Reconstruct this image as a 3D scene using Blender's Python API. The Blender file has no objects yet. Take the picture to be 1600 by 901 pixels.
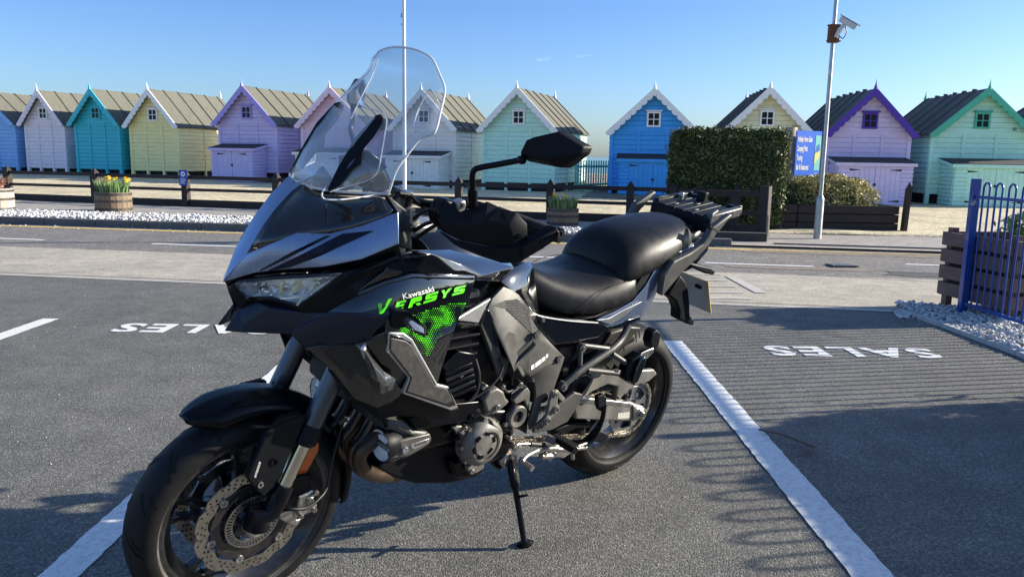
import bpy, bmesh, math, random
import numpy as np
from mathutils import Vector, Matrix, noise
random.seed(7); rng = np.random.default_rng(7)
R = math.radians
scene = bpy.context.scene
COL = scene.collection

# ------------------------------------------------------------------ camera
F, CAMH, PITCH, ROLL = 1250.0, 1.249, 9.3925, 1.0
IMW, IMH = 1600.0, 901.0
cam_d = bpy.data.cameras.new('camera'); cam = bpy.data.objects.new('camera', cam_d); COL.objects.link(cam)
cam_d.sensor_width = 36.0; cam_d.lens = 36.0 * F / IMW; cam_d.clip_end = 20000; cam_d.clip_start = 0.05
_cp, _sp, _cr, _sr = math.cos(R(PITCH)), math.sin(R(PITCH)), math.cos(R(ROLL)), math.sin(R(ROLL))
_r0, _u0 = Vector((1, 0, 0)), Vector((0, _sp, _cp))
CF = Vector((0, _cp, -_sp)); CR = _cr * _r0 + _sr * _u0; CU = -_sr * _r0 + _cr * _u0
CO = Vector((0, 0, CAMH))
cam.matrix_world = Matrix(((CR.x, CU.x, -CF.x, CO.x), (CR.y, CU.y, -CF.y, CO.y), (CR.z, CU.z, -CF.z, CO.z), (0, 0, 0, 1)))
scene.camera = cam
scene.render.resolution_x, scene.render.resolution_y = 1024, 576

# ------------------------------------------------------------------ sky, sun, exposure
SUN_AZ, SUN_EL = 11.0, 19.6            # azimuth counted from +X towards +Y
world = bpy.data.worlds.new('World'); scene.world = world; world.use_nodes = True
wn = world.node_tree.nodes; wl = world.node_tree.links
bg = wn['Background']; sky = wn.new('ShaderNodeTexSky')
sky.sky_type = 'NISHITA'; sky.sun_disc = False
sky.sun_elevation = R(SUN_EL); sky.sun_rotation = R(90 - SUN_AZ)
sky.altitude = 0; sky.air_density = 1.0; sky.dust_density = 1.0; sky.ozone_density = 3.5
skm = wn.new('ShaderNodeMix'); skm.data_type = 'RGBA'; skm.blend_type = 'MULTIPLY'; skm.inputs[0].default_value = 1.0; skm.inputs[7].default_value = (1.0, 1.0, 1.10, 1)
# the air near the horizon is a clearer blue than the model's
stc = wn.new('ShaderNodeTexCoord'); ssp = wn.new('ShaderNodeSeparateXYZ'); wl.new(stc.outputs['Generated'], ssp.inputs[0])
srp = wn.new('ShaderNodeValToRGB'); srp.color_ramp.elements[0].color = (0.60, 0.72, .90, 1); srp.color_ramp.elements[1].position = .9; srp.color_ramp.elements[1].color = (0.84, .84, 0.88, 1); _m = srp.color_ramp.elements.new(.17); _m.color = (0.46, .58, .82, 1)
wl.new(ssp.outputs['Z'], srp.inputs[0]); wl.new(srp.outputs[0], skm.inputs[7])
wl.new(sky.outputs[0], skm.inputs[6])
# thin wisps of cirrus low in the sky, all round
wtc = wn.new('ShaderNodeTexCoord'); wmp = wn.new('ShaderNodeMapping'); wmp.inputs['Scale'].default_value = (5, 5, 26); wmp.inputs['Location'].default_value = (1.3, .4, .2); wl.new(wtc.outputs['Generated'], wmp.inputs[0])
wno = wn.new('ShaderNodeTexNoise'); wno.inputs['Scale'].default_value = 1.6; wno.inputs['Detail'].default_value = 9; wno.inputs['Roughness'].default_value = .62; wno.inputs['Distortion'].default_value = .5; wl.new(wmp.outputs[0], wno.inputs['Vector'])
wmr = wn.new('ShaderNodeMapRange'); wmr.inputs['From Min'].default_value = .67; wmr.inputs['From Max'].default_value = .82; wmr.inputs['To Max'].default_value = .30; wl.new(wno.outputs[0], wmr.inputs[0])
wmx = wn.new('ShaderNodeMix'); wmx.data_type = 'RGBA'; wmx.inputs[7].default_value = (7.5, 7.8, 8.2, 1); wl.new(wmr.outputs[0], wmx.inputs[0]); wl.new(skm.outputs[2], wmx.inputs[6]); wl.new(wmx.outputs[2], bg.inputs[0]); bg.inputs[1].default_value = 0.118
sun_d = bpy.data.lights.new('sun', 'SUN'); sun_d.energy = 4.8; sun_d.angle = R(0.53); sun_d.color = (1.0, 0.91, 0.75)
sun = bpy.data.objects.new('sun', sun_d); COL.objects.link(sun)
_sd = Vector((math.cos(R(SUN_EL)) * math.cos(R(SUN_AZ)), math.cos(R(SUN_EL)) * math.sin(R(SUN_AZ)), math.sin(R(SUN_EL))))
sun.rotation_euler = _sd.to_track_quat('Z', 'Y').to_euler(); sun.location = (12, 3, 9)
scene.view_settings.view_transform = 'Standard'; scene.view_settings.look = 'None'
scene.view_settings.exposure = 1.18; scene.view_settings.gamma = 1.0
scene.cycles.max_bounces = 8; scene.cycles.transparent_max_bounces = 24; scene.cycles.transmission_bounces = 8

# ------------------------------------------------------------------ helpers
def ray(px, py):
    return CF + float((px - 800) / F) * CR + float((450.5 - py) / F) * CU
def gnd(px, py, z=0.0):
    d = ray(px, py); return CO + d * ((z - CAMH) / d.z)
def at_depth(px, py, y):
    d = ray(px, py); return CO + d * (y / d.y)

def tag(o, label=None, cat=None, group=None, kind=None):
    if label: o['label'] = label
    if cat: o['category'] = cat
    if group: o['group'] = group
    if kind: o['kind'] = kind
    return o
def link(o, parent=None):
    COL.objects.link(o)
    if parent is not None: o.parent = parent
    return o
def empty(name, loc=(0, 0, 0), rz=0.0, mat=None):
    o = bpy.data.objects.new(name, None); COL.objects.link(o); o.empty_display_size = 0.1
    if mat is not None: o.matrix_world = mat
    else: o.location = loc; o.rotation_euler = (0, 0, rz)
    return o
def smooth(me, angle=None):
    me.polygons.foreach_set('use_smooth', [True] * len(me.polygons))
    if angle is not None: me.set_sharp_from_angle(angle=R(angle))
def mk(name, verts, faces, mats, parent=None, ang=None, midx=None, bevel=0, seg=2, solid=0, sub=0, off=0, uv=None):
    me = bpy.data.meshes.new(name)
    me.from_pydata([tuple(v) for v in verts], [], faces)
    if not isinstance(mats, (list, tuple)): mats = [mats]
    for m in mats: me.materials.append(m)
    if midx is not None: me.polygons.foreach_set('material_index', midx)
    me.update()
    if ang is not None: smooth(me, ang)
    o = link(bpy.data.objects.new(name, me), parent)
    if sub:
        m = o.modifiers.new('s', 'SUBSURF'); m.levels = m.render_levels = sub
    if solid:
        m = o.modifiers.new('t', 'SOLIDIFY'); m.thickness = solid; m.offset = off; m.use_even_offset = True; m.thickness_clamp = 1.0
    if bevel:
        m = o.modifiers.new('b', 'BEVEL'); m.width = bevel; m.segments = seg; m.limit_method = 'ANGLE'; m.angle_limit = R(28); m.harden_normals = False
    return o
class MB:
    """collects primitives and links them as one mesh object"""
    def __init__(s): s.v = []; s.f = []; s.m = []
    def add(s, v, f, mi=0):
        n = len(s.v); s.v += [tuple(p) for p in v]; s.f += [tuple(n + i for i in q) for q in f]; s.m += [mi] * len(f); return s
    def box(s, x0, x1, y0, y1, z0, z1, mi=0, M=None):
        v = [Vector((x, y, z)) for z in (z0, z1) for y in (y0, y1) for x in (x0, x1)]
        if M is not None: v = [M @ p for p in v]
        return s.add(v, [(0, 2, 3, 1), (4, 5, 7, 6), (0, 1, 5, 4), (2, 6, 7, 3), (0, 4, 6, 2), (1, 3, 7, 5)], mi)
    def tube(s, pts, r, n=8, mi=0, cap=True, closed=False):
        v, f = tube_geo(pts, r, n, cap, closed); return s.add(v, f, mi)
    def prism(s, poly, h0, h1, M=None, mi=0):
        """poly: 2D points, extruded along local z from h0 to h1, then M"""
        n = len(poly); v = [Vector((p[0], p[1], h0)) for p in poly] + [Vector((p[0], p[1], h1)) for p in poly]
        if M is not None: v = [M @ p for p in v]
        f = [tuple(range(n))[::-1], tuple(range(n, 2 * n))] + [(i, (i + 1) % n, n + (i + 1) % n, n + i) for i in range(n)]
        return s.add(v, f, mi)
    def lathe(s, prof, n=32, M=None, mi=0, closed=False, a0=0.0, a1=None):
        """prof: (radius, height) pairs around local z"""
        full = a1 is None; a1_ = 2 * math.pi if full else a1; k = len(prof); cols = n if full else n + 1
        v = []
        for i in range(cols):
            a = a0 + (a1_ - a0) * i / n
            for (r, h) in prof: v.append(Vector((r * math.cos(a), r * math.sin(a), h)))
        if M is not None: v = [M @ p for p in v]
        f = []
        for i in range(n):
            a, b = i * k, ((i + 1) % cols) * k
            for j in range(k - 1 + (1 if closed else 0)):
                j2 = (j + 1) % k; f.append((a + j, b + j, b + j2, a + j2))
        return s.add(v, f, mi)
    def build(s, name, mats, parent=None, ang=None, **k):
        return mk(name, s.v, s.f, mats, parent, ang, s.m, **k)
def frame_z(d):
    d = Vector(d).normalized(); q = d.to_track_quat('Z', 'Y'); return q.to_matrix()
def mat_at(p, d, up=None):
    """matrix whose z axis looks along d, placed at p"""
    return Matrix.Translation(Vector(p)) @ frame_z(d).to_4x4()
def tube_geo(pts, r, n=8, cap=True, closed=False):
    pts = [Vector(p) for p in pts]; k = len(pts); rs = r if isinstance(r, (list, tuple)) else [r] * k
    v = []; f = []; prev = None
    for i, p in enumerate(pts):
        a = pts[(i - 1) % k] if (i or closed) else p; b = pts[(i + 1) % k] if (i < k - 1 or closed) else p
        d = (b - a).normalized()
        if prev is None:
            t = Vector((0, 0, 1)) if abs(d.z) < 0.9 else Vector((1, 0, 0))
            u = d.cross(t).normalized()
        else:
            u = (prev - d * prev.dot(d)).normalized()
        prev = u; w = d.cross(u)
        for j in range(n):
            an = 2 * math.pi * j / n; v.append(p + (u * math.cos(an) + w * math.sin(an)) * rs[i])
    for i in range(k if closed else k - 1):
        for j in range(n):
            a, b = i * n, ((i + 1) % k) * n; f.append((a + j, a + (j + 1) % n, b + (j + 1) % n, b + j))
    if cap and not closed: f += [tuple(range(n))[::-1], tuple((k - 1) * n + j for j in range(n))]
    return v, f
def spline(pts, n=6):
    """Catmull-Rom through the points"""
    P = [Vector(p) for p in pts]; P = [P[0] * 2 - P[1]] + P + [P[-1] * 2 - P[-2]]; out = []
    for i in range(1, len(P) - 2):
        for j in range(n):
            t = j / n; a, b, c, d = P[i - 1], P[i], P[i + 1], P[i + 2]
            out.append(0.5 * ((2 * b) + (c - a) * t + (2 * a - 5 * b + 4 * c - d) * t * t + (3 * b - a - 3 * c + d) * t ** 3))
    out.append(P[-2]); return out
def copy_tree(o, parent=None):
    c = o.copy(); COL.objects.link(c)
    if parent is not None: c.parent = parent
    for ch in list(o.children): copy_tree(ch, c)
    return c

# ------------------------------------------------------------------ materials
def srgb(r, g, b):
    f = lambda c: (c / 255) / 12.92 if c / 255 <= 0.04045 else ((c / 255 + 0.055) / 1.055) ** 2.4
    return (f(r), f(g), f(b), 1)
MATS = {}
def pmat(name, col, rough=0.5, metal=0.0, var=0.0, vscale=8.0, bump=0.0, bscale=200.0, spec=0.5, coat=0.0, rvar=0.0, grain=None, trans=0.0, ior=1.45, emis=None, dirt=None, alpha=1.0):
    """principled material with noise in colour, roughness and relief"""
    m = bpy.data.materials.new(name); m.use_nodes = True; nt = m.node_tree; N, L = nt.nodes, nt.links
    b = N['Principled BSDF']; b.inputs['Roughness'].default_value = rough; b.inputs['Metallic'].default_value = metal
    b.inputs['Specular IOR Level'].default_value = spec; b.inputs['IOR'].default_value = ior
    if coat: b.inputs['Coat Weight'].default_value = coat; b.inputs['Coat Roughness'].default_value = 0.03
    if trans: b.inputs['Transmission Weight'].default_value = trans
    if alpha < 1: b.inputs['Alpha'].default_value = alpha
    if emis: b.inputs['Emission Color'].default_value = emis[0]; b.inputs['Emission Strength'].default_value = emis[1]
    c = tuple(col) if len(col) == 4 else tuple(col) + (1,)
    tc = N.new('ShaderNodeTexCoord'); src = tc.outputs['Object']
    if grain:
        mp = N.new('ShaderNodeMapping'); mp.inputs['Scale'].default_value = grain; L.new(src, mp.inputs[0]); src = mp.outputs[0]
    out = None
    if var:
        n = N.new('ShaderNodeTexNoise'); n.inputs['Scale'].default_value = vscale; n.inputs['Detail'].default_value = 6; n.inputs['Roughness'].default_value = 0.65; L.new(src, n.inputs['Vector'])
        mr = N.new('ShaderNodeMapRange'); mr.inputs['From Min'].default_value = 0.3; mr.inputs['From Max'].default_value = 0.7
        mr.inputs['To Min'].default_value = 1 - var; mr.inputs['To Max'].default_value = 1 + var; L.new(n.outputs[0], mr.inputs[0])
        mx = N.new('ShaderNodeMix'); mx.data_type = 'RGBA'; mx.blend_type = 'MULTIPLY'; mx.inputs[0].default_value = 1; mx.inputs[6].default_value = c
        L.new(mr.outputs[0], mx.inputs[7]); out = mx.outputs[2]
    if dirt:      # (colour, amount, scale)
        n = N.new('ShaderNodeTexNoise'); n.inputs['Scale'].default_value = dirt[2]; n.inputs['Detail'].default_value = 9; n.inputs['Roughness'].default_value = 0.7; L.new(src, n.inputs['Vector'])
        mr = N.new('ShaderNodeMapRange'); mr.inputs['From Min'].default_value = 0.48; mr.inputs['From Max'].default_value = 0.72; mr.inputs['To Max'].default_value = dirt[1]; L.new(n.outputs[0], mr.inputs[0])
        mx = N.new('ShaderNodeMix'); mx.data_type = 'RGBA'; mx.inputs[7].default_value = dirt[0]
        L.new(mr.outputs[0], mx.inputs[0])
        if out is not None: L.new(out, mx.inputs[6])
        else: mx.inputs[6].default_value = c
        out = mx.outputs[2]
    if out is not None: L.new(out, b.inputs['Base Color'])
    else: b.inputs['Base Color'].default_value = c
    if rvar:
        n = N.new('ShaderNodeTexNoise'); n.inputs['Scale'].default_value = vscale * 1.7; n.inputs['Detail'].default_value = 5; L.new(src, n.inputs['Vector'])
        mr = N.new('ShaderNodeMapRange'); mr.inputs['From Min'].default_value = 0.35; mr.inputs['From Max'].default_value = 0.7
        mr.inputs['To Min'].default_value = max(0.02, rough - rvar); mr.inputs['To Max'].default_value = min(1, rough + rvar); L.new(n.outputs[0], mr.inputs[0]); L.new(mr.outputs[0], b.inputs['Roughness'])
    if bump:
        n = N.new('ShaderNodeTexNoise'); n.inputs['Scale'].default_value = bscale; n.inputs['Detail'].default_value = 3; L.new(src, n.inputs['Vector'])
        bp = N.new('ShaderNodeBump'); bp.inputs['Strength'].default_value = bump; bp.inputs['Distance'].default_value = 0.3 / bscale; L.new(n.outputs[0], bp.inputs['Height']); L.new(bp.outputs[0], b.inputs['Normal'])
    MATS[name] = m; return m

def text_mesh(s, size, mat, parent, M, name, extrude=0.0004, shear=0.0, bold=0.0, spacing=1.0, align='LEFT', xs=1.0):
    c = bpy.data.curves.new(name, 'FONT'); c.body = s; c.size = size; c.extrude = extrude; c.shear = shear; c.offset = bold; c.space_character = spacing; c.align_x = align
    c.resolution_u = 3
    tmp = bpy.data.objects.new('tmp', c); COL.objects.link(tmp)
    dg = bpy.context.evaluated_depsgraph_get(); me = bpy.data.meshes.new_from_object(tmp.evaluated_get(dg)); me.name = name
    bpy.data.objects.remove(tmp); bpy.data.curves.remove(c)
    me.transform(M @ Matrix.Diagonal((xs, 1, 1, 1))); me.materials.clear(); me.materials.append(mat)
    return link(bpy.data.objects.new(name, me), parent)

# ================================================================== GROUND
def asphalt_mat(name, base, light, scale, bump, patch=0.25, sheen=0.75, grooves=False):
    m = bpy.data.materials.new(name); m.use_nodes = True; N, L = m.node_tree.nodes, m.node_tree.links
    b = N['Principled BSDF']; b.inputs['Roughness'].default_value = sheen; b.inputs['Specular IOR Level'].default_value = 0.35
    tc = N.new('ShaderNodeTexCoord'); src = tc.outputs['Object']
    vo = N.new('ShaderNodeTexVoronoi'); vo.inputs['Scale'].default_value = scale; L.new(src, vo.inputs['Vector'])
    vo2 = N.new('ShaderNodeTexVoronoi'); vo2.inputs['Scale'].default_value = scale * 2.3; L.new(src, vo2.inputs['Vector'])
    no = N.new('ShaderNodeTexNoise'); no.inputs['Scale'].default_value = 0.9; no.inputs['Detail'].default_value = 8; no.inputs['Roughness'].default_value = 0.7; L.new(src, no.inputs['Vector'])
    sep = N.new('ShaderNodeSeparateColor'); L.new(vo.outputs['Color'], sep.inputs[0])
    cr = N.new('ShaderNodeValToRGB'); e = cr.color_ramp.elements; e[0].color = tuple(c * 0.72 for c in base[:3]) + (1,); e[1].position = 0.95; e[1].color = light
    k = cr.color_ramp.elements.new(0.55); k.color = base
    L.new(sep.outputs[0], cr.inputs[0])
    mr = N.new('ShaderNodeMapRange'); mr.inputs['From Min'].default_value = 0.3; mr.inputs['From Max'].default_value = 0.7; mr.inputs['To Min'].default_value = 1 - patch; mr.inputs['To Max'].default_value = 1 + patch; L.new(no.outputs[0], mr.inputs[0])
    mx = N.new('ShaderNodeMix'); mx.data_type = 'RGBA'; mx.blend_type = 'MULTIPLY'; mx.inputs[0].default_value = 1; L.new(cr.outputs[0], mx.inputs[6]); L.new(mr.outputs[0], mx.inputs[7])
    n3 = N.new('ShaderNodeTexNoise'); n3.inputs['Scale'].default_value = 5.0; n3.inputs['Detail'].default_value = 7; L.new(src, n3.inputs['Vector'])
    m3 = N.new('ShaderNodeMapRange'); m3.inputs['From Min'].default_value = 0.35; m3.inputs['From Max'].default_value = 0.65; m3.inputs['To Min'].default_value = 0.88; m3.inputs['To Max'].default_value = 1.1; L.new(n3.outputs[0], m3.inputs[0])
    mx3 = N.new('ShaderNodeMix'); mx3.data_type = 'RGBA'; mx3.blend_type = 'MULTIPLY'; mx3.inputs[0].default_value = 1; L.new(mx.outputs[2], mx3.inputs[6]); L.new(m3.outputs[0], mx3.inputs[7])
    n4 = N.new('ShaderNodeTexNoise'); n4.inputs['Scale'].default_value = 0.55; n4.inputs['Detail'].default_value = 10; n4.inputs['Roughness'].default_value = 0.78; n4.inputs['Distortion'].default_value = 0.6; L.new(src, n4.inputs['Vector'])
    m4 = N.new('ShaderNodeMapRange'); m4.inputs['From Min'].default_value = 0.56; m4.inputs['From Max'].default_value = 0.70; m4.inputs['To Min'].default_value = 1.0; m4.inputs['To Max'].default_value = 0.66; L.new(n4.outputs[0], m4.inputs[0])
    m5 = N.new('ShaderNodeMapRange'); m5.inputs['From Min'].default_value = 0.42; m5.inputs['From Max'].default_value = 0.30; m5.inputs['To Min'].default_value = 1.0; m5.inputs['To Max'].default_value = 1.28; L.new(n4.outputs[0], m5.inputs[0])
    m6 = N.new('ShaderNodeMath'); m6.operation = 'MULTIPLY'; L.new(m4.outputs[0], m6.inputs[0]); L.new(m5.outputs[0], m6.inputs[1])
    mx5 = N.new('ShaderNodeMix'); mx5.data_type = 'RGBA'; mx5.blend_type = 'MULTIPLY'; mx5.inputs[0].default_value = 1; L.new(mx3.outputs[2], mx5.inputs[6]); L.new(m6.outputs[0], mx5.inputs[7]); colout = mx5.outputs[2]
    add = N.new('ShaderNodeMath'); add.operation = 'ADD'; L.new(vo.outputs['Distance'], add.inputs[0])
    h2 = N.new('ShaderNodeMath'); h2.operation = 'MULTIPLY'; h2.inputs[1].default_value = 0.5; L.new(vo2.outputs['Distance'], h2.inputs[0]); L.new(h2.outputs[0], add.inputs[1])
    inv = N.new('ShaderNodeMath'); inv.operation = 'SUBTRACT'; inv.inputs[0].default_value = 1.0; L.new(add.outputs[0], inv.inputs[1])
    hsrc = inv.outputs[0]
    if grooves:
        mp = N.new('ShaderNodeMapping'); mp.inputs['Rotation'].default_value = (0, 0, R(98)); L.new(src, mp.inputs[0])
        wv = N.new('ShaderNodeTexWave'); wv.inputs['Scale'].default_value = 6.0; wv.inputs['Distortion'].default_value = 1.2; wv.inputs['Detail'].default_value = 2; L.new(mp.outputs[0], wv.inputs['Vector'])
        a2 = N.new('ShaderNodeMath'); a2.operation = 'MULTIPLY_ADD'; L.new(wv.outputs['Fac'], a2.inputs[0]); a2.inputs[1].default_value = 0.9; L.new(hsrc, a2.inputs[2]); hsrc = a2.outputs[0]
        gm = N.new('ShaderNodeMapRange'); gm.inputs['To Min'].default_value = 0.8; gm.inputs['To Max'].default_value = 1.08; L.new(wv.outputs['Fac'], gm.inputs[0])
        mx4 = N.new('ShaderNodeMix'); mx4.data_type = 'RGBA'; mx4.blend_type = 'MULTIPLY'; mx4.inputs[0].default_value = 1; L.new(colout, mx4.inputs[6]); L.new(gm.outputs[0], mx4.inputs[7]); colout = mx4.outputs[2]
    L.new(colout, b.inputs['Base Color'])
    bp = N.new('ShaderNodeBump'); bp.inputs['Strength'].default_value = bump; bp.inputs['Distance'].default_value = 0.004; L.new(hsrc, bp.inputs['Height']); L.new(bp.outputs[0], b.inputs['Normal'])
    return m
M_lot = asphalt_mat('car_park_asphalt', (0.122, 0.118, 0.108, 1), (0.245, 0.236, 0.207, 1), 165, 0.85, 0.16)
M_road = asphalt_mat('road_asphalt', (0.17, 0.155, 0.135, 1), (0.32, 0.295, 0.26, 1), 70, 0.35, 0.14)
M_apron = asphalt_mat('brushed_concrete', (0.43, 0.385, 0.305, 1), (0.54, 0.49, 0.40, 1), 90, 0.3, 0.16, grooves=True)
M_pave = asphalt_mat('pavement_concrete', (0.34, 0.31, 0.27, 1), (0.46, 0.42, 0.37, 1), 60, 0.25, 0.10)
M_paint = pmat('white_road_paint', (0.74, 0.74, 0.72), 0.6, var=0.09, vscale=30, bump=0.6, bscale=130, dirt=((0.25, 0.25, 0.25, 1), 0.55, 45))
M_yellow = pmat('yellow_road_paint', (0.85, 0.58, 0.16), 0.65, var=0.15, vscale=14, dirt=((0.2, 0.19, 0.16, 1), 0.6, 9))
M_kerb = pmat('kerb_concrete', (0.13, 0.125, 0.12), 0.8, var=0.22, vscale=9, bump=0.4, bscale=80)
M_kerbl = pmat('pale_edging_concrete', (0.42, 0.41, 0.39), 0.8, var=0.15, vscale=20, bump=0.4, bscale=80)
M_sand = asphalt_mat('beach_sand', (0.58, 0.49, 0.31, 1), (0.72, 0.63, 0.43, 1), 22, 0.9, 0.22)
M_wood = pmat('dark_stained_timber', (0.022, 0.014, 0.013), 0.62, var=0.3, vscale=5, bump=0.4, bscale=60, grain=(1, 1, 6))
M_woodh = pmat('dark_stained_rail_timber', (0.022, 0.014, 0.013), 0.62, var=0.3, vscale=5, bump=0.4, bscale=60, grain=(1, 6, 6))
M_brown = pmat('brown_painted_board', (0.135, 0.078, 0.066), 0.6, var=0.25, vscale=6, bump=0.35, bscale=70, grain=(1, 1, 5))
M_bronze = M_brown

def sheet(name, pts, z, mat, step=None):
    v = [Vector((p[0], p[1], z)) for p in pts]
    return tag(mk(name, v, [tuple(range(len(v)))], mat), kind='structure')
def edge(x, y0, s): return y0 + s * x
S8 = -0.1375
EL = lambda x: 7.13 + S8 * x      # car park edge
AF = lambda x: 9.26 + S8 * x      # apron / road
YL = lambda x: 12.03 + S8 * x     # kerb foot
ground = sheet('ground', [(-400, -60), (400, -60), (400, 60), (-400, 60)], -0.012, M_sand)
sheet('car_park', [(-30, -12), (3.30, -12), (3.30, EL(3.30)), (-30, EL(-30))], 0.0, M_lot)
sheet('car_park_verge', [(3.30, -12), (30, -12), (30, EL(30)), (3.30, EL(3.30))], -0.004, asphalt_mat('verge_soil', (0.10, 0.085, 0.07, 1), (0.2, 0.18, 0.15, 1), 60, 0.6))
sheet('concrete_apron', [(-45, EL(-45)), (30, EL(30)), (30, AF(30)), (-45, AF(-45))], 0.0, M_apron)
sheet('road', [(-45, AF(-45)), (30, AF(30)), (30, YL(30) + 0.02), (-45, YL(-45) + 0.02)], 0.001, M_road)
# far pavement at kerb height on the left, dropped on the right
PZ = 0.11
sheet('pavement', [(-45, YL(-45) + 0.1), (2.55, YL(2.55) + 0.1), (2.55, 16.3), (-2, 17.1), (-45, 24.3)], PZ - 0.03, M_pave)
sheet('pavement', [(2.55, YL(2.55)), (30, YL(30)), (30, 13.4), (12, 14.6), (6.98, 14.6), (2.55, 16.3)], 0.03, M_pave)
# concrete joint line beside the car park, a saw-cut strip
M_joint = pmat('tar_joint', (0.09, 0.085, 0.08), 0.7, var=0.2)
sheet('road_joint', [(-45, EL(-45) - 0.02), (30, EL(30) - 0.02), (30, EL(30) + 0.035), (-45, EL(-45) + 0.035)], 0.004, M_kerbl)
sheet('road_joint', [(-45, EL(-45) + 0.14), (30, EL(30) + 0.14), (30, EL(30) + 0.155), (-45, EL(-45) + 0.155)], 0.004, M_joint)
sheet('road_joint', [(3.2, AF(3.2) - 0.02), (7, AF(7) - 0.5), (7, AF(7) - 0.49), (3.2, AF(3.2))], 0.006, M_joint)

# road patches of other asphalt
def blot(cx, cy, rx, ry, z, mat, name='asphalt_patch', seed=1, rot=0):
    rr = random.Random(seed); pts = []
    for i in range(18):
        a = 2 * math.pi * i / 18; k = 0.85 + 0.3 * rr.random()
        sx, sy = abs(math.cos(a)) ** 0.5 * math.copysign(1, math.cos(a)), abs(math.sin(a)) ** 0.5 * math.copysign(1, math.sin(a))
        x, y = rx * k * sx, ry * k * sy; pts.append((cx + x * math.cos(rot) - y * math.sin(rot), cy + x * math.sin(rot) + y * math.cos(rot)))
    return sheet(name, pts, z, mat)
M_patch = asphalt_mat('fresh_road_patch', (0.075, 0.07, 0.065, 1), (0.16, 0.15, 0.14, 1), 80, 0.3)
M_patch2 = asphalt_mat('pale_road_patch', (0.23, 0.19, 0.145, 1), (0.32, 0.28, 0.23, 1), 80, 0.3)
blot(5.0, 8.95, 0.75, 0.22, 0.005, M_patch, seed=3, rot=-0.14)
blot(4.6, 10.9, 1.5, 0.18, 0.005, M_patch2, seed=4, rot=-0.10)
blot(3.4, 9.35, 0.9, 0.14, 0.005, M_patch2, seed=8, rot=-0.12)

# painted markings -------------------------------------------------
MK = 0.004
def rough_strip(name, x0, x1, y0, y1, jag=0.0035, z=MK, mat=None, n=60):
    v = []; f = []
    for i in range(n + 1):
        y = y0 + (y1 - y0) * i / n
        v += [Vector((x0 + random.uniform(-jag, jag), y + (random.uniform(-.012, .0) if i in (0,) else 0), z)), Vector((x1 + random.uniform(-jag, jag), y, z))]
    for i in range(n): f.append((2 * i, 2 * i + 1, 2 * i + 3, 2 * i + 2))
    return tag(mk(name, v, f, mat or M_paint), kind='structure')
rough_strip('parking_line', 1.05, 1.185, -4, 5.43, n=260)
rough_strip('parking_line', -1.385, -1.265, -4, 5.6, n=260)
rough_strip('parking_line', -3.47, -3.35, -4, 5.8, n=200)
rough_strip('parking_line', 3.42 - 9.3, 3.54 - 9.3, -4, 5.9, n=200)
def skew_strip(name, xa, xb, yfun, w, mat, n=30, z=0.005):
    v = []; f = []
    for i in range(n + 1):
        x = xa + (xb - xa) * i / n; j = random.uniform(-.004, .004); v += [Vector((x, yfun(x) + j, z)), Vector((x, yfun(x) + w + j, z))]
    for i in range(n): f.append((2 * i, 2 * i + 2, 2 * i + 3, 2 * i + 1))
    return tag(mk(name, v, f, mat), kind='structure')
skew_strip('yellow_line', -45, 30, lambda x: YL(x) - 0.38, 0.12, M_yellow, 120)
CL = lambda x: 9.98 + S8 * x
for xa, xb in ((-12.6, -10.6), (-8.6, -6.42), (-4.85, -2.75), (-1.0, 0.9), (2.35, 3.62), (5.6, 6.1)):
    skew_strip('road_dash', xa, xb, CL, 0.09, M_paint)
skew_strip('road_dash', 4.9, 6.6, lambda x: CL(x) + 0.55, 0.09, M_paint)
# worn hatched marking on the apron
M_worn = pmat('worn_white_paint', (0.50, 0.47, 0.42), 0.7, var=.15, vscale=12, dirt=((.36, .32, .26, 1), .9, 9))
for k in range(5):
    a = gnd(1060, 429 + 9.5 * k); b = gnd(1128 + 12 * k, 430 + 9.5 * k)
    skew_strip('worn_road_marking', a.x, b.x, lambda x, a=a, b=b: a.y + (b.y - a.y) * (x - a.x) / (b.x - a.x), 0.05 + 0.01 * k, M_worn, 8)
a, b = gnd(1133, 432), gnd(1180, 458)
mk_ = mk('worn_road_marking', [a, a + Vector((.10, 0, 0)), b + Vector((.12, 0, 0)), b], [(0, 3, 2, 1)], M_worn); mk_.location.z = 0.006; tag(mk_, kind='structure')
def sales(x_left, y_near, width, height):
    # the word faces away from the camera: first letter at the right
    M = Matrix.Translation((x_left + width, y_near + height, MK)) @ Matrix.Rotation(math.pi, 4, 'Z')
    o = text_mesh('SALES', height * 1.38, M_paint, None, Matrix.Identity(4), 'painted_word', 0.0003, bold=0.012, spacing=1.18)
    xs = [v.co.x for v in o.data.vertices]; ys = [v.co.y for v in o.data.vertices]
    sx = width / (max(xs) - min(xs)); sy = height / (max(ys) - min(ys)); x0, y0 = min(xs), min(ys)
    for v in o.data.vertices: v.co.x = (v.co.x - x0) * sx; v.co.y = (v.co.y - y0) * sy
    o.data.transform(M); return tag(o, kind='structure')
sales(1.70, 5.055, 1.13, 0.275); sales(-2.80, 5.405, 1.13, 0.285)

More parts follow.
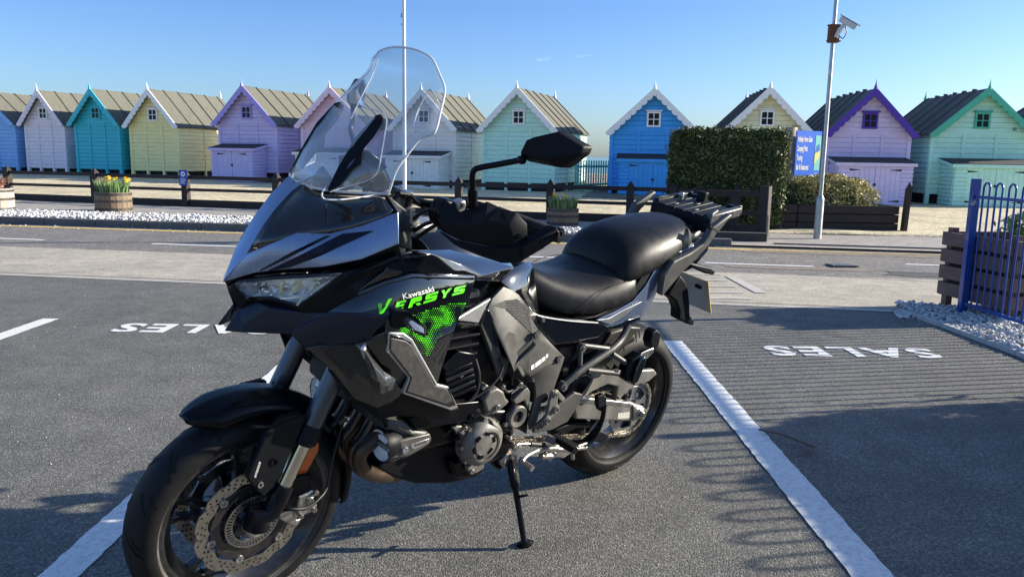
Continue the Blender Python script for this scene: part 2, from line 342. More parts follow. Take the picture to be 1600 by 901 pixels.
# kerbs -------------------------------------------------------------
kerb = empty('kerb'); tag(kerb, kind='structure')
a8 = math.atan(S8)
kb = MB().box(0, 0.905, 0, 0.13, -0.05, PZ + 0.005).build('kerb_stone', M_kerb, kerb, bevel=0.012)
n_ = 0
x = -24.0
while x < 2.3:
    o = kb if n_ == 0 else kb.copy()
    if n_: COL.objects.link(o)
    o.location = (x, YL(x), random.uniform(-.004, .004)); o.rotation_euler = (0, 0, a8); x += 0.915 * math.cos(a8); n_ += 1
dk = MB().box(-0.75, 0.75, 0, 0.16, -0.05, 0.16).build('kerb_block', pmat('tarred_kerb', (0.05, 0.045, 0.04), 0.85, var=0.2, bump=0.4), kerb, bevel=0.015)
p = gnd(1122, 379); dk.location = (p.x - 0.02, p.y + 0.03, 0.0); dk.rotation_euler = (0, 0, a8)
dr = MB().box(3.9, 7.5, 0, 0.05, -0.02, 0.05).build('dropped_kerb', M_kerb, kerb); dr.location = (0, YL(0) + 0.28, 0); dr.rotation_euler = (0, 0, a8)
# edging along the car park
edging = MB()
ex = [(3.27, 6.69), (3.33, 6.1), (3.36, 5.2), (3.38, 3), (3.40, -6)]
for (x0, y0), (x1, y1) in zip(ex[:-1], ex[1:]):
    n = max(1, round((y0 - y1) / 0.9))
    for i in range(n):
        xa, ya, xb, yb = x0 + (x1 - x0) * i / n, y0 + (y1 - y0) * i / n, x0 + (x1 - x0) * (i + 1) / n, y0 + (y1 - y0) * (i + 1) / n - .0
        edging.add([(xa, ya - .004, -.02), (xa + .05, ya - .004, -.02), (xb + .05, yb + .004, -.02), (xb, yb + .004, -.02), (xa, ya - .004, .03), (xa + .05, ya - .004, .03), (xb + .05, yb + .004, .03), (xb, yb + .004, .03)],
                   [(0, 1, 2, 3), (4, 7, 6, 5), (0, 4, 5, 1), (3, 2, 6, 7), (0, 3, 7, 4), (1, 5, 6, 2)])
tag(edging.build('path_edging', M_kerbl, bevel=0.004), kind='structure')

# white pebbles -------------------------------------------------------
ico = bmesh.new(); bmesh.ops.create_icosphere(ico, subdivisions=1, radius=1)
ICO_V = np.array([v.co[:] for v in ico.verts]); ICO_F = np.array([[v.index for v in f.verts] for f in ico.faces]); ico.free()
def pebbles(name, pts, smin, smax, mat):
    n = len(pts); k = len(ICO_V)
    s = rng.uniform(smin, smax, (n, 1, 1)); sc = rng.uniform(0.6, 1.25, (n, 1, 3)) * np.array([1, 1, 0.7])
    V = ICO_V[None] * s * sc * (1 + rng.uniform(-.22, .22, (n, k, 1)))
    a = rng.uniform(0, 6.28, n); c, s_ = np.cos(a), np.sin(a); t = rng.uniform(-.6, .6, n); ct, st = np.cos(t), np.sin(t)
    y, z = V[..., 1] * ct[:, None] - V[..., 2] * st[:, None], V[..., 1] * st[:, None] + V[..., 2] * ct[:, None]
    X = V[..., 0] * c[:, None] - y * s_[:, None]; Y = V[..., 0] * s_[:, None] + y * c[:, None]
    W = np.stack([X, Y, z], -1) + np.asarray(pts)[:, None, :]
    Fc = (ICO_F[None] + (np.arange(n) * k)[:, None, None]).reshape(-1, 3)
    me = bpy.data.meshes.new(name); me.vertices.add(n * k); me.vertices.foreach_set('co', W.reshape(-1).astype('f'))
    m = len(Fc); me.loops.add(m * 3); me.loops.foreach_set('vertex_index', Fc.reshape(-1).astype('i')); me.polygons.add(m)
    me.polygons.foreach_set('loop_start', np.arange(0, m * 3, 3, dtype='i')); me.polygons.foreach_set('loop_total', np.full(m, 3, 'i'))
    me.update(); me.validate(); me.materials.append(mat)
    return tag(link(bpy.data.objects.new(name, me)), kind='stuff')
def island_mat(name, c0, c1, rough=0.8):
    m = bpy.data.materials.new(name); m.use_nodes = True; N, L = m.node_tree.nodes, m.node_tree.links; b = N['Principled BSDF']; b.inputs['Roughness'].default_value = rough
    g = N.new('ShaderNodeNewGeometry'); cr = N.new('ShaderNodeValToRGB'); cr.color_ramp.elements[0].color = c0; cr.color_ramp.elements[1].color = c1
    L.new(g.outputs['Random Per Island'], cr.inputs[0]); L.new(cr.outputs[0], b.inputs['Base Color']); return m
M_peb = island_mat('white_marble_chip', (0.30, 0.29, 0.28, 1), (0.72, 0.71, 0.69, 1))
pts = []
for i in range(15000):          # bed beside the railing
    y = random.uniform(3.9, 6.95); x = random.uniform(3.38, 4.9)
    if x > 3.32 + (6.75 - y) * 0.05: pts.append((x, y, random.uniform(0.0, 0.03) + 0.02 * math.sin(x * 5) * math.cos(y * 4)))
for i in range(900):
    y = random.uniform(6.4, 6.95); x = random.uniform(2.9, 3.4)
    if y < EL(x) - .02 and x > 3.27 - (6.9 - y) * .2 and random.random() < .6: pts.append((x, y, 0.01))
pebbles('white_gravel', pts, 0.008, 0.023, M_peb)
pts = []
for i in range(26000):         # strip behind the far kerb
    x = random.uniform(-19, 2.4); d = random.uniform(0.13, 1.45 - max(0, x + 4) * 0.08)
    pts.append((x, YL(x) + 0.02 + d, PZ - 0.03 + random.uniform(0, .045)))
pebbles('white_gravel', pts, 0.014, 0.038, M_peb)

# ================================================================== BEACH AND SEA
def sandz(x, y):
    t = min(1, max(0, (y - 17) / 7)); return PZ * .6 + t * (0.08 - 0.005 * x) + 0.03 * noise.noise(Vector((x * .7, y * .9, 0))) + 0.012 * noise.noise(Vector((x * 3, y * 4, 5)))
V_ = []; Fa = []
nx, ny = 190, 90
for j in range(ny + 1):
    for i in range(nx + 1):
        x = -45 + 95 * i / nx; y0 = 14.9 - 0.19 * (x - 3) if x < 3 else 13.6 - .05 * (x - 3); y = y0 + (58 - y0) * (j / ny) ** 1.6
        V_.append((x, y, sandz(x, y) - (0.03 if j == 0 else 0)))
for j in range(ny):
    for i in range(nx): a = j * (nx + 1) + i; Fa.append((a, a + 1, a + nx + 2, a + nx + 1))
tag(mk('beach', V_, Fa, M_sand, ang=180), kind='structure')
M_sea = pmat('sea_water', (0.20, 0.34, 0.34), 0.35, var=0.12, vscale=0.02, bump=0.5, bscale=1.2, grain=(0.25, 1, 1))
sheet('sea', [(-9000, 55), (9000, 55), (9000, 12000), (-9000, 12000)], 0.0, M_sea).location.z = 0.02
M_shingle = asphalt_mat('shingle', (0.36, 0.27, 0.2, 1), (0.6, 0.5, 0.42, 1), 9, 1.0, 0.2)
V_ = []; Fa = []
for j in range(31):
    for i in range(61):
        x = -30 + i; y = 30 + j * 0.9; h = 0.1 + 0.25 * math.exp(-((y - 42) / 6) ** 2) - max(0, y - 48) * 0.05; V_.append((x, y, h + 0.05 * noise.noise(Vector((x * .8, y * .8, 1)))))
for j in range(30):
    for i in range(60): a = j * 61 + i; Fa.append((a, a + 1, a + 62, a + 61))
tag(mk('shingle_bank', V_, Fa, M_shingle, ang=180), kind='structure')
hot = MB().box(0, 2.2, 0, 5, 0.02, 0.07)
o = tag(hot.build('beach_path', pmat('worn_grass_path', (0.16, 0.15, 0.11), 0.9, var=0.3, vscale=4, bump=.5, bscale=20)), kind='structure'); o.location = (1.9, 22.5, 0.1); o.rotation_euler = (0, 0, -.17)

# ================================================================== BEACH HUTS
M_felt = None
def paint(name, rgb, v=0.06):
    return pmat(name, srgb(*rgb), 0.5, var=v, vscale=2.2, bump=0.15, bscale=30, dirt=(tuple(c * 0.55 for c in srgb(*rgb)[:3]) + (1,), 0.28, 4), grain=(1, 1, 1.6))
M_dark = pmat('underfloor_shade_black', (0.02, 0.02, 0.022), 0.9)  # near-black colour carries the shade beneath the hut floors
M_iron = pmat('black_iron', (0.02, 0.02, 0.022), 0.5)
M_pane = pmat('window_glass', (0.010, 0.012, 0.015), 0.12, spec=0.22)
M_feltA = pmat('weathered_roof_felt', (0.125, 0.124, 0.100), 0.9, var=0.16, vscale=5, bump=0.4, bscale=40, dirt=((0.09, 0.088, 0.07, 1), 0.5, 3), grain=(1, 2, 1))
M_feltB = pmat('slate_grey_roof_felt', (0.115, 0.115, 0.105), 0.9, var=0.22, vscale=5, bump=0.4, bscale=40, dirt=((0.07, 0.08, 0.06, 1), 0.4, 3))
M_feltC = pmat('ochre_roof_felt', (0.36, 0.25, 0.12), 0.9, var=0.2, vscale=5, bump=0.4, bscale=40)
M_batt = pmat('roof_batten_timber', (0.10, 0.098, 0.08), .85, var=.2)
M_box = pmat('locker_roof_felt', (0.045, 0.045, 0.047), 0.85, var=0.2, vscale=8, bump=.3, bscale=50)
def boards(mb, fn, z0, z1, step=0.145, lap=0.030, t=0.004):
    """lapped weatherboards on a wall; fn(z) gives the spans [(a, b)] along the wall; returns verts in (u, depth, z)"""
    z = z0; G = .024; lap = .042
    while z < z1 - .03:
        zz = min(z + step, z1); zg = z + G
        for (a, b), (a1, b1), (a2, b2) in zip(fn(z), fn(zg), fn(zz)):
            mb.add([(a, -.004, z), (b, -.004, z), (b1, -.004, zg), (a1, -.004, zg), (a1, -lap, zg), (b1, -lap, zg), (b2, -lap + .010, zz), (a2, -lap + .010, zz), (a2, -.004, zz), (b2, -.004, zz)],
                   [(0, 1, 2, 3), (3, 2, 5, 4), (4, 5, 6, 7), (7, 6, 9, 8), (4, 7, 8, 3), (5, 2, 9, 6)])
        z = zz
def hut(label, apex, yfeet, xl, xr, yeave, alpha, wall, trim=None, frame=None, felt=None, locker=None, depth=3.9, Ht=3.3, panes='dark', number=None, name='beach_hut', colname='', barge_col=None, winlight=0):
    xa, ya = apex; al = R(alpha); OV = 0.26
    dt = ray(xa, ya); db = ray(xa, yfeet); hd = lambda v: math.hypot(v.x, v.y)
    k = Ht / (dt.z / hd(dt) - db.z / hd(db)); base = db / hd(db) * k; zf = CAMH + base.z
    u = Vector((math.cos(al), -math.sin(al))); nb = Vector((math.sin(al), math.cos(al)))
    P = Vector((base.x, base.y)) + nb * OV
    def s_at(px):
        d = ray(px, yeave); det = u.x * (-d.y) + d.x * u.y
        s = (-P.x * (-d.y) + (-P.y) * (d.x) * -1 * -1) if False else None
        # P + s u = t d
        A = Matrix(((u.x, -d.x), (u.y, -d.y))); st = A.inverted() @ Vector((-P.x, -P.y)); return st[0], CAMH + st[1] * d.z
    (sa, ea), (sb, eb) = s_at(xl), s_at(xr); W = (sb - sa); C = P + u * ((sa + sb) / 2); eave = (ea + eb) / 2 - zf - 0.02
    if abs((sa + sb) / 2) > .3: C = P + u * math.copysign(.3, sa + sb)
    root = empty(name, (C.x, C.y, zf), -al); tag(root, label, 'beach hut', 'beach huts in a row on the sand')
    hw = W / 2; slope = (Ht - 0.06 - eave) / (hw + 0.05); top = Ht - 0.10; F0 = 0.30
    trim = trim or wall; frame = frame or trim; bc = barge_col or trim
    # front wall: boards in the gable and in three bays
    halfw = lambda z: hw - 0.02 if z <= eave else max(0.0, (top - z) / slope)
    m = MB(); boards(m, lambda z: [(-halfw(z), halfw(z))], F0, top - 0.02); m.add([(-hw, 0, F0), (hw, 0, F0), (hw, 0, eave), (0, 0, top), (-hw, 0, eave)], [(0, 1, 2, 3, 4)])
    tag(m.build('front_wall', wall, root), kind=None)
    for sgn in (-1, 1):
        m = MB(); boards(m, lambda z: [(0, depth)], F0, eave + 0.02); Mx = Matrix(((0, -sgn, 0, sgn * hw), (1, 0, 0, 0), (0, 0, 1, 0), (0, 0, 0, 1)))
        m.v = [tuple(Mx @ Vector(v)) for v in m.v]; m.add([(sgn * hw, 0, F0), (sgn * hw, depth, F0), (sgn * hw, depth, eave), (sgn * hw, 0, eave)], [(0, 1, 2, 3)])
        m.build('side_wall', wall, root)
        for q, yy in enumerate((depth * .36, depth * .7, depth - .04)):
            MB().box(sgn * hw - 0.02, sgn * hw + 0.055, yy - .035, yy + .035, 0, eave).build('wall_batten', wall, root) if sgn > 0 else MB().box(sgn * hw - 0.055, sgn * hw + 0.02, yy - .035, yy + .035, 0, eave).build('wall_batten', wall, root)
    MB().add([(-hw, depth, F0), (hw, depth, F0), (hw, depth, eave), (0, depth, top), (-hw, depth, eave)], [(4, 3, 2, 1, 0)]).build('back_wall', wall, root)
    MB().box(-hw + .06, hw - .06, .10, depth - .1, 0.02, F0 - 0.002).build('underfloor_shade', M_dark, root)  # dark block fills the void under the hut, its colour standing for shade
    # uprights and rail
    for q, xx in enumerate((-hw + .03, -hw / 3, hw / 3, hw - .03)):
        z1 = eave - 0.04; wv = 0.055 if q in (0, 3) else 0.04
        MB().box(xx - wv, xx + wv, -0.060, 0.05, 0.0, z1).build('upright', trim if (trim is not wall and q in (0, 3) and False) else wall, root)
    MB().box(-hw + .09, hw - .09, -0.056, 0.0, eave - 0.04, eave + 0.02).build('wall_rail', wall, root)
    # window
    wz, wh, ww = eave + 0.36 * (top - eave), 0.46, 0.42
    wz = eave + 0.10
    wd = MB().box(-ww / 2, -ww / 2 + .055, -.085, -.01, wz, wz + wh).box(ww / 2 - .055, ww / 2, -.085, -.01, wz, wz + wh).box(-ww / 2 + .055, ww / 2 - .055, -.084, -.011, wz + wh - .055, wz + wh).box(-ww / 2 + .055, ww / 2 - .055, -.084, -.011, wz, wz + .055)
    wd.box(-.014, .014, -.080, -.015, wz + .055, wz + wh - .055).box(-ww / 2 + .055, -.014, -.079, -.016, wz + wh / 2 - .012, wz + wh / 2 + .012).box(.014, ww / 2 - .055, -.079, -.016, wz + wh / 2 - .012, wz + wh / 2 + .012)
    win = wd.build('window', frame, root, bevel=.004, seg=1)
    for a in (0, 1):
        for b in (0, 1):
            x0 = -ww / 2 + .055 if a == 0 else .014; z0 = wz + .055 if b == 0 else wz + wh / 2 + .012
            MB().box(x0, x0 + ww / 2 - .069, -.060, -.056, z0, z0 + wh / 2 - .067).build('pane', M_pane, win)
    MB().box(-ww / 2 - .04, ww / 2 + .04, -.10, -.012, wz + wh + .01, wz + wh + .045).build('window_head', frame if frame is trim else trim, root)
    # roof
    felt = felt or M_feltA; ex = hw + 0.14; ez = Ht - 0.06 - slope * ex
    th = 0.05; bt = None
    for sgn in (-1, 1):
        a = Vector((0, -OV + .02, Ht - .03)); b = Vector((sgn * ex, -OV + .02, ez)); nrm = Vector((sgn * slope, 0, 1)).normalized() * th
        v = []
        nseg = 10
        for i in range(nseg + 1):
            y = (depth + OV + .1) * i / nseg; sag = random.uniform(-.008, .008)
            for p in (a, b): v += [p + Vector((0, y, sag)), p + Vector((0, y, sag)) - nrm]
        f = []
        for i in range(nseg):
            k0 = 4 * i; k1 = k0 + 4; f += [(k0, k0 + 2, k1 + 2, k1), (k0 + 1, k1 + 1, k1 + 3, k0 + 3), (k0 + 2, k0 + 3, k1 + 3, k1 + 2)]
        f += [(0, 1, 3, 2), (4 * nseg, 4 * nseg + 2, 4 * nseg + 3, 4 * nseg + 1)]
        rf = mk('roof', v, f, felt, root)
        nb_ = 5
        for i in range(1, nb_ + 1):
            y = -OV + (depth + OV) * i / (nb_ + .2)
            n1 = nrm.normalized() * .03
            MB().add([a + Vector((0, y + OV - .022, 0)), b + Vector((0, y + OV - .022, 0)), b + Vector((0, y + OV + .022, 0)), a + Vector((0, y + OV + .022, 0)),
                      a + Vector((0, y + OV - .014, 0)) + n1, b + Vector((0, y + OV - .014, 0)) + n1, b + Vector((0, y + OV + .014, 0)) + n1, a + Vector((0, y + OV + .014, 0)) + n1],
                     [(0, 1, 5, 4), (3, 7, 6, 2), (4, 5, 6, 7), (1, 2, 6, 5), (0, 4, 7, 3)]).build('roof_batten', M_batt, rf)
        # scalloped bargeboard, front
        L_ = math.hypot(ex, Ht - ez); wbd = 0.115; ns = 8; poly = [(0, 0), (L_ + .03, 0), (L_ + .03, -wbd * 1.15)]
        for i in range(ns):
            s1 = L_ - .02 - (L_ - .22) * i / ns; s0 = L_ - .02 - (L_ - .22) * (i + 1) / ns; c = (s0 + s1) / 2; r_ = (s1 - s0) / 2
            for j in range(7):
                an = math.pi * j / 6; poly.append((c + r_ * math.cos(an), -wbd - .075 * math.sin(an) ** 0.7))
        poly += [(0.18, -wbd - .10), (0.12, -wbd - .14), (0.0, -wbd - 0.14)]
        dx = Vector((sgn * ex, 0, ez - Ht)).normalized(); dz = Vector((0, 0, 1)) - dx * dx.z; dz.normalize()
        Mb = Matrix(((dx.x, dz.x, 0, 0), (dx.y, dz.y, 1, -OV), (dx.z, dz.z, 0, Ht + .015), (0, 0, 0, 1)))
        poly[-1] = (0.0, -wbd - .14)
        # mitre at the apex
        q = []
        for (s, h) in poly:
            p3 = Mb @ Vector((s, h, 0))
            if sgn * p3.x < 0.001: p3.x = sgn * 0.001
            q.append(p3)
        nq = len(q); yy = 0.035
        v = [p for p in q] + [p - Vector((0, yy, 0)) for p in q]
        mk('bargeboard', v, [tuple(range(nq)), tuple(range(nq, 2 * nq))[::-1]] + [(i, (i + 1) % nq, nq + (i + 1) % nq, nq + i) for i in range(nq)], bc, root)
    for yy, nm in ((-OV - .02, 'finial'), (depth + .12, 'finial')):
        MB().lathe([(0.0, 0.23), (0.006, 0.2), (.014, .12), (.03, .06), (.05, .0), (.055, -.06), (0, -.07)], 8, Matrix.Translation((0, yy, Ht + 0.0))).build(nm, bc, root, ang=40)
    # ridge caps
    for i in range(1, 6):
        if felt is M_feltA: break
        MB().box(-.05, .05, -.04, .04, Ht - .04, Ht + .02).build('ridge_cap', felt, root).location.y = depth * i / 6.2
    if number:
        text_mesh(number, 0.12, M_iron, root, Matrix.Translation((hw * .62, -0.058, eave + 0.06)) @ Matrix.Rotation(math.pi / 2, 4, 'X'), 'hut_number', 0.002)
    if locker:
        lx0, lx1, lh, ld, lcol, llab = locker
        lk = empty('storage_locker', root.matrix_basis @ Vector(((lx0 + lx1) / 2, -ld - .05, 0.0)) if False else (Matrix.Translation(root.location) @ Matrix.Rotation(-al, 4, 'Z')) @ Vector(((lx0 + lx1) / 2, -.06, 0)), -al)
        tag(lk, llab, 'storage locker', 'lockers in front of the huts'); w2 = (lx1 - lx0) / 2; hf = lh - .12
        m = MB(); boards(m, lambda z: [(0, ld)], 0.02, hf, .11)
        for sgn in (-1, 1):
            Mx = Matrix(((0, -sgn, 0, sgn * w2), (1, 0, 0, -ld), (0, 0, 1, 0), (0, 0, 0, 1)))
            mm = MB(); mm.v = [tuple(Mx @ Vector(v)) for v in m.v]; mm.f = list(m.f); mm.m = list(m.m); mm.add([(sgn * w2, -ld, 0), (sgn * w2, 0, 0), (sgn * w2, 0, lh), (sgn * w2, -ld, hf)], [(0, 1, 2, 3)]); mm.build('side_wall', lcol, lk)
        dw = w2 * .70; m = MB(); boards(m, lambda z: [(-w2, -dw)], 0.02, hf, .11); boards(m, lambda z: [(dw, w2)], 0.02, hf, .11); m.add([(-w2, -ld, 0), (w2, -ld, 0), (w2, -ld, hf), (-w2, -ld, hf)], [(0, 1, 2, 3)])
        m.v = [(v[0], v[1] - (ld if v[1] > -ld else 0), v[2]) for v in m.v]; m.build('front_panel', lcol, lk)
        for sgn in (-1, 1):
            dm = MB(); nbd = 5; w_ = dw - .006
            for i in range(nbd): dm.box(sgn * .006 + sgn * w_ * i / nbd + .003, sgn * .006 + sgn * w_ * (i + 1) / nbd - .003, -ld - .026, -ld - .002, .03, hf - .05) if sgn > 0 else dm.box(-.006 - w_ * (i + 1) / nbd + .003, -.006 - w_ * i / nbd - .003, -ld - .026, -ld - .002, .03, hf - .05)
            dr_ = dm.build('door', lcol, lk)
            for zz in (.14, hf - .16):
                MB().add([(sgn * dw, -ld - .032, zz - .03), (sgn * (dw - .28), -ld - .032, zz - .006), (sgn * (dw - .28), -ld - .032, zz + .006), (sgn * dw, -ld - .032, zz + .03), (sgn * dw, -ld - .026, zz - .03), (sgn * (dw - .28), -ld - .026, zz - .006), (sgn * (dw - .28), -ld - .026, zz + .006), (sgn * dw, -ld - .026, zz + .03)],
                         [(0, 1, 2, 3), (4, 7, 6, 5), (0, 4, 5, 1), (1, 5, 6, 2), (2, 6, 7, 3), (3, 7, 4, 0)]).build('hinge', M_iron, dr_)
        MB().box(-.035, .035, -ld - .05, -ld - .027, hf * .48, hf * .48 + .07).build('padlock', M_iron, lk)
        v = [(-w2 - .1, -ld - .1, hf - .0), (w2 + .1, -ld - .1, hf), (w2 + .1, .0, lh + .03), (-w2 - .1, .0, lh + .03)]
        v2 = [(a, b, c + .035) for a, b, c in v]
        mk('roof', v2 + [(a, b, c + .012) for a, b, c in v2], [(3, 2, 1, 0), (4, 5, 6, 7), (0, 1, 5, 4), (1, 2, 6, 5), (2, 3, 7, 6), (3, 0, 4, 7)], M_box, lk)
        MB().box(-w2 - .1, w2 + .1, -ld - .105, -ld - .075, hf - .055, hf + .034).build('roof_edge', lcol, lk)
        for sgn in (-1, 1):
            mk('roof_edge', [(sgn * (w2 + .1), -ld - .07, hf - .05), (sgn * (w2 + .1), 0, lh - .02), (sgn * (w2 + .1), 0, lh + .06), (sgn * (w2 + .1), -ld - .07, hf + .032), (sgn * (w2 + .075), -ld - .07, hf - .05), (sgn * (w2 + .075), 0, lh - .02), (sgn * (w2 + .075), 0, lh + .06), (sgn * (w2 + .075), -ld - .07, hf + .032)],
               [(0, 1, 2, 3), (4, 7, 6, 5), (0, 4, 5, 1), (3, 2, 6, 7), (0, 3, 7, 4), (1, 5, 6, 2)], lcol, lk)
    return root
P_sky = paint('sky_blue_paint', (138, 188, 240)); P_lav = paint('pale_lavender_paint', (238, 228, 234)); P_teal = paint('teal_paint', (60, 192, 206)); P_yel = paint('primrose_paint', (252, 240, 170))
P_white = paint('white_gloss_paint', (246, 244, 240), .03); P_lil = paint('lilac_paint', (206, 194, 234)); P_pink = paint('pink_lilac_paint', (244, 212, 230)); P_ww = paint('off_white_paint', (240, 238, 232), .03)
P_mint = paint('mint_paint', (200, 242, 222)); P_blue = paint('bright_blue_paint', (62, 166, 240)); P_crm = paint('cream_paint', (242, 238, 194)); P_lil2 = paint('soft_lilac_paint', (222, 206, 238))
P_pur = paint('deep_purple_paint', (84, 54, 164)); P_aqua = paint('aqua_paint', (192, 242, 222)); P_grn = paint('sea_green_paint', (78, 184, 152)); P_lilt = paint('lilac_trim_paint', (168, 154, 222))
hut('sky blue beach hut cut off by the left edge of the photo', (-20, 141), 273, -62, 24, 190, 15, P_sky, felt=M_feltA)
hut('pale lavender hut between the sky blue hut and the teal hut', (64, 140), 275, 39.5, 101, 190, 16, P_lav, P_lav, P_white)
hut('teal beach hut with teal bargeboards left of the yellow hut', (143, 138), 277, 117.5, 187, 190, 16, P_teal)
hut('yellow beach hut with white scalloped bargeboards and long side wall', (233, 138), 280, 203.5, 279, 193, 16, P_yel, P_white, P_white, barge_col=P_white)
hut('lilac blue beach hut with a locker behind the notice on the fence', (380, 133), 283, 342.6, 432.5, 190, 17, P_lil, P_lilt, P_lilt, locker=(-.92, .72, 1.22, .75, P_lil, 'lilac blue storage locker with black strap hinges left of the motorcycle'))
hut('pink lilac beach hut partly hidden behind the windscreen', (516, 135), 290, 472, 573, 193, 17, P_pink, P_pink, P_lil, locker=(-1.0, .8, 1.2, .75, P_ww, 'pale storage locker before the pink hut, mostly behind the windscreen'))
hut('white beach hut seen half through the clear windscreen', (667, 138), 296, 616, 712, 197, 18, P_ww, P_white, P_white, felt=M_feltA, locker=(-1.0, .9, 1.2, .8, P_ww, 'white storage locker with black hinges behind the flagpole'))
hut('mint green beach hut with white scalloped boards above the mirror', (812, 135), 301, 755.5, 868, 199, 19, P_mint, P_white, P_white, barge_col=P_white)
hut('bright blue beach hut with white bargeboards beside the hedge', (1023, 137), 311, 954.8, 1088, 203, 10, P_blue, P_white, P_white, locker=(-.95, 1.05, 1.28, .5, P_blue, 'blue storage locker with grey lid edge in front of the bright blue hut'))
hut('cream beach hut rising behind the tall hedge', (1198, 135), 315, 1133, 1262, 202, 7, P_crm, P_white, P_white, felt=M_feltB, barge_col=P_white, number='27')
hut('lilac beach hut with deep purple bargeboards behind the lamp post', (1362, 137), 320, 1292, 1423, 206, 5, P_lil2, P_pur, P_pur, felt=M_feltB, locker=(-1.02, .98, 1.28, .8, P_lil2, 'soft lilac storage locker behind the variegated bush'))
hut('pale aqua beach hut with sea green bargeboards and number 20', (1543, 137), 322, 1455, 1608, 206, 5, P_aqua, P_grn, P_grn, felt=M_feltB, number='20', locker=(-.98, 1.2, 1.25, .85, P_aqua, 'pale aqua storage locker behind the blue railing'))
hut('blue hut with dark roof just entering at the right edge', (1712, 150), 325, 1622, 1800, 212, 5, P_sky, P_aqua, P_white, felt=M_feltB)

# ================================================================== BLACK TIMBER FENCE
fence = empty('timber_fence'); tag(fence, 'black stained post and rail fence running along the beach', 'fence')
def onz(px, py, z): return gnd(px, py, z)
tops = [(-118, 254), (12, 258), (148, 262), (290, 266), (432, 269), (573, 272.5), (717, 276.5), (860, 280.5), (985, 283.5)]
posts = []
for (px, py) in tops:
    d = ray(px, py + 20); k_ = d.x / d.y; y_ = 15.193 / (1 + .2543 * k_); posts.append(Vector((k_ * y_, y_, 0)))
# straighten the line a little
posts = [Vector((p.x, p.y, 0)) for p in posts]
A, B = posts[1], posts[-1]
def fpost(p, ang, h=0.79, w=.065, lab=None):
    m = MB(); m.box(-w, w, -w, w, 0.0, h - .10); m.add([(-w, -w, h - .10), (w, -w, h - .10), (w, w, h - .10), (-w, w, h - .10), (0, 0, h)], [(0, 1, 4), (1, 2, 4), (2, 3, 4), (3, 0, 4), (3, 2, 1, 0)])
    o = m.build('post', M_wood, fence); o.location = (p.x, p.y, PZ * .5); o.rotation_euler = (0, 0, ang + random.uniform(-.01, .01)); return o
yl = lambda x: A.y + (B.y - A.y) * (x - A.x) / (B.x - A.x)
ang_f = math.atan2(B.y - A.y, B.x - A.x)
for i, p in enumerate(posts):
    fpost(p, ang_f)
def rail(a, b, z0, z1, th=.03, nm='rail', mat=M_woodh):
    d = (b - a); L_ = d.length; an = math.atan2(d.y, d.x)
    dz = b.z - a.z
    o = MB().box(.067, L_ - .067, -th, th, 0, z1 - z0).build(nm, mat, fence, bevel=.006, seg=1); o.location = (a.x, a.y, z0 + PZ * .5 + random.uniform(-.006, .006)); o.rotation_euler = (0, random.uniform(-.002, .002), an)
for a, b in zip(posts[:-1], posts[1:]):
    for z0, z1 in ((.0, .17), (.35, .41), (.60, .675)): rail(a, b, z0, z1)
# gate-like end section by the hedge
def onfence(px):
    d = ray(px, 300); k_ = d.x / d.y; y_ = 15.193 / (1 + .2543 * k_); return Vector((k_ * y_, y_, 0))
q = [posts[-1], onfence(1052), onfence(1152), gnd(1186, 302, 0.77)]
q = [Vector((p.x, p.y, 0)) for p in q]
q[3].x = 3.98; q[3].y = 12.72
for p in q[1:3]: fpost(p, ang_f)
pe = MB().box(-.07, .07, -.07, .07, 0, .80).build('post', M_wood, fence); pe.location = (q[3].x, q[3].y, .05); pe.rotation_euler = (0, 0, -.7)
rail(q[0], q[1], .60, .675); rail(q[0], q[1], .35, .41); rail(q[0], q[1], .0, .17)
rail(q[1], q[2], .60, .675); rail(q[1], q[2], .35, .41); rail(q[1], q[2], .0, .17)
g1 = q[2] + (q[3] - q[2]) * -1.05 if False else Vector((3.02, 12.86, 0))
rail(g1, q[3], .62, .72); rail(g1, q[3], .33, .40); rail(g1, q[3], .02, .18)
for t in (0.02, 0.5): 
    p = g1 + (q[3] - g1) * t; fpost(p, -.15, .74, .05)
# struts inside the end panel
d_ = (q[3] - g1); 
MB().tube([g1 + d_ * .1 + Vector((0, .0, .1)), g1 + d_ * .45 + Vector((0, 0, .62))], .022, 4).build('brace', M_wood, fence)
# blue notice on a fence post
p = posts[3]; nt_ = empty('notice'); tag(nt_, 'small blue dog notice fixed to a black fence post', 'sign')
nt_.location = (p.x - .01, p.y - .085, .52); nt_.rotation_euler = (0, 0, ang_f)
M_nb = pmat('notice_blue', srgb(30, 62, 160), .4); M_nw = pmat('notice_white', (.8, .8, .8), .4)
MB().box(-.10, .10, -.006, .006, 0, .32).build('board', M_nb, nt_)
MB().lathe([(0, .002), (.055, .002), (.055, 0), (0, 0)], 20, Matrix.Translation((0, -.008, .235)) @ Matrix.Rotation(math.pi / 2, 4, 'X')).build('white_disc', M_nw, nt_)
MB().box(-.03, .02, -.0125, -.011, .225, .245).box(.01, .03, -.0125, -.011, .24, .26).box(-.028, -.02, -.0125, -.011, .205, .225).box(.005, .013, -.0125, -.011, .205, .225).build('dog_symbol', M_nb, nt_)
for z in (.13, .10, .07, .04): MB().box(-.07, .07 - random.uniform(0, .04), -.0085, -.0065, z, z + .012).build('text_line', M_nw, nt_)

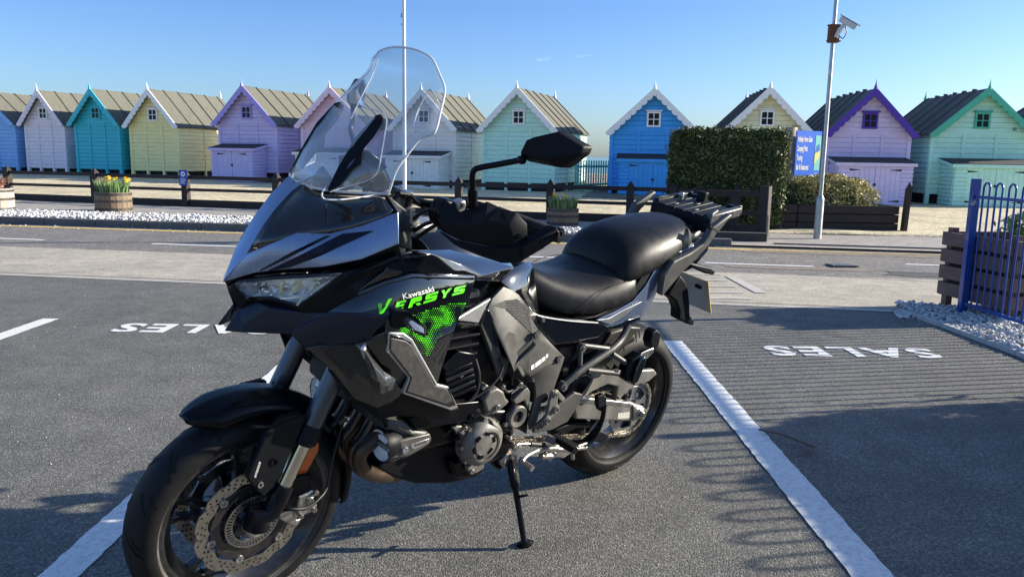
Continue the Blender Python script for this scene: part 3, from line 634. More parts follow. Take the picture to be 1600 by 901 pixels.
# ================================================================== BARRELS AND DAFFODILS
M_stave = pmat('weathered_oak', (0.21, 0.155, 0.10), .8, var=.35, vscale=6, bump=.5, bscale=50, grain=(4, 4, 1), dirt=((.12, .05, .025, 1), .5, 6))
M_stavel = pmat('pale_weathered_oak', (0.42, 0.37, 0.31), .8, var=.25, vscale=6, bump=.5, bscale=50, grain=(4, 4, 1))
M_hoop = pmat('barrel_hoop', (0.06, 0.055, 0.05), .55, metal=.4, var=.3, vscale=20)
M_soil = pmat('soil', (0.035, 0.025, 0.018), .95, bump=.8, bscale=30)
M_leaf = island_mat('daffodil_leaf', (0.08, 0.15, 0.06, 1), (0.22, 0.34, 0.12, 1), .5)
M_petal = pmat('yellow_petal', (0.85, 0.60, 0.02), .5, var=.1); M_trump = pmat('golden_trumpet', (0.85, 0.50, 0.01), .5)
def barrel(x, y, r, h, label, mat, z=PZ - .03):
    b = empty('barrel_planter', (x, y, z)); tag(b, label, 'planter', 'half barrel planters on the white gravel')
    n = 20; rad = lambda t: r * (.90 + .10 * math.sin(math.pi * (.25 + t * .5)))
    for i in range(n):
        a0, a1 = 2 * math.pi * (i + .03) / n, 2 * math.pi * (i + .97) / n; m = MB(); v = []
        for k in range(5):
            t = k / 4; rr = rad(t)
            for a in (a0, a1): v += [(rr * math.cos(a), rr * math.sin(a), h * t), ((rr - .025) * math.cos(a), (rr - .025) * math.sin(a), h * t)]
        f = []
        for k in range(4): q0 = 4 * k; q1 = q0 + 4; f += [(q0, q0 + 2, q1 + 2, q1), (q0 + 1, q1 + 1, q1 + 3, q0 + 3), (q0, q1, q1 + 1, q0 + 1), (q0 + 2, q0 + 3, q1 + 3, q1 + 2)]
        f.append((16, 18, 19, 17)); mk('stave', v, f, mat, b)
    for t in (.12, .55, .90):
        rr = rad(t) + .003; MB().lathe([(rr, h * t - .022), (rr + .004, h * t - .02), (rr + .004, h * t + .02), (rr, h * t + .022)], 28).build('hoop', M_hoop, b)
    MB().lathe([(0, h * .9), (r * .95, h * .88)], 20).build('soil', M_soil, b); return b
def flower(par, p, s, face):
    M = mat_at(p, face); m = MB()
    for k in range(6):
        a = k * math.pi / 3; c, sn = math.cos(a), math.sin(a); pr = lambda u, w, h: M @ Vector(((c * u - sn * w) * s, (sn * u + c * w) * s, h * s))
        m.add([pr(.1, 0, 0), pr(.6, -.28, .1), pr(1, 0, .05), pr(.6, .28, .1)], [(0, 1, 2, 3)])
    m.lathe([(.18, 0), (.26, .3), (.32, .62), (.40, .70)], 8, M @ Matrix.Diagonal((s, s, s, 1)), 1)
    return m.build('flower', [M_petal, M_trump], par)
def leafclump(par, x, y, z, r, h, n, mat, w=.012, name='leaves', lean=.35, droop=.0):
    V = []; F_ = []
    for i in range(n):
        a = random.uniform(0, 6.28); rr = r * math.sqrt(random.random()); bx, by = x + rr * math.cos(a), y + rr * math.sin(a)
        hh = h * random.uniform(.55, 1.1); la = a + random.uniform(-.8, .8); ln = lean * random.uniform(.1, 1) * hh; tw = random.uniform(0, 3.14)
        wx, wy = math.cos(tw) * w, math.sin(tw) * w; k0 = len(V)
        for k in range(5):
            t = k / 4; cx = bx + math.cos(la) * ln * t * t; cy = by + math.sin(la) * ln * t * t; cz = z + hh * (t - droop * t * t); ww = (1 - t ** 3) * .98 + .02
            V += [(cx - wx * ww, cy - wy * ww, cz), (cx + wx * ww, cy + wy * ww, cz)]
        F_ += [(k0 + 2 * k, k0 + 2 * k + 1, k0 + 2 * k + 3, k0 + 2 * k + 2) for k in range(4)]
    o = mk(name, V, F_, mat, par); o['kind'] = 'stuff'; return o
def daffs(x, y, z, r, h, nl, nf, label, seed):
    random.seed(seed); d = empty('daffodils', (x, y, z)); tag(d, label, 'daffodils', 'daffodils in the barrels')
    leafclump(d, 0, 0, 0, r, h, nl, M_leaf, .009)
    for i in range(nf):
        a = random.uniform(0, 6.28); rr = r * random.uniform(.2, 1.15); p = Vector((rr * math.cos(a), rr * math.sin(a), h * random.uniform(.9, 1.18)))
        st = MB().tube([(p.x * .6, p.y * .6, 0), (p.x * .85, p.y * .85, p.z * .6), (p.x, p.y, p.z)], .004, 5).build('stem', M_leaf, d)
        flower(d, p, .036, Vector((random.uniform(-.5, 1), -1 + random.uniform(0, .8), .25)))
    return d
b1 = gnd(173, 331, PZ - .03); b2 = gnd(880, 353, PZ - .03)
barrel(b1.x - .06, b1.y + .25, .33, .36, 'half barrel planter on white gravel at the left, banded dark and rusty', M_stave)
daffs(b1.x - .06, b1.y + .25, PZ + .29, .28, .27, 700, 17, 'daffodils in full yellow bloom in the left half barrel', 3)
barrel(b2.x, b2.y + .25, .28, .29, 'small weathered half barrel planter behind the motorcycle seat', M_stave)
daffs(b2.x, b2.y + .25, PZ + .22, .24, .24, 640, 7, 'daffodils mostly in bud in the barrel behind the motorcycle', 4)
b3 = gnd(-22, 331, PZ - .03)
barrel(b3.x, b3.y + .2, .36, .42, 'pale half barrel planter cut off at the left edge', M_stavel)
M_phor = island_mat('bronze_flax_leaf', (0.22, 0.08, 0.05, 1), (0.42, 0.22, 0.12, 1), .5)
fx = empty('flax_plant', (b3.x, b3.y + .2, PZ + .3)); tag(fx, 'bronze spiky flax plant in the pale barrel at the left edge', 'plant'); leafclump(fx, 0, 0, 0, .12, .55, 130, M_phor, .014, lean=1.0, droop=.45)

# ================================================================== POLES
M_galv = pmat('galvanised_steel', (0.40, 0.41, 0.40), .42, metal=.75, var=.16, vscale=7, rvar=.12, dirt=((.3, .27, .22, 1), .3, 5))
M_wpole = pmat('white_pole_paint', (.72, .72, .71), .35, var=.05, vscale=9)
lp = empty('lamp_post', (4.87, 12.78, .03)); tag(lp, 'grey steel lamp post carrying a security camera on the far pavement', 'lamp post')
MB().lathe([(.062, 0), (.062, .60), (.058, .64), (.040, .68)], 16).build('base', M_galv, lp, ang=40)
MB().tube([(0, 0, .66), (0, 0, 3.72)], [.034, .029], 14).build('pole', M_galv, lp, ang=40)
MB().lathe([(.028, 3.7), (.05, 3.76), (.055, 3.85), (.055, 5.0), (.0, 5.0)], 14).build('upper_tube', M_wpole, lp, ang=40)
MB().box(-.12, .6, -.12, .12, 5.0, 5.1).build('lantern', M_galv, lp, bevel=.02)
cc = empty('security_camera', (4.87, 12.78, 3.20)); tag(cc, 'pale bullet security camera on a rusty clamp on the lamp post', 'security camera')
M_rust = pmat('rust', (.16, .07, .035), .85, var=.4, vscale=20, bump=.5); M_cam = pmat('camera_case', (.62, .62, .58), .45, var=.06)
MB().box(-.075, .08, -.055, .055, -.15, .12).build('clamp', M_rust, cc, bevel=.008)
for z in (.10, -.13): MB().tube([(-.12, -.05, z), (.10, -.05, z)], .012, 6).build('bolt', M_rust, cc)
MB().tube([(.02, -.06, -.08), (.06, -.09, .03), (.11, -.10, .10), (.16, -.09, .15)], [.035, .04, .03, .022], 8).build('bracket', M_cam, cc, ang=40)
dcm = Vector((.80, -.30, -.52)).normalized(); sd_ = dcm.cross(Vector((0, 0, 1))).normalized(); up_ = sd_.cross(dcm)
Mc = Matrix(((dcm.x, sd_.x, up_.x, .05), (dcm.y, sd_.y, up_.y, -.09), (dcm.z, sd_.z, up_.z, .20), (0, 0, 0, 1)))
MB().box(0, .27, -.045, .045, -.045, .035, M=Mc).build('housing', M_cam, cc, bevel=.015)
MB().box(-.03, .32, -.055, .055, .040, .048, M=Mc).build('sunshield', M_cam, cc, bevel=.004)
MB().box(.2705, .273, -.04, .04, -.04, .03, M=Mc).build('lens_window', M_pane, cc)
MB().tube(spline([(.03, -.07, -.02), (.10, -.12, -.10), (.16, -.10, .0), (.12, -.1, .12), (.2, -.1, .16)], 5), .008, 6).build('cable', M_iron, cc)
fp = empty('flagpole', (-1.93, 14.25, 0)); tag(fp, 'tall white flagpole rising behind the windscreen', 'flagpole')
MB().lathe([(.034, 0), (.033, 2), (.028, 5.2), (.026, 6.8), (0, 6.82)], 14).build('pole', M_wpole, fp, ang=40)
MB().box(-.05, -.026, -.015, .015, 3.55, 3.62).build('cleat', M_galv, fp); MB().box(-.045, -.026, -.012, .012, 3.42, 3.45).build('cleat', M_galv, fp)
MB().lathe([(.0, 6.95), (.05, 6.9), (.05, 6.84), (0, 6.8)], 10).build('finial', M_wpole, fp)

# ================================================================== BLUE RAILING
M_bluer = pmat('blue_enamel', srgb(2, 62, 140), .32, var=.08, vscale=12, coat=.3, dirt=((.3, .3, .32, 1), .12, 25))
rl = empty('railing', (3.80, 6.64, 0)); tag(rl, 'blue hoop topped metal railing beside the car park', 'railing')
for k in range(4):
    MB().box(-.03, .03, -.03, .03, -.02, 1.13).build('post', M_bluer, rl, bevel=.004).location.y = -2.55 * k
bar0 = MB().tube([(0, 0, .10)] + [(0, 0, 1.06)] + [(0, -.042 + .042 * math.cos(t), 1.06 + .042 * math.sin(t)) for t in (.4, .8, 1.2, 1.57, 1.95, 2.35, 2.75)] + [(0, -.084, 1.06), (0, -.084, .10)], .0085, 8).build('hoop_bar', M_bluer, rl, ang=60)
yy = -.095; first = True
for k in range(3):
    y = -2.55 * k - .12
    while y > -2.55 * (k + 1) + .17:
        o = bar0 if first else bar0.copy()
        if not first: COL.objects.link(o)
        first = False; o.location = (0, y, 0); y -= .168
for k in range(3):
    for z in (.095, .985): MB().box(-.014, .014, -2.55 * (k + 1) + .031, -2.55 * k - .031, z - .012, z + .012).build('rail', M_bluer, rl)
MB().tube([(-.02, -.05, .95), (-.045, -.05, .92)], .012, 8).build('latch', M_galv, rl)

# ================================================================== SLATTED PLANTERS BY THE RAILING
def slat_planter(x, y, rz, W, D, label, h=.68):
    b = empty('slatted_planter', (x, y, 0), rz); tag(b, label, 'planter', 'brown slatted planters by the railing')
    for px in (.05, W - .05):
        for py in (.05, D - .05): MB().box(px - .03, px + .03, py - .03, py + .03, 0, h + .02).build('leg', M_brown, b)
    z = .11
    while z < h - .05:
        MB().box(0, W, -.018, .018, z, z + .115).build('board', M_brown, b, bevel=.004, seg=1)
        MB().box(0, W, D - .018, D + .018, z, z + .115).build('board', M_brown, b)
        MB().box(-.018, .018, .02, D - .02, z, z + .115).build('board', M_brown, b, bevel=.004, seg=1)
        MB().box(W - .018, W + .018, .02, D - .02, z, z + .115).build('board', M_brown, b); z += .145
    MB().box(.03, W - .03, .03, D - .03, .13, h - .10).build('soil', M_soil, b); return b
slat_planter(3.93, 6.22, .17, 2.2, .82, 'brown slatted timber planter behind the blue railing post')
M_lime = island_mat('lime_leaf', (0.10, 0.18, 0.03, 1), (0.42, 0.50, 0.10, 1), .5)
def bush(name, label, cat, c, rad, n, size, mat, seed, box=False, core=None, group=None):
    g = np.random.default_rng(seed); root = empty(name, c); tag(root, label, cat, group)
    if box:
        p = g.uniform(-1, 1, (n, 3)); face = g.integers(0, 3, n); 
        m = g.random(n) < .86; sgn = np.sign(p[np.arange(n), face]); p[np.arange(n)[m], face[m]] = (sgn * g.uniform(.86, 1.04, n))[m]
        p[:, 0] *= 1 + .04 * np.sin(p[:, 2] * 7 + p[:, 1] * 4); p[:, 1] *= 1 + .08 * np.sin(p[:, 0] * 8 + p[:, 2] * 5) + .05 * np.sin(p[:, 0] * 17 - p[:, 2] * 9); p[:, 2] += (.05 * np.sin(p[:, 0] * 9) + .04 * np.sin(p[:, 0] * 23 + 1)) * (p[:, 2] > .5)
        # rounded corners
        q = np.abs(p); l = (q ** 8).sum(1) ** (1 / 8); l = np.maximum(l, .5); p = np.where((l > 1.02)[:, None], p / l[:, None], p)
    else:
        d = g.normal(size=(n, 3)); d /= np.linalg.norm(d, axis=1)[:, None]; r = np.where(g.random(n) < .8, g.uniform(.84, 1.03, n), g.uniform(.4, .9, n))
        lump = 1 + .10 * np.sin(d[:, 0] * 7 + 1) * np.cos(d[:, 2] * 6) + .07 * np.sin(d[:, 1] * 11 + d[:, 0] * 9); p = d * (r * lump)[:, None]; p[:, 2] = np.sign(p[:, 2]) * np.abs(p[:, 2]) ** .8; p[:, 2] = np.maximum(p[:, 2], -.6)
    p = p * np.array(rad)
    wild = g.random(n) < .05; p[wild] *= 1 + g.uniform(0, .09, (int(wild.sum()), 1))
    a = g.normal(size=(n, 3)); a[:, 2] += .2; a /= np.linalg.norm(a, axis=1)[:, None]; b = np.cross(a, g.normal(size=(n, 3))); b /= np.linalg.norm(b, axis=1)[:, None]
    s = (size * g.uniform(.6, 1.4, n))[:, None]; w = .30
    V = np.stack([p - a * s * .5, p + b * s * w * .5, p + a * s * .5, p - b * s * w * .5], 1).reshape(-1, 3)
    me = bpy.data.meshes.new('foliage'); me.vertices.add(4 * n); me.vertices.foreach_set('co', V.reshape(-1).astype('f')); me.loops.add(4 * n); me.loops.foreach_set('vertex_index', np.arange(4 * n, dtype='i'))
    me.polygons.add(n); me.polygons.foreach_set('loop_start', np.arange(0, 4 * n, 4, dtype='i')); me.polygons.foreach_set('loop_total', np.full(n, 4, 'i')); me.update(); me.materials.append(mat)
    f = link(bpy.data.objects.new('foliage', me), root); f['kind'] = 'stuff'
    if core:
        k = core; m = MB(); m.box(-rad[0] * k, rad[0] * k, -rad[1] * k, rad[1] * k, -rad[2] * (1 if box else .6), rad[2] * k) if box else m.lathe([(0, rad[2] * k), (rad[0] * k * .6, rad[2] * k * .8), (rad[0] * k, 0), (rad[0] * k * .8, -rad[2] * .55), (0, -rad[2] * .55)], 12, Matrix.Diagonal((1, rad[1] / rad[0], 1, 1)))
        m.build('branches', M_core, root)
    for i in range(4):
        x = rad[0] * random.uniform(-.5, .5); y = rad[1] * random.uniform(-.4, .4); MB().tube([(x, y, -rad[2] * 1.0), (x * 1.1, y, 0), (x * 1.5, y, rad[2] * .6)], [.02, .015, .008], 5).build('stem', M_core, root)
    return root
M_core = pmat('twiggy_core', (0.035, 0.045, 0.02), .95, var=.4, vscale=12, bump=1, bscale=18)
bush('leafy_plant', 'lime green leafy plants in the slatted planter behind the railing', 'plant', (4.75, 6.68, .74), (.62, .26, .18), 1500, .10, M_lime, 21)
bush('hedge', 'low clipped hedge growing behind the blue railing toward the viewer', 'hedge', (4.28, 1.72, .55), (.30, 2.65, .54), 26000, .07, M_lime, 22, box=True, core=.93)
for i, (yy, hh) in enumerate(((3.6, 1.2), (2.8, 1.16), (2.15, 1.22))): bush('shrub', ('taller shoots rising from the far end of the low hedge', 'middle tuft of shoots rising from the low hedge', 'taller tuft rising from the low hedge nearest the viewer')[i], 'shrub', (4.28, yy, .96), (.24, .20, hh - .96), 900, .07, M_lime, 30 + i)
# ================================================================== HEDGE, BUSH, DARK PLANTER
M_hedge = island_mat('bamboo_hedge_leaf', (0.014, 0.030, 0.007, 1), (0.17, 0.19, 0.05, 1), .5)
hd = bush('hedge', 'tall clipped bamboo hedge beside the bright blue hut', 'hedge', (3.88, 14.75, .93), (1.02, .42, .86), 46000, .075, M_hedge, 5, box=True, core=.82); hd.rotation_euler = (0, 0, -.35)
M_var = island_mat('variegated_leaf', (0.07, 0.10, 0.02, 1), (0.80, 0.66, 0.28, 1), .5)
pb = gnd(1295, 345, .3)
bush('shrub', 'rounded cream and green variegated bush in the black planter', 'shrub', (5.72, 14.75, .62), (.88, .42, .38), 9000, .075, M_var, 6, core=.8)
bush('shrub', 'darker green foliage between the hedge and the variegated bush', 'shrub', (4.98, 14.75, .56), (.38, .35, .30), 3000, .075, island_mat('euonymus_leaf', (.02, .035, .012, 1), (.16, .2, .06, 1), .5), 9, core=.8)
tb = empty('timber_planter', (4.92, 14.22, 0), .03); tag(tb, 'long black timber raised bed holding the variegated bush', 'raised bed')
for k in range(3):
    MB().box(.12, 1.93, -.03, .03, .03 + k * .155, .175 + k * .155).build('board', M_woodh, tb, bevel=.006, seg=1)
    MB().box(.0, .05, .07, 1.05, .03 + k * .155, .175 + k * .155).build('board', M_woodh, tb, bevel=.006, seg=1)
    MB().box(-.28, .11, -.02, .04, .03 + k * .155, .175 + k * .155).build('board', M_woodh, tb, bevel=.006, seg=1)
    MB().box(1.88, 1.93, .04, 1.05, .03 + k * .155, .175 + k * .155).build('board', M_woodh, tb, bevel=.006, seg=1)
MB().box(.02, 1.87, .06, 1.0, .05, .40).build('soil', M_soil, tb)
m = MB().box(-.035, .035, -.06, .06, 0, .76); m.add([(-.035, -.06, .76), (.035, -.06, .76), (.035, .06, .76), (-.035, .06, .76), (0, 0, .90)], [(0, 1, 4), (1, 2, 4), (2, 3, 4), (3, 0, 4)])
o = m.build('fence_post', M_wood); tag(o, 'single pointed black post at the right end of the raised bed', 'post'); o.location = (6.93, 14.20, .03); o.rotation_euler = (0, .035, 0)

# ================================================================== HOLIDAY PARK SIGN
sg = empty('park_sign', (5.04, 15.2, 0)); tag(sg, 'blue holiday home sales board on a rough timber post', 'sign')
M_log = pmat('silvered_log', (.46, .38, .29), .8, var=.3, vscale=4, bump=.7, bscale=25, grain=(4, 4, 1), dirt=((.14, .10, .07, 1), .6, 5))
M_sb = pmat('sign_blue', srgb(14, 100, 215), .4); 
v, f = tube_geo([(.05, 0, 0), (.06, 0, .5), (.05, 0, 1.1), (.065, 0, 1.86)], [.17, .16, .165, .155], 12); mk('post', v, f, M_log, sg, ang=40)
# board turned towards the road, seen at a slant
bl = at_depth(1243, 278, 15.0); brr = at_depth(1284, 274, 15.9)
z0, z1 = .98, 1.80
Pa = Vector((5.34, 14.96, 0)) - Vector((5.20, 15.2, 0)); Pb = Vector((5.90, 15.22, 0)) - Vector((5.20, 15.2, 0))
dd = (Pb - Pa).normalized(); nn = Vector((dd.y, -dd.x, 0))
SM = Matrix(((dd.x, 0, nn.x, Pa.x), (dd.y, 0, nn.y, Pa.y), (0, 1, 0, z0), (0, 0, 0, 1)))
SL = (Pb - Pa).length
MB().box(0, SL, 0, z1 - z0, -.03, 0, M=SM).build('board', M_sb, sg, bevel=.004, seg=1)
for i, t in enumerate(('Holiday Home Sales', 'Camping Pods', 'Touring', 'Bar & Restaurant')):
    text_mesh(t, .145, M_nw, sg, SM @ Matrix.Translation((.03, z1 - z0 - .20 - i * .17, .0015)), 'lettering', .001, bold=.004, xs=.30)
pic = SM @ Matrix.Translation((SL - .15, 0, .002)) @ Matrix.Diagonal((.68, 1, 1, 1))
MB().box(0, .20, .10, .74, 0, .001, M=pic).build('picture_panel', pmat('panel_green', srgb(120, 200, 190), .4), sg)
MB().prism([(0, .22), (.20, .36), (.20, .50), (0, .40)], .0012, .002, pic).build('picture_band', pmat('panel_yellow', srgb(222, 214, 120), .4), sg)
MB().prism([(0.02, .42), (.18, .46), (.15, .58), (.06, .56)], .0022, .003, pic).build('picture_band', pmat('panel_blue', srgb(40, 110, 190), .4), sg)
text_mesh('www', .04, M_nw, sg, SM @ Matrix.Translation((SL - .14, .03, .0015)), 'lettering', .001)
for zz in (1.05, 1.7): MB().tube([(.05, .0, zz), (Pa.x + .2, Pa.y + .22, zz)], .02, 6).build('bracket', M_galv, sg)

# mint picket fence beyond the mint hut ---------------------------------
pf = empty('picket_fence', (2.30, 26.6, .06), 1.02); tag(pf, 'mint green picket fence beside the mint beach hut', 'fence')
P_mf = paint('pale_green_paint', (150, 214, 190))
for i in range(14):
    m = MB().box(-.035, .035, -.012, .012, 0, 1.0).lathe([(0, .10), (.03, .06), (.02, 0)], 6, Matrix.Translation((0, 0, 1.0))); m.build('picket', P_mf, pf).location.x = i * .19 - .6
for z in (.25, .85): MB().box(-.65, 2.0, .013, .05, z, z + .07).build('rail', P_mf, pf)
# porch post at the back corner of the mint hut
# ground bits -------------------------------------------------------------
tw = empty('twig', (1.16, 3.45, .004)); tag(tw, 'thin dry twig lying on the white parking line', 'twig')
M_twig = pmat('dry_twig', (.14, .10, .07), .8)
MB().tube(spline([(0, .12, .01), (.08, .02, .022), (.155, -.07, .012), (.175, -.12, .014), (.13, -.19, .01)], 4), [.0046] * 16 + [.003], 6).build('stem', M_twig, tw)
MB().tube([(.165, -.09, .013), (.11, -.10, .01)], .0022, 5).build('side_shoot', M_twig, tw)
MB().tube([(.16, -.16, .013), (.06, -.215, .008)], .002, 5).build('side_shoot', M_twig, tw)
def cover(name, px, py, w, d, label, rz):
    p = gnd(px, py); o = empty(name, (p.x, p.y, .006), rz); tag(o, label, 'drain cover')
    MB().box(-w, w, -d, d, 0, .012).build('frame', M_hoop, o)
    for i in range(7): MB().box(-w + .03 + i * (2 * w - .06) / 6 - .012, -w + .03 + i * (2 * w - .06) / 6 + .012, -d + .03, d - .03, .0125, .018).build('bar', pmat('worn_iron', (.2, .2, .19), .4, metal=.5) if False else M_galv, o)
cover('drain_grate', 1388, 391.5, .20, .14, 'iron gully grate at the far roadside near the lamp post', a8)
cover('manhole_cover', 1315, 416, .16, .11, 'small metal cover set in the road past the dashed line', .1)

# litter and grit on the tarmac
pts = []
for i in range(1500):
    x = random.uniform(-6, 3.3); y = random.uniform(1.8, 7.2); pts.append((x, y, 0.001))
for i in range(700):
    y = random.uniform(3.5, 6.9); pts.append((3.30 - abs(random.gauss(0, .12)), y, 0.001))
pebbles('loose_grit', pts, 0.0012, 0.0042, M_peb)
pts = []
for i in range(160):
    x = random.uniform(-10, 3); pts.append((x, YL(x) - random.random() ** 2 * .5, .003))
pebbles('loose_grit', pts, 0.006, 0.018, M_peb)

# ================================================================== MOTORCYCLE
BH, BL = R(221.993), R(10.826)
BM = Matrix.Translation((0.36302, 3.1068, 0.0)) @ Matrix.Rotation(BH, 4, 'Z') @ Matrix.Rotation(-BL, 4, 'X')
BMi = BM.inverted(); _bo = BMi @ CO; _b3 = BMi.to_3x3()
bike = empty('motorcycle', mat=BM); tag(bike, 'black and blue-grey adventure touring motorcycle leaning on its side stand', 'motorcycle')
def L(px, py, y):
    """bike-frame point that the photograph shows at (px, py), lying y metres left of the bike's mid plane"""
    d = _b3 @ ray(px, py); return _bo + d * ((y - _bo.y) / d.y)
B_gloss = pmat('gloss_black_paint', (0.003, 0.0032, 0.004), .08, spec=.6, coat=1.0, dirt=((.012, .012, .012, 1), .15, 60), rvar=.03)
B_metal = pmat('metallic_blue_grey_paint', (0.20, 0.255, 0.375), .30, metal=.72, var=.05, vscale=300, coat=.9, rvar=.05)
B_matt = pmat('matt_black_plastic', (0.0035, 0.0042, 0.0065), .50, spec=.22, var=.12, vscale=40, bump=.15, bscale=900, dirt=((.014, .013, .012, 1), .3, 26))
B_satin = pmat('satin_black_paint', (0.0025, 0.003, 0.005), .26, spec=.20, dirt=((.014, .013, .012, 1), .3, 30), rvar=.08)
B_dusty = pmat('dusty_black_plastic', (0.016, 0.0155, 0.015), .5, var=.3, vscale=30, bump=.2, bscale=500, dirt=((.06, .054, .046, 1), .5, 34))
B_cover = pmat('satin_graphite_cover', (0.085, 0.083, 0.078), .45, metal=.3, var=.12, vscale=18, bump=.1, bscale=700, dirt=((.15, .14, .12, 1), .4, 22), rvar=.08)
B_sblue = pmat('satin_midnight_paint', (0.012, 0.018, 0.032), .34, metal=.35, spec=.5, dirt=((.03, .03, .03, 1), .2, 30), rvar=.05)
B_rack = pmat('textured_rack_plastic', (0.010, 0.011, 0.013), .5, spec=.28, bump=.3, bscale=700)
B_plate = pmat('grey_side_plate', (0.05, 0.048, 0.046), .5, metal=.2, var=.08, vscale=30, dirt=((.2, .18, .15, 1), .35, 40))
B_silver = pmat('silver_trim', (0.46, 0.46, 0.46), .33, metal=.8, var=.08, vscale=30, dirt=((.3, .28, .25, 1), .3, 40))
B_seat = pmat('seat_vinyl', (0.006, 0.0062, 0.0075), .42, spec=.28, var=.1, vscale=14, bump=.35, bscale=650, dirt=((.025, .023, .021, 1), .2, 12), rvar=.06)
B_rub = pmat('tyre_rubber', (0.006, 0.006, 0.007), .6, spec=.28, var=.2, vscale=18, bump=.2, bscale=300, dirt=((.02, .018, .016, 1), .35, 14))
B_groove = pmat('recess_shade_and_print', (0.004, 0.004, 0.004), .9)  # near-black for shade in grooves and holes; also black print
B_wall = pmat('sunlit_tyre_wall', (0.055, 0.052, 0.048), .6, spec=.3, var=.25, vscale=30, bump=.25, bscale=260, dirt=((.14, .13, .115, 1), .6, 16))  # pale ring by the rim carries sunlight in its colour, with some dirt
B_rim = pmat('black_alloy', (0.010, 0.010, 0.011), .28, spec=.55, coat=.4, dirt=((.06, .055, .05, 1), .4, 30))
B_steel = pmat('brake_steel', (0.42, 0.40, 0.37), .34, metal=1, var=.15, vscale=25, rvar=.1, bump=.15, bscale=120, grain=(1, 1, 1))
B_alu = pmat('bare_aluminium', (0.40, 0.39, 0.37), .36, metal=.9, var=.15, vscale=25, dirt=((.2, .17, .13, 1), .5, 30), rvar=.1)
B_swing = pmat('dirty_swingarm_alloy', (0.25, 0.24, 0.22), .5, metal=.6, var=.25, vscale=12, dirt=((.10, .085, .065, 1), .75, 14), grain=(1, 1, .25), rvar=.12)
B_engc = pmat('engine_cover_paint', (0.15, 0.143, 0.13), .45, metal=.35, var=.14, vscale=30, dirt=((.3, .27, .23, 1), .4, 30), bump=.2, bscale=500)
B_fork = pmat('grey_fork_tube', (0.085, 0.092, 0.105), .30, metal=.7, var=.06, vscale=30)
B_chrome = pmat('chrome', (0.75, 0.74, 0.72), .08, metal=1, var=.04)
B_gold = pmat('inner_fork_tube', (0.62, 0.60, 0.50), .14, metal=1, var=.08, vscale=20)
B_exh = pmat('heat_bronzed_header', (0.085, 0.060, 0.043), .38, metal=.75, var=.3, vscale=9, dirt=((.04, .03, .025, 1), .6, 12), rvar=.1)
B_orange = pmat('amber_reflector', (0.50, 0.10, 0.015), .22, var=.15, vscale=200, spec=.8)
B_green = pmat('lime_decal', srgb(84, 212, 26), .3, coat=.5)
B_white = pmat('white_decal', (.72, .72, .72), .35)
B_navy = pmat('dark_navy_decal', (0.004, 0.006, 0.016), .3, spec=.3)
B_hose = pmat('rubber_hose', (0.012, 0.012, 0.012), .5)
B_yellow = pmat('number_plate_yellow', (.75, .55, .05), .5); B_pback = pmat('plate_back', (.42, .41, .38), .5, var=.12, vscale=20)
B_grip = pmat('rubber_grip', (0.012, 0.012, 0.012), .75, bump=.6, bscale=250)
def glass_mat(name, tint, rough=0.0, alpha=.88, ior=1.35):
    m = bpy.data.materials.new(name); m.use_nodes = True; N, K = m.node_tree.nodes, m.node_tree.links; N.remove(N['Principled BSDF'])
    out = N['Material Output']; tr = N.new('ShaderNodeBsdfTransparent'); tr.inputs[0].default_value = tint; gl = N.new('ShaderNodeBsdfGlossy'); gl.inputs['Roughness'].default_value = .015 + rough
    lw_ = N.new('ShaderNodeLayerWeight'); lw_.inputs['Blend'].default_value = .5
    pw = N.new('ShaderNodeMath'); pw.operation = 'POWER'; pw.inputs[1].default_value = 4.0; K.new(lw_.outputs['Facing'], pw.inputs[0])
    fr = N.new('ShaderNodeMapRange'); fr.inputs['To Min'].default_value = ((ior - 1) / (ior + 1)) ** 2; fr.inputs['To Max'].default_value = .38; K.new(pw.outputs[0], fr.inputs[0])
    df = N.new('ShaderNodeBsdfDiffuse'); df.inputs[0].default_value = (.7, .72, .75, 1)
    m1 = N.new('ShaderNodeMixShader'); m1.inputs[0].default_value = 1 - alpha; K.new(tr.outputs[0], m1.inputs[1]); K.new(df.outputs[0], m1.inputs[2])
    m2 = N.new('ShaderNodeMixShader'); K.new(fr.outputs[0], m2.inputs[0]); K.new(m1.outputs[0], m2.inputs[1]); K.new(gl.outputs[0], m2.inputs[2]); K.new(m2.outputs[0], out.inputs[0]); return m
G_screen = glass_mat('clear_polycarbonate', (.90, .93, .96, 1), alpha=.91, ior=1.75)
G_edge = glass_mat('polished_screen_edge', (.85, .88, .90, 1), alpha=.35, ior=1.8)
G_lens = glass_mat('clear_lamp_lens', (.985, .99, .99, 1), alpha=.99, ior=1.45)
G_smoke = glass_mat('smoked_lens', (.35, .34, .33, 1), alpha=.85, ior=1.5)

def flip(v): return Vector((v.x, -v.y, v.z))
def add2(name, verts, faces, mat, parent, mirror, **k):
    a = mk(name, verts, faces, mat, parent, **k); 
    if mirror: b = mk(name, [flip(Vector(v)) for v in verts], [tuple(f)[::-1] for f in faces], mat, parent, **k); return a, b
    return a, None
def slab(name, pts, y, depth, mat, parent=None, bevel=.0025, mirror=False, seg=2, ang=35):
    """plate with its own thickness: outline given as (px, py[, y])"""
    P = [L(p[0], p[1], p[2] if len(p) > 2 else y) for p in pts]; n = len(P)
    v = P + [p - Vector((0, depth, 0)) for p in P]
    ar = sum(P[i].x * P[(i + 1) % n].z - P[(i + 1) % n].x * P[i].z for i in range(n))
    f = [tuple(range(n)), tuple(range(n, 2 * n))[::-1]] + [((i + 1) % n, i, n + i, n + (i + 1) % n) for i in range(n)]
    if ar > 0: f = [q[::-1] for q in f]
    return add2(name, v, f, mat, parent or bike, mirror, bevel=bevel, seg=seg, ang=ang)[0]
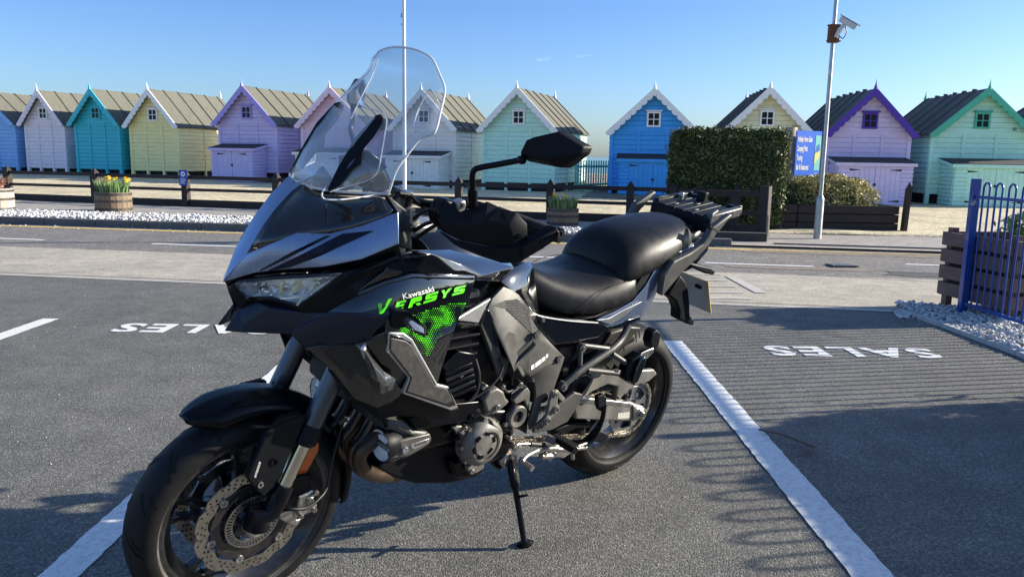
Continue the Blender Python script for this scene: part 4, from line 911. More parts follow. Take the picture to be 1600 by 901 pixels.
def triangulate(P, F_):
    b = bmesh.new(); vs = [b.verts.new(p) for p in P]; b.verts.ensure_lookup_table(); b.verts.index_update()
    for f in F_: b.faces.new([vs[i] for i in f])
    b.normal_update()
    bmesh.ops.triangulate(b, faces=b.faces[:], quad_method='SHORT_EDGE', ngon_method='EAR_CLIP'); out = [tuple(v.index for v in f.verts) for f in b.faces]; b.free(); return out
def surf(name, pts, faces, mat, parent=None, thick=.004, mirror=False, bevel=.0015, ang=22, sub=0, both=False, off=-1):
    """faceted body panel: vertices (px, py, y)"""
    P = [L(*p) if len(p) == 3 else Vector(p[:3]) for p in pts]
    # face outwards (towards +y)
    F2 = []
    for f in faces:
        a, b, c = P[f[0]], P[f[1]], P[f[2]]; n = (b - a).cross(c - a); cc = (a + b + c) / 3; view = _bo - cc
        F2.append(tuple(f) if n.dot(view) > 0 else tuple(f)[::-1])
    if both:
        n0 = len(P); idx = [i if abs(P[i].y) < 1e-4 else None for i in range(n0)]; Q = list(P); mp = []
        for i in range(n0):
            if abs(P[i].y) < 1e-4: mp.append(i)
            else: mp.append(len(Q)); Q.append(flip(P[i]))
        F2 = F2 + [tuple(mp[i] for i in f)[::-1] for f in F2]; P = Q
    if not sub: F2 = triangulate(P, F2)
    return add2(name, P, F2, mat, parent or bike, mirror, solid=thick, off=off, bevel=bevel, ang=ang, sub=sub)[0]
def btube(name, pts, r, mat, parent=None, n=10, mirror=False, sp=0, ang=50):
    P = [L(*p[:3]) if len(p) == 3 else Vector(p[1:4]) for p in pts]
    if sp: P = spline(P, sp); r = r if not isinstance(r, (list, tuple)) else [r[min(len(r) - 1, int(i * (len(r) - 1) / max(1, len(P) - 1)))] for i in range(len(P))]
    v, f = tube_geo(P, r, n); return add2(name, v, f, mat, parent or bike, mirror, ang=ang)[0]
YAX = Matrix.Rotation(-math.pi / 2, 4, 'X')      # local z -> +y
def yaxis(p): return Matrix.Translation(Vector(p)) @ YAX
def disc(name, px, py, y, prof, mat, parent=None, n=32, mirror=False, ang=35, bevel=0):
    m = MB().lathe(prof, n, yaxis(L(px, py, y))); return add2(name, m.v, m.f, mat, parent or bike, mirror, ang=ang, bevel=bevel)[0]
def bolt(px, py, y, r=.008, mat=None, parent=None, name='bolt', h=.006):
    m = MB().lathe([(0, h * .35), (r * .45, h * .35), (r * .5, h), (r * .85, h), (r, h * .7), (r, -.004)], 12, yaxis(L(px, py, y))); return mk(name, m.v, m.f, mat or B_alu, parent or bike, ang=30)
from mathutils.bvhtree import BVHTree
def bvh(o): return BVHTree.FromPolygons([v.co.copy() for v in o.data.vertices], [tuple(p.vertices) for p in o.data.polygons])
def project(px, py, tree, off=.0015, yfall=.25):
    d = (_b3 @ ray(px, py)).normalized(); h = tree.ray_cast(_bo, d, 20)
    p = h[0] if h[0] is not None else L(px, py, yfall); return p - d * off
def decal(name, polys, tree, mat, parent, off=.0015, cuts=3, yfall=.25, thick=.0):
    bm_ = bmesh.new()
    for poly in polys: 
        vs = [bm_.verts.new((x, y, 0)) for x, y in poly]; bm_.faces.new(vs)
    bm_.normal_update(); bmesh.ops.triangulate(bm_, faces=bm_.faces[:], ngon_method='EAR_CLIP')
    if cuts: bmesh.ops.subdivide_edges(bm_, edges=bm_.edges[:], cuts=cuts, use_grid_fill=True)
    for v in bm_.verts: v.co = project(v.co.x, v.co.y, tree, off, yfall)
    me = bpy.data.meshes.new(name); bm_.to_mesh(me); bm_.free(); me.materials.append(mat); return link(bpy.data.objects.new(name, me), parent)
def loft(name, st, mat, parent, n=28, expn=2.6, ang=40, sub=1, zfun=None):
    """st: (x, z_centre_top, half_width, z_bottom); closed at both ends"""
    V = []; F_ = []
    for (x, zc, hw, zb) in st:
        for i in range(n + 1):
            t = math.pi * i / n; c, s = math.cos(t), math.sin(t)
            y = hw * math.copysign(abs(c) ** (2 / expn), c); z = zb + (zc - zb) * abs(s) ** (2 / expn)
            if zfun: z += zfun(x, y, hw)
            V.append((x, y, z))
    k = n + 1
    for j in range(len(st) - 1):
        for i in range(n): a = j * k + i; F_.append((a, a + k, a + k + 1, a + 1))
        F_.append((j * k + n, (j + 1) * k + n, (j + 1) * k, j * k))
    F_ += [tuple(range(k)), tuple((len(st) - 1) * k + i for i in range(k))[::-1]]
    return mk(name, V, F_, mat, parent, ang=ang, sub=sub)

# ---------------------------------------------------------------- wheels
def tyre_mesh(RR, w, rim, parent, M, ngr, rear=False):
    prof = []; hw = w / 2; dr = .38 * w
    for i in range(17):
        b = -math.pi / 2 + math.pi * i / 16; prof.append((RR - dr * (1 - math.cos(b)), hw * math.sin(b)))
    # sidewalls
    side = [(RR - dr - (RR - dr - rim) * .30, hw * .985), (RR - dr - (RR - dr - rim) * .48, hw * .95), (rim + .011, hw * .82), (rim - .006, hw * .70)]
    full = [(r, -h) for r, h in side[::-1]] + prof + side
    m = MB(); n = 96; k = len(full)
    m.lathe(full, n, M @ YAX); 
    mi = []
    for i in range(n):
        for j in range(k - 1): mi.append(1 if (j < 2 or j >= k - 3) else 0)
    m.m = mi
    t = m.build('tyre', [B_rub, B_wall], parent, ang=60)
    # tread grooves: black ribbons just above the tread, groove shade put into their colour
    g = MB(); rg = random.Random(4)
    for s in (-1, 1):
        for q in range(ngr):
            a0 = 2 * math.pi * q / ngr + (0.5 * math.pi / ngr if s > 0 else 0)
            for (b0, b1, da, ww) in ((.12, 1.15, .30, .0030), (.45, 1.0, .16, .0024)) if q % 2 == 0 else ((.22, .95, .26, .0028), (.7, 1.28, .10, .0024)):
                P = []; 
                for i in range(9):
                    u = i / 8; b = s * (b0 + (b1 - b0) * u); a = a0 - da * (u - .35 * u * u) ; r = RR - dr * (1 - math.cos(b)) + .0007; h = hw * math.sin(b)
                    P.append((a, r, h, b, u))
                V = []
                for (a, r, h, b, u) in P:
                    wd = ww * (math.sin(math.pi * min(1, max(0, u * .94 + .04))) ** .4 + .1)
                    for sg in (-1, 1):
                        aa = a + sg * wd / RR * 1.3; hh = h + sg * wd * .7 * s
                        V.append(M @ Vector((r * math.cos(aa), hh, r * math.sin(aa))))
                g.add(V, [(2 * i, 2 * i + 2, 2 * i + 3, 2 * i + 1) for i in range(8)])
    gg = g.build('tread_groove_shade', B_groove, t); gg['kind'] = 'stuff'
    return t
def wheel(name, M, RR, w, rimr, rimw, ngr, discs, parent):
    hwr = rimw / 2; MY = M @ YAX
    prof = [(rimr - .004, -hwr), (rimr + .010, -hwr), (rimr + .012, -hwr + .004), (rimr + .004, -hwr + .012), (rimr - .010, -hwr + .022), (rimr - .024, -.012), (rimr - .028, 0), (rimr - .024, .012), (rimr - .010, hwr - .022), (rimr + .004, hwr - .012), (rimr + .012, hwr - .004), (rimr + .010, hwr), (rimr - .004, hwr),
            (rimr - .018, hwr - .02), (rimr - .036, .014), (rimr - .038, 0), (rimr - .036, -.014), (rimr - .018, -hwr + .02)]
    r_ = MB().lathe(prof, 96, MY, closed=True).build(name, B_rim, parent, ang=40)
    tyre_mesh(RR, w, rimr, r_, M, ngr)
    hb = MB().lathe([(.020, -.075), (.034, -.075), (.040, -.05), (.034, -.03), (.032, .03), (.040, .05), (.034, .075), (.020, .075)], 32, MY).build('hub', B_rim, r_, ang=40)
    for k in range(5):
        a = 2 * math.pi * (k + .25) / 5; ca, sa = math.cos(a), math.sin(a)
        for sg in (-1, 1):
            m = MB(); P = []
            for (rr, off, wd, th) in ((.030, .010, .012, .020), (.08, .014, .009, .016), (rimr - .06, .022, .0085, .012), (rimr - .03, .030, .014, .016)):
                for (dy, dt) in ((-th, -wd), (th, -wd), (th, wd), (-th, wd)):
                    tt = sg * off + dt; P.append(M @ Vector((rr * ca - tt * sa, dy, rr * sa + tt * ca)))
            F_ = [(0, 3, 2, 1), (12, 13, 14, 15)]
            for j in range(3):
                for i in range(4): F_.append((4 * j + i, 4 * j + (i + 1) % 4, 4 * j + 4 + (i + 1) % 4, 4 * j + 4 + i))
            mk('spoke', P, F_, B_rim, r_, bevel=.004, ang=40)
    return r_
def petal_disc(M, y, ro, ri, parent, npet=10, tabs=5, nh=40, mat=None):
    n = npet * 12; V = []; F_ = []; th = .0025
    for i in range(n):
        a = 2 * math.pi * i / n; ph = (i % 12) / 12
        R_o = ro - .006 * (1 if ph < .16 or ph > .84 else (0.5 if ph < .24 or ph > .76 else 0)); R_i = ri - .003 * math.cos(a * tabs * 2)
        for (rr, yy) in ((R_i, -th), (R_o, -th), (R_o, th), (R_i, th)): V.append(M @ Vector((rr * math.cos(a), y + yy, rr * math.sin(a))))
    for i in range(n):
        b = ((i + 1) % n) * 4; a = i * 4
        for j in range(4): F_.append((a + j, b + j, b + (j + 1) % 4, a + (j + 1) % 4))
    d = mk('brake_disc', V, F_, mat or B_steel, parent, ang=30)
    h = MB(); s = 1 if y > 0 else -1
    for q in range(nh):
        for row in range(3):
            if (q + row) % 4 == 3: continue
            a = 2 * math.pi * (q + row * .33) / nh; rr = ri + (ro - ri) * (.22 + .27 * row)
            for sg in (1, -1):
                Mh = M @ Matrix.Translation((rr * math.cos(a), y + sg * (th + .0004), rr * math.sin(a))) @ YAX; h.lathe([(0, 0), (.0034, 0)], 7, Mh)
    hh = h.build('drill_hole_shade', B_groove, d); hh['kind'] = 'stuff'  # flat black dots stand for the shade inside drilled holes
    for q in range(tabs * 2):
        a = 2 * math.pi * (q + .5) / (tabs * 2); 
        if q % 2: 
            m = MB().lathe([(0, .003), (.005, .003), (.006, .007), (.011, .007), (.012, -.006), (0, -.006)], 14, M @ Matrix.Translation((ri * .955 * math.cos(a), y, ri * .955 * math.sin(a))) @ (YAX if s > 0 else YAX.inverted())); m.build('disc_bobbin', B_alu, d, ang=30)
    return d
# rear wheel
RM = Matrix.Translation((0, 0, .316))
rw = wheel('rear_wheel', RM, .316, .182, .228, .150, 16, None, bike)
petal_disc(RM, -.085, .125, .095, rw, 8, 4, 30)
# sprocket and chain
sp = MB(); n = 42
V = []; F_ = []
for i in range(n * 4):
    a = 2 * math.pi * i / (n * 4); ro = .108 + (.006 if i % 4 in (1, 2) else 0)
    for (rr, yy) in ((.088, -.003), (ro, -.003), (ro, .003), (.088, .003)): V.append(RM @ Vector((rr * math.cos(a), .092 + yy, rr * math.sin(a))))
for i in range(n * 4):
    b = ((i + 1) % (n * 4)) * 4; a = i * 4
    for j in range(4): F_.append((a + j, b + j, b + (j + 1) % 4, a + (j + 1) % 4))
spk = mk('sprocket', V, F_, B_alu, rw, ang=30)
for q in range(5):
    a = 2 * math.pi * (q + .3) / 5; ca, sa = math.cos(a), math.sin(a); P = []
    for (rr, wd) in ((.035, .016), (.065, .010), (.090, .024)):
        for (yy, dt) in ((-.004, -wd), (.004, -wd), (.004, wd), (-.004, wd)): P.append(RM @ Vector((rr * ca - dt * sa, .092 + yy, rr * sa + dt * ca)))
    F2 = [(0, 3, 2, 1), (8, 9, 10, 11)]
    for j in range(2):
        for i in range(4): F2.append((4 * j + i, 4 * j + (i + 1) % 4, 4 * j + 4 + (i + 1) % 4, 4 * j + 4 + i))
    mk('sprocket_arm', P, F2, B_alu, rw)
ch = MB(); fs = Vector((.585, .092, .365)); rr1, rr2 = .112, .045; c1 = Vector((0, .092, .316))
path = []
d = fs - c1; ln = d.length; base = math.atan2(d.z, d.x); off = math.asin((rr1 - rr2) / ln)
for i in range(24): a = base + math.pi / 2 - off * -1 + (2 * math.pi - (math.pi - 2 * off)) * 0; 
a_s = base + (math.pi / 2 - off); a_e = base - (math.pi / 2 - off)
for i in range(41): a = a_s + (2 * math.pi - (a_s - a_e)) * i / 40; path.append(c1 + Vector((rr1 * math.cos(a), 0, rr1 * math.sin(a))))
for i in range(11): a = a_e + (a_s - a_e) * i / 10; path.append(fs + Vector((rr2 * math.cos(a), 0, rr2 * math.sin(a))))
tot = []; acc = 0
for i in range(len(path)):
    p, q = path[i], path[(i + 1) % len(path)]; tot.append((acc, p, q)); acc += (q - p).length
nl = int(acc / .0159)
def at_len(s):
    s %= acc
    for (a0, p, q) in tot:
        l_ = (q - p).length
        if s <= a0 + l_ + 1e-9: return p + (q - p) * ((s - a0) / max(l_, 1e-9)), (q - p).normalized()
    return path[0], Vector((1, 0, 0))
for i in range(nl):
    p, t = at_len(i * acc / nl); nrm = Vector((-t.z, 0, t.x)); o_ = .0105 if i % 2 else .0075
    for sg in (-1, 1):
        M_ = Matrix(((t.x, 0, nrm.x, p.x), (0, 1, 0, p.y + sg * o_), (t.z, 0, nrm.z, p.z), (0, 0, 0, 1)))
        ch.box(-.0105, .0105, -.0012, .0012, -.0065, .0065, M=M_)
    ch.lathe([(.0045, -.012), (.0045, .012), (0, .012)], 6, Matrix.Translation(p) @ YAX)
chn = ch.build('chain', pmat('greasy_chain', (.33, .30, .25), .4, metal=.8, var=.3, vscale=60, dirt=((.03, .025, .02, 1), .6, 40)), bike); chn['kind'] = 'stuff'
MB().lathe([(.008, -.15), (.012, -.15), (.012, .15), (.008, .15)], 12, RM @ YAX).build('axle', B_alu, rw)

# steering frame
SA = R(27); _ax = Vector((-math.sin(SA), 0, math.cos(SA))); SP = Vector((1.52 + .106, 0, 0)); ST = Matrix.Translation(SP) @ Matrix.Rotation(R(1.873), 4, _ax) @ Matrix.Translation(-SP)
FM = ST @ Matrix.Translation((1.52, 0, .300))
fw = wheel('front_wheel', FM, .300, .122, .229, .095, 16, None, bike)
for s in (-1, 1): petal_disc(FM, s * .066, .155, .120, fw, 12, 6, 44)
for s in (-1, 1):
    MB().lathe([(.085, s * .058), (.094, s * .060), (.112, s * .0645), (.112, s * .068), (.094, s * .066), (.085, s * .064)], 48, FM @ YAX, closed=True).build('disc_carrier', B_rim, fw, ang=30)
    for q in range(6):
        a = math.pi / 3 * (q + .2); ca, sa = math.cos(a), math.sin(a); P = []
        for (rr, wd) in ((.032, .012), (.098, .009)):
            for (yy, dt) in ((-.004, -wd), (.004, -wd), (.004, wd), (-.004, wd)): P.append(FM @ Vector((rr * ca - dt * sa, s * .060 + yy, rr * sa + dt * ca)))
        mk('carrier_arm', P, [(0, 3, 2, 1), (4, 5, 6, 7)] + [(i, (i + 1) % 4, 4 + (i + 1) % 4, 4 + i) for i in range(4)], B_rim, fw)
# ABS ring
ab = MB(); nb = 48
for q in range(nb):
    a = 2 * math.pi * q / nb; Mq = FM @ Matrix.Rotation(-a, 4, 'Y') @ Matrix.Translation((.066, .073, 0)); ab.box(-.007, .007, -.0012, .0012, -.0022, .0022, M=Mq)
ab.lathe([(.056, .0718), (.060, .0718), (.060, .0742), (.056, .0742)], 48, FM @ YAX, closed=True).lathe([(.072, .0718), (.077, .0718), (.077, .0742), (.072, .0742)], 48, FM @ YAX, closed=True)
ab.build('speed_sensor_ring', B_steel, fw, ang=30)
# axle end
fax = L(405, 820, .10)
MB().lathe([(.0, .106), (.008, .106), (.010, .112), (.017, .112), (.019, .108), (.019, .100)], 24, FM @ YAX).build('axle_nut', B_alu, fw, ang=30)
MB().lathe([(.019, .098), (.019, .104), (.026, .106), (.031, .104), (.033, .098), (.035, .080)], 30, FM @ YAX).build('axle_collar', B_alu, fw, ang=30)
# light script lines on the tyre wall
def arc_text(M, r, y, a0, s, size, par, mat):
    w = 0
    for i, chh in enumerate(s):
        a = a0 - i * size * .82 / r
        if chh == ' ': continue
        Mt = M @ Matrix.Translation((r * math.cos(a), y, r * math.sin(a))) @ Matrix.Rotation(-(a - math.pi / 2), 4, 'Y') @ Matrix(((-1, 0, 0, 0), (0, 0, 1, 0), (0, 1, 0, 0), (0, 0, 0, 1)))
        text_mesh(chh, size, mat, par, Mt, 'tyre_lettering', .0006)
B_letter = pmat('raised_rubber_lettering', (.12, .115, .105), .6)
for a0, s in ((math.pi * 1.12, 'BATTLAX'), (math.pi * .78, 'BRIDGESTONE'), (math.pi * 1.72, 'RADIAL TUBELESS')):
    arc_text(FM, .2455, .0560, a0, s, .011, fw, B_letter)
arc_text(RM, .258, .0885, math.pi * 1.5, 'RADIAL TUBELESS', .012, rw, B_letter)

# ---------------------------------------------------------------- fork
def fpt(x, y, z): return Vector((x, y, z))
fU, fM_, fL_ = L(516, 590, .105), L(480, 678, .105), L(440, 752, .105)
axis = (fM_ - L(526, 566, .105)).normalized()
top = Vector((fM_.x, .105, fM_.z)); dirn = Vector((math.sin(R(24)), 0, -math.cos(R(24))))
dirn = (fL_ - fU); dirn.y = 0; dirn.normalize()
def along(t): return fM_ + dirn * t
for s in (1, -1):
    S = (lambda v: v) if s > 0 else flip
    fk = MB().tube([S(along(-.62)), S(along(-.012))], .0285, 24).build('fork_leg', B_fork, bike, ang=50)
    MB().tube([S(along(-.030)), S(along(-.022)), S(along(.018)), S(along(.026))], [.030, .0335, .0335, .028], 24).build('dust_seal', B_matt, fk, ang=30)
    MB().tube([S(along(.02)), S(along(.165))], .0215, 24).build('fork_slider', B_gold, fk, ang=50)
    MB().tube([S(along(.145)), S(along(.175)), S(along(.225)), S(Vector((1.515, .100, .335))), S(Vector((1.519, .098, .300)))], [.027, .030, .028, .034, .036], 20).build('axle_clamp', B_satin, fk, ang=50)
    # guard over the stanchion and mudguard bracket
pts_g = [(418, 673), (443, 661), (462, 654), (477, 648), (474, 664), (464, 688), (450, 716), (438, 740), (426, 762), (412, 776), (399, 764), (386, 746), (395, 726), (404, 706)]
slab('fork_guard', pts_g, .122, .022, B_matt, bevel=.004, mirror=True, seg=3)
decal('guard_label', [[(397, 745), (400, 746), (408, 722), (405, 720)]], bvh(bpy.data.objects['fork_guard']), pmat('worn_white_script', (.3, .3, .3), .5, var=.9, vscale=260), bpy.data.objects['fork_guard'], .001, 0, .125)
disc('guard_bolt', 428, 721, .1225, [(0, -.002), (.006, -.002), (.007, .003), (.011, .003), (.012, -.004)], B_satin)
disc('guard_bolt', 407, 757, .123, [(0, -.001), (.004, -.001), (.005, .003), (.008, .003), (.009, -.004)], B_alu)
# reflector
slab('reflector', [(499, 692), (489, 693), (477, 712), (464, 742), (466, 751), (474, 747), (487, 724), (498, 704)], .078, .008, B_orange, mirror=True)
slab('caliper_bracket', [(436, 757), (470, 745), (487, 742), (489, 757), (473, 774), (462, 782), (446, 800), (432, 806), (428, 790)], .098, .02, B_satin, bevel=.004, mirror=True)
# caliper: three stepped bodies with bolts
cal = slab('brake_caliper', [(467, 776), (480, 771), (487, 766), (498, 765), (500, 773), (491, 776), (491, 783), (497, 790), (490, 799), (478, 804), (469, 811), (465, 803)], .103, .055, B_alu, bevel=.005, mirror=True, seg=3)
slab('caliper_piston_cover', [(481, 778), (491, 775), (493, 791), (480, 799)], .111, .02, B_alu, cal, bevel=.005)
for q in ((494, 769), (491, 796), (470, 806), (437, 792)): bolt(*q, .108, .007)
slab('caliper_bracket', [(434, 803), (447, 794), (458, 797), (464, 812), (474, 808), (463, 823), (450, 818), (438, 812)], .095, .014, B_alu, bevel=.004)
btube('brake_hose', [(441, 797, .10), (455, 795, .125), (478, 793, .128), (497, 780, .12), (511, 760, .10), (519, 720, .08), (530, 680, .06), (541, 640, .07), (545, 612, .08)], .0045, B_hose, sp=5)
btube('brake_hose', [(519, 665, .09), (535, 648, .08), (543, 628, .07), (541, 600, .09), (528, 578, .1)], .006, B_hose, sp=5)
slab('hose_clip', [(527, 656), (542, 650), (545, 658), (530, 665)], .085, .012, B_matt)

# front mudguard: a shell swept round the tyre
def fender(M, R0, R1, a0, a1, hw0, hw1, mat, name, skirt=.05, n=34, parent=None):
    V = []; F_ = []; m_ = 16
    for i in range(n + 1):
        u = i / n; a = a0 + (a1 - a0) * u; RR = R0 + (R1 - R0) * u; tip = min(1, u / .16) ** .6; tail = min(1, (1 - u) / .06) ** .5; hw = (hw0 + (hw1 - hw0) * u) * (.25 + .75 * tip) * (.55 + .45 * tail)
        sk = skirt * (.25 + .75 * tip) * (.6 + .4 * tail)
        for j in range(m_ + 1):
            t = -1 + 2 * j / m_; yy = hw * math.sin(t * math.pi / 2) ; dr = -sk * (abs(t) ** 3.0) - .006 * (1 if abs(t) > .45 else 0) * (abs(t) - .45)
            crease = .006 * max(0, 1 - abs(t) / .25)
            r = RR + dr + crease * .6; V.append(M @ Vector((r * math.sin(a), yy, r * math.cos(a))))
    for i in range(n):
        for j in range(m_): k = i * (m_ + 1) + j; F_.append((k, k + 1, k + m_ + 2, k + m_ + 1))
    return mk(name, V, F_, mat, parent or bike, ang=50, solid=.004, off=-1)
fender(FM, .360, .340, R(28), R(-50), .076, .074, B_satin, 'front_mudguard', .040)
fender(FM, .337, .325, R(-46), R(-103), .062, .052, B_matt, 'front_mudguard_flap', .03)
slab('mudguard_stay', [(392, 666), (425, 664), (436, 655), (470, 645), (462, 655), (436, 664), (428, 670), (398, 670)], .118, .02, B_satin, mirror=True)

# ---------------------------------------------------------------- nose and cowls
wingI = [(384, 397, .03), (422, 381, .07), (463, 364, .10), (516, 364, .125), (565, 352, .165), (622, 331, .225)]
wingL = [(350, 440, .0), (398, 426, .055), (445, 421, .10), (505, 417, .15), (565, 405, .20), (623, 381, .25)]
wf = [(0, 6, 7), (0, 7, 1), (1, 7, 8, 2), (2, 8, 9, 3), (3, 9, 10, 4), (4, 10, 11, 5)]
wing = surf('upper_cowl', wingI + wingL, [(i, i + 1, i + 7, i + 6) for i in range(5)], B_metal, mirror=True, bevel=.003, ang=30)
# centre spine
sL = [(350, 440, .0), (384, 397, .03), (410, 352, .03), (440, 313, .032), (472, 283, .034)]
sC = [(347, 440, .0), (367, 409, .0), (393, 362, .0), (426, 316, .0), (459, 285, .0)]
surf('nose_spine', [sC[0]] + sL[1:] + sC[1:], [(0, 1, 5), (1, 2, 6, 5), (2, 3, 7, 6), (3, 4, 8, 7)], B_metal, both=True, bevel=.002, ang=40)
r1 = [(384, 397, .03), (422, 381, .07), (463, 364, .10), (516, 364, .125), (565, 352, .165), (622, 331, .225)]
r2 = [(410, 352, .031), (432, 352, .050), (470, 345, .070), (515, 338, .095), (560, 333, .130), (608, 322, .195)]
r3 = [(440, 313, .032), (462, 318, .038), (482, 318, .055), (520, 318, .085), (562, 318, .12), (604, 314, .175)]
r4 = [(472, 283, .034), (480, 292, .04), (492, 300, .055), (520, 306, .085), (562, 309, .12), (602, 308, .170)]
surf('nose_recess', r1 + r2 + r3 + r4, [(6 * j + i, 6 * j + i + 1, 6 * j + i + 7, 6 * j + i + 6) for j in range(3) for i in range(5)], B_gloss, mirror=True, bevel=0, ang=50, sub=1)
# under-lip of the wing
u1 = wingL; u2 = [(356, 447, .0), (400, 431, .045), (445, 427, .085), (505, 425, .135), (560, 419, .185), (617, 399, .235)]
surf('cowl_underside', u1 + u2, [(i, i + 1, i + 7, i + 6) for i in range(5)], B_satin, mirror=True, bevel=.001)
tw_ = bvh(wing)
decal('cowl_stripe', [[(403, 424), (409, 423), (460, 398), (516, 368), (509, 368), (455, 394)]], tw_, B_navy, wing, .0032, 3, .1)
decal('cowl_stripe', [[(416, 424), (452, 418), (500, 400), (535, 383), (584, 360), (535, 365), (511, 377), (460, 403)]], tw_, B_navy, wing, .0032, 4, .1)
# headlight surround
hin = [(366, 444, .030), (372, 438, .033), (400, 435, .063), (429, 432, .093), (480, 429, .143), (535, 426, .186), (514, 445, .173), (491, 461, .158), (465, 478.5, .133), (444, 473, .110), (423.5, 467, .088), (387, 468, .048)]
hout = [(360, 458, .006), (356, 447, .0), (400, 431, .045), (445, 427, .085), (505, 425, .135), (560, 419, .185), (560, 462, .215), (510, 488, .175), (474, 489, .13), (438, 478, .085), (400, 470, .045), (374, 486, .015)]
surf('headlight_surround', hin + hout + [(617, 399, .235), (622, 384, .245), (640, 434, .245)], [(i, (i + 1) % 12, 12 + (i + 1) % 12, 12 + i) for i in range(12)] + [(17, 24, 26, 18), (24, 25, 26)], B_matt, mirror=True, bevel=.001, off=-1, thick=.008)
# headlight: bowl facets behind a clear lens
HLo = [(366, 444, .022), (372, 438, .025), (400, 435, .055), (429, 432, .085), (480, 429, .135), (535, 426, .178), (514, 445, .165), (491, 461, .150), (465, 478.5, .125), (444, 473, .102), (423.5, 467, .080), (387, 468, .040)]
HLo = [(a, b, c + .012) for a, b, c in HLo]
nH = len(HLo)
cen = (440, 450, .105)
hl = surf('headlight', HLo + [cen], [(i, (i + 1) % nH, nH) for i in range(nH)], G_lens, mirror=True, thick=.003, bevel=0, ang=60)
B_refl = pmat('faceted_reflector', (0.96, 0.96, 0.95), .14, metal=.15, spec=1.0); B_refy = pmat('amber_tinted_reflector', (.95, .88, .52), .2, metal=.25, spec=.9); B_bez = pmat('lamp_bezel', (0.03, 0.03, 0.032), .2, coat=.5); B_proj = glass_mat('projector_lens', (.55, .58, .62, 1), alpha=.7, ior=1.6)
rr_ = random.Random(12); GV = []; nxh, nyh = 15, 6
def hl_edge(u):
    topp = [(368, 442), (400, 436), (440, 433), (490, 430), (532, 427)]; bot = [(384, 465), (410, 467), (440, 470), (466, 475), (532, 428)]
    k = min(3, int(u * 4)); t = u * 4 - k; a = [topp[k][i] + (topp[k + 1][i] - topp[k][i]) * t for i in (0, 1)]; b = [bot[k][i] + (bot[k + 1][i] - bot[k][i]) * t for i in (0, 1)]; return a, b
for j in range(nyh + 1):
    for i in range(nxh + 1):
        u = i / nxh; a, b = hl_edge(u); v = j / nyh; px = a[0] + (b[0] - a[0]) * v + rr_.uniform(-3, 3) * (0 < v < 1); py = a[1] + (b[1] - a[1]) * v + rr_.uniform(-1, 1) * (0 < v < 1)
        yy = .022 + (px - 366) / 169 * .152; dep = .003 + .012 * math.sin(math.pi * v); GV.append((px, py, yy - dep + rr_.uniform(-.011, .009) * (0 < v < 1)))
surf('reflector_bowl', GV, [(j * (nxh + 1) + i, j * (nxh + 1) + i + 1, (j + 1) * (nxh + 1) + i + 1, (j + 1) * (nxh + 1) + i) for j in range(nyh) for i in range(nxh)], B_refl, hl, mirror=True, thick=0, bevel=0, ang=8)
# projector unit on the inner side
pj = slab('projector', [(381, 441), (398, 438), (424, 438), (437, 441), (427, 456), (404, 465), (392, 461)], .048, .01, B_proj, hl, bevel=.003)
slab('projector_shade', [(404, 445), (417, 442), (421, 452), (409, 458)], .056, .006, B_bez, hl, bevel=.002)
slab('lamp_bezel', [(384, 466), (392, 462), (408, 468), (440, 469), (466, 476), (444, 474), (423, 468), (388, 469)], .07, .006, B_bez, hl)
for (a, b, c, e) in (((441, 440), (459, 434), (446, 456), (436, 462)), ((470, 436), (488, 433), (470, 452), (452, 462)), ((500, 432), (516, 430), (500, 446), (484, 455))):
    yy = .022 + (a[0] - 366) / 169 * .152 - .008; slab('lamp_fin', [a, b, c, e], yy, .008, B_refy, hl, bevel=.002)
for i in range(16):  # chrome slivers added at random angles for bright glints in the lamp
    u = .22 + .7 * rr_.random(); a, b = hl_edge(u); v = rr_.uniform(.15, .85); px = a[0] + (b[0] - a[0]) * v; py = a[1] + (b[1] - a[1]) * v; yy = .022 + (px - 366) / 169 * .152 + .001; r_ = rr_.uniform(4, 7.5)
    surf('added_glint_facet', [(px + r_ * math.cos(t) * 1.3, py + r_ * math.sin(t) * .7, yy + rr_.uniform(-.012, .004)) for t in (rr_.uniform(0, 1), rr_.uniform(2, 3), rr_.uniform(4, 5))], [(0, 1, 2)], B_chrome, hl, thick=.001, bevel=0)
B_drl = pmat('running_light_strip', (.75, .74, .60), .25)
slab('light_strip', [(436, 466), (474, 463), (491, 461), (476, 464), (466, 478), (463, 477), (472, 465), (440, 468)], .132, .003, B_drl, hl, bevel=.0006)
# beak
bk = [(374, 478, .016), (400, 469, .045), (437, 476, .085), (474, 488, .13), (510, 488, .178), (422, 482, .082), (376, 513, .035), (350.6, 516.7, .023), (388, 520, .05), (453, 522, .12), (476, 545, .13), (478, 503, .135)]
surf('chin_beak', bk, [(0, 6, 7), (0, 1, 5, 6), (1, 2, 5), (2, 3, 5), (5, 3, 11), (3, 4, 11), (6, 8, 7), (6, 5, 9, 8), (5, 11, 9), (11, 4, 9)], B_sblue, mirror=True, bevel=.003, ang=18, thick=.006)
sd = [(453, 522, .12), (510, 488, .178), (560, 489, .235), (603, 493, .268), (608, 498, .270), (590, 515, .262), (572, 534, .242), (530, 538, .195), (476, 545, .13), (520, 512, .185)]
surf('side_cowl', sd, [(0, 1, 9), (1, 2, 9), (2, 3, 5, 9), (3, 4, 5), (9, 5, 6, 7), (0, 9, 7, 8)], B_sblue, mirror=True, bevel=.003, ang=18, thick=.006)
# duct strip beside the nose
surf('beak_filler', [(374, 486, .012), (400, 470, .04), (437, 478, .078), (453, 520, .10), (388, 518, .03)], [(0, 1, 2, 3, 4)], B_matt, mirror=True, bevel=0)

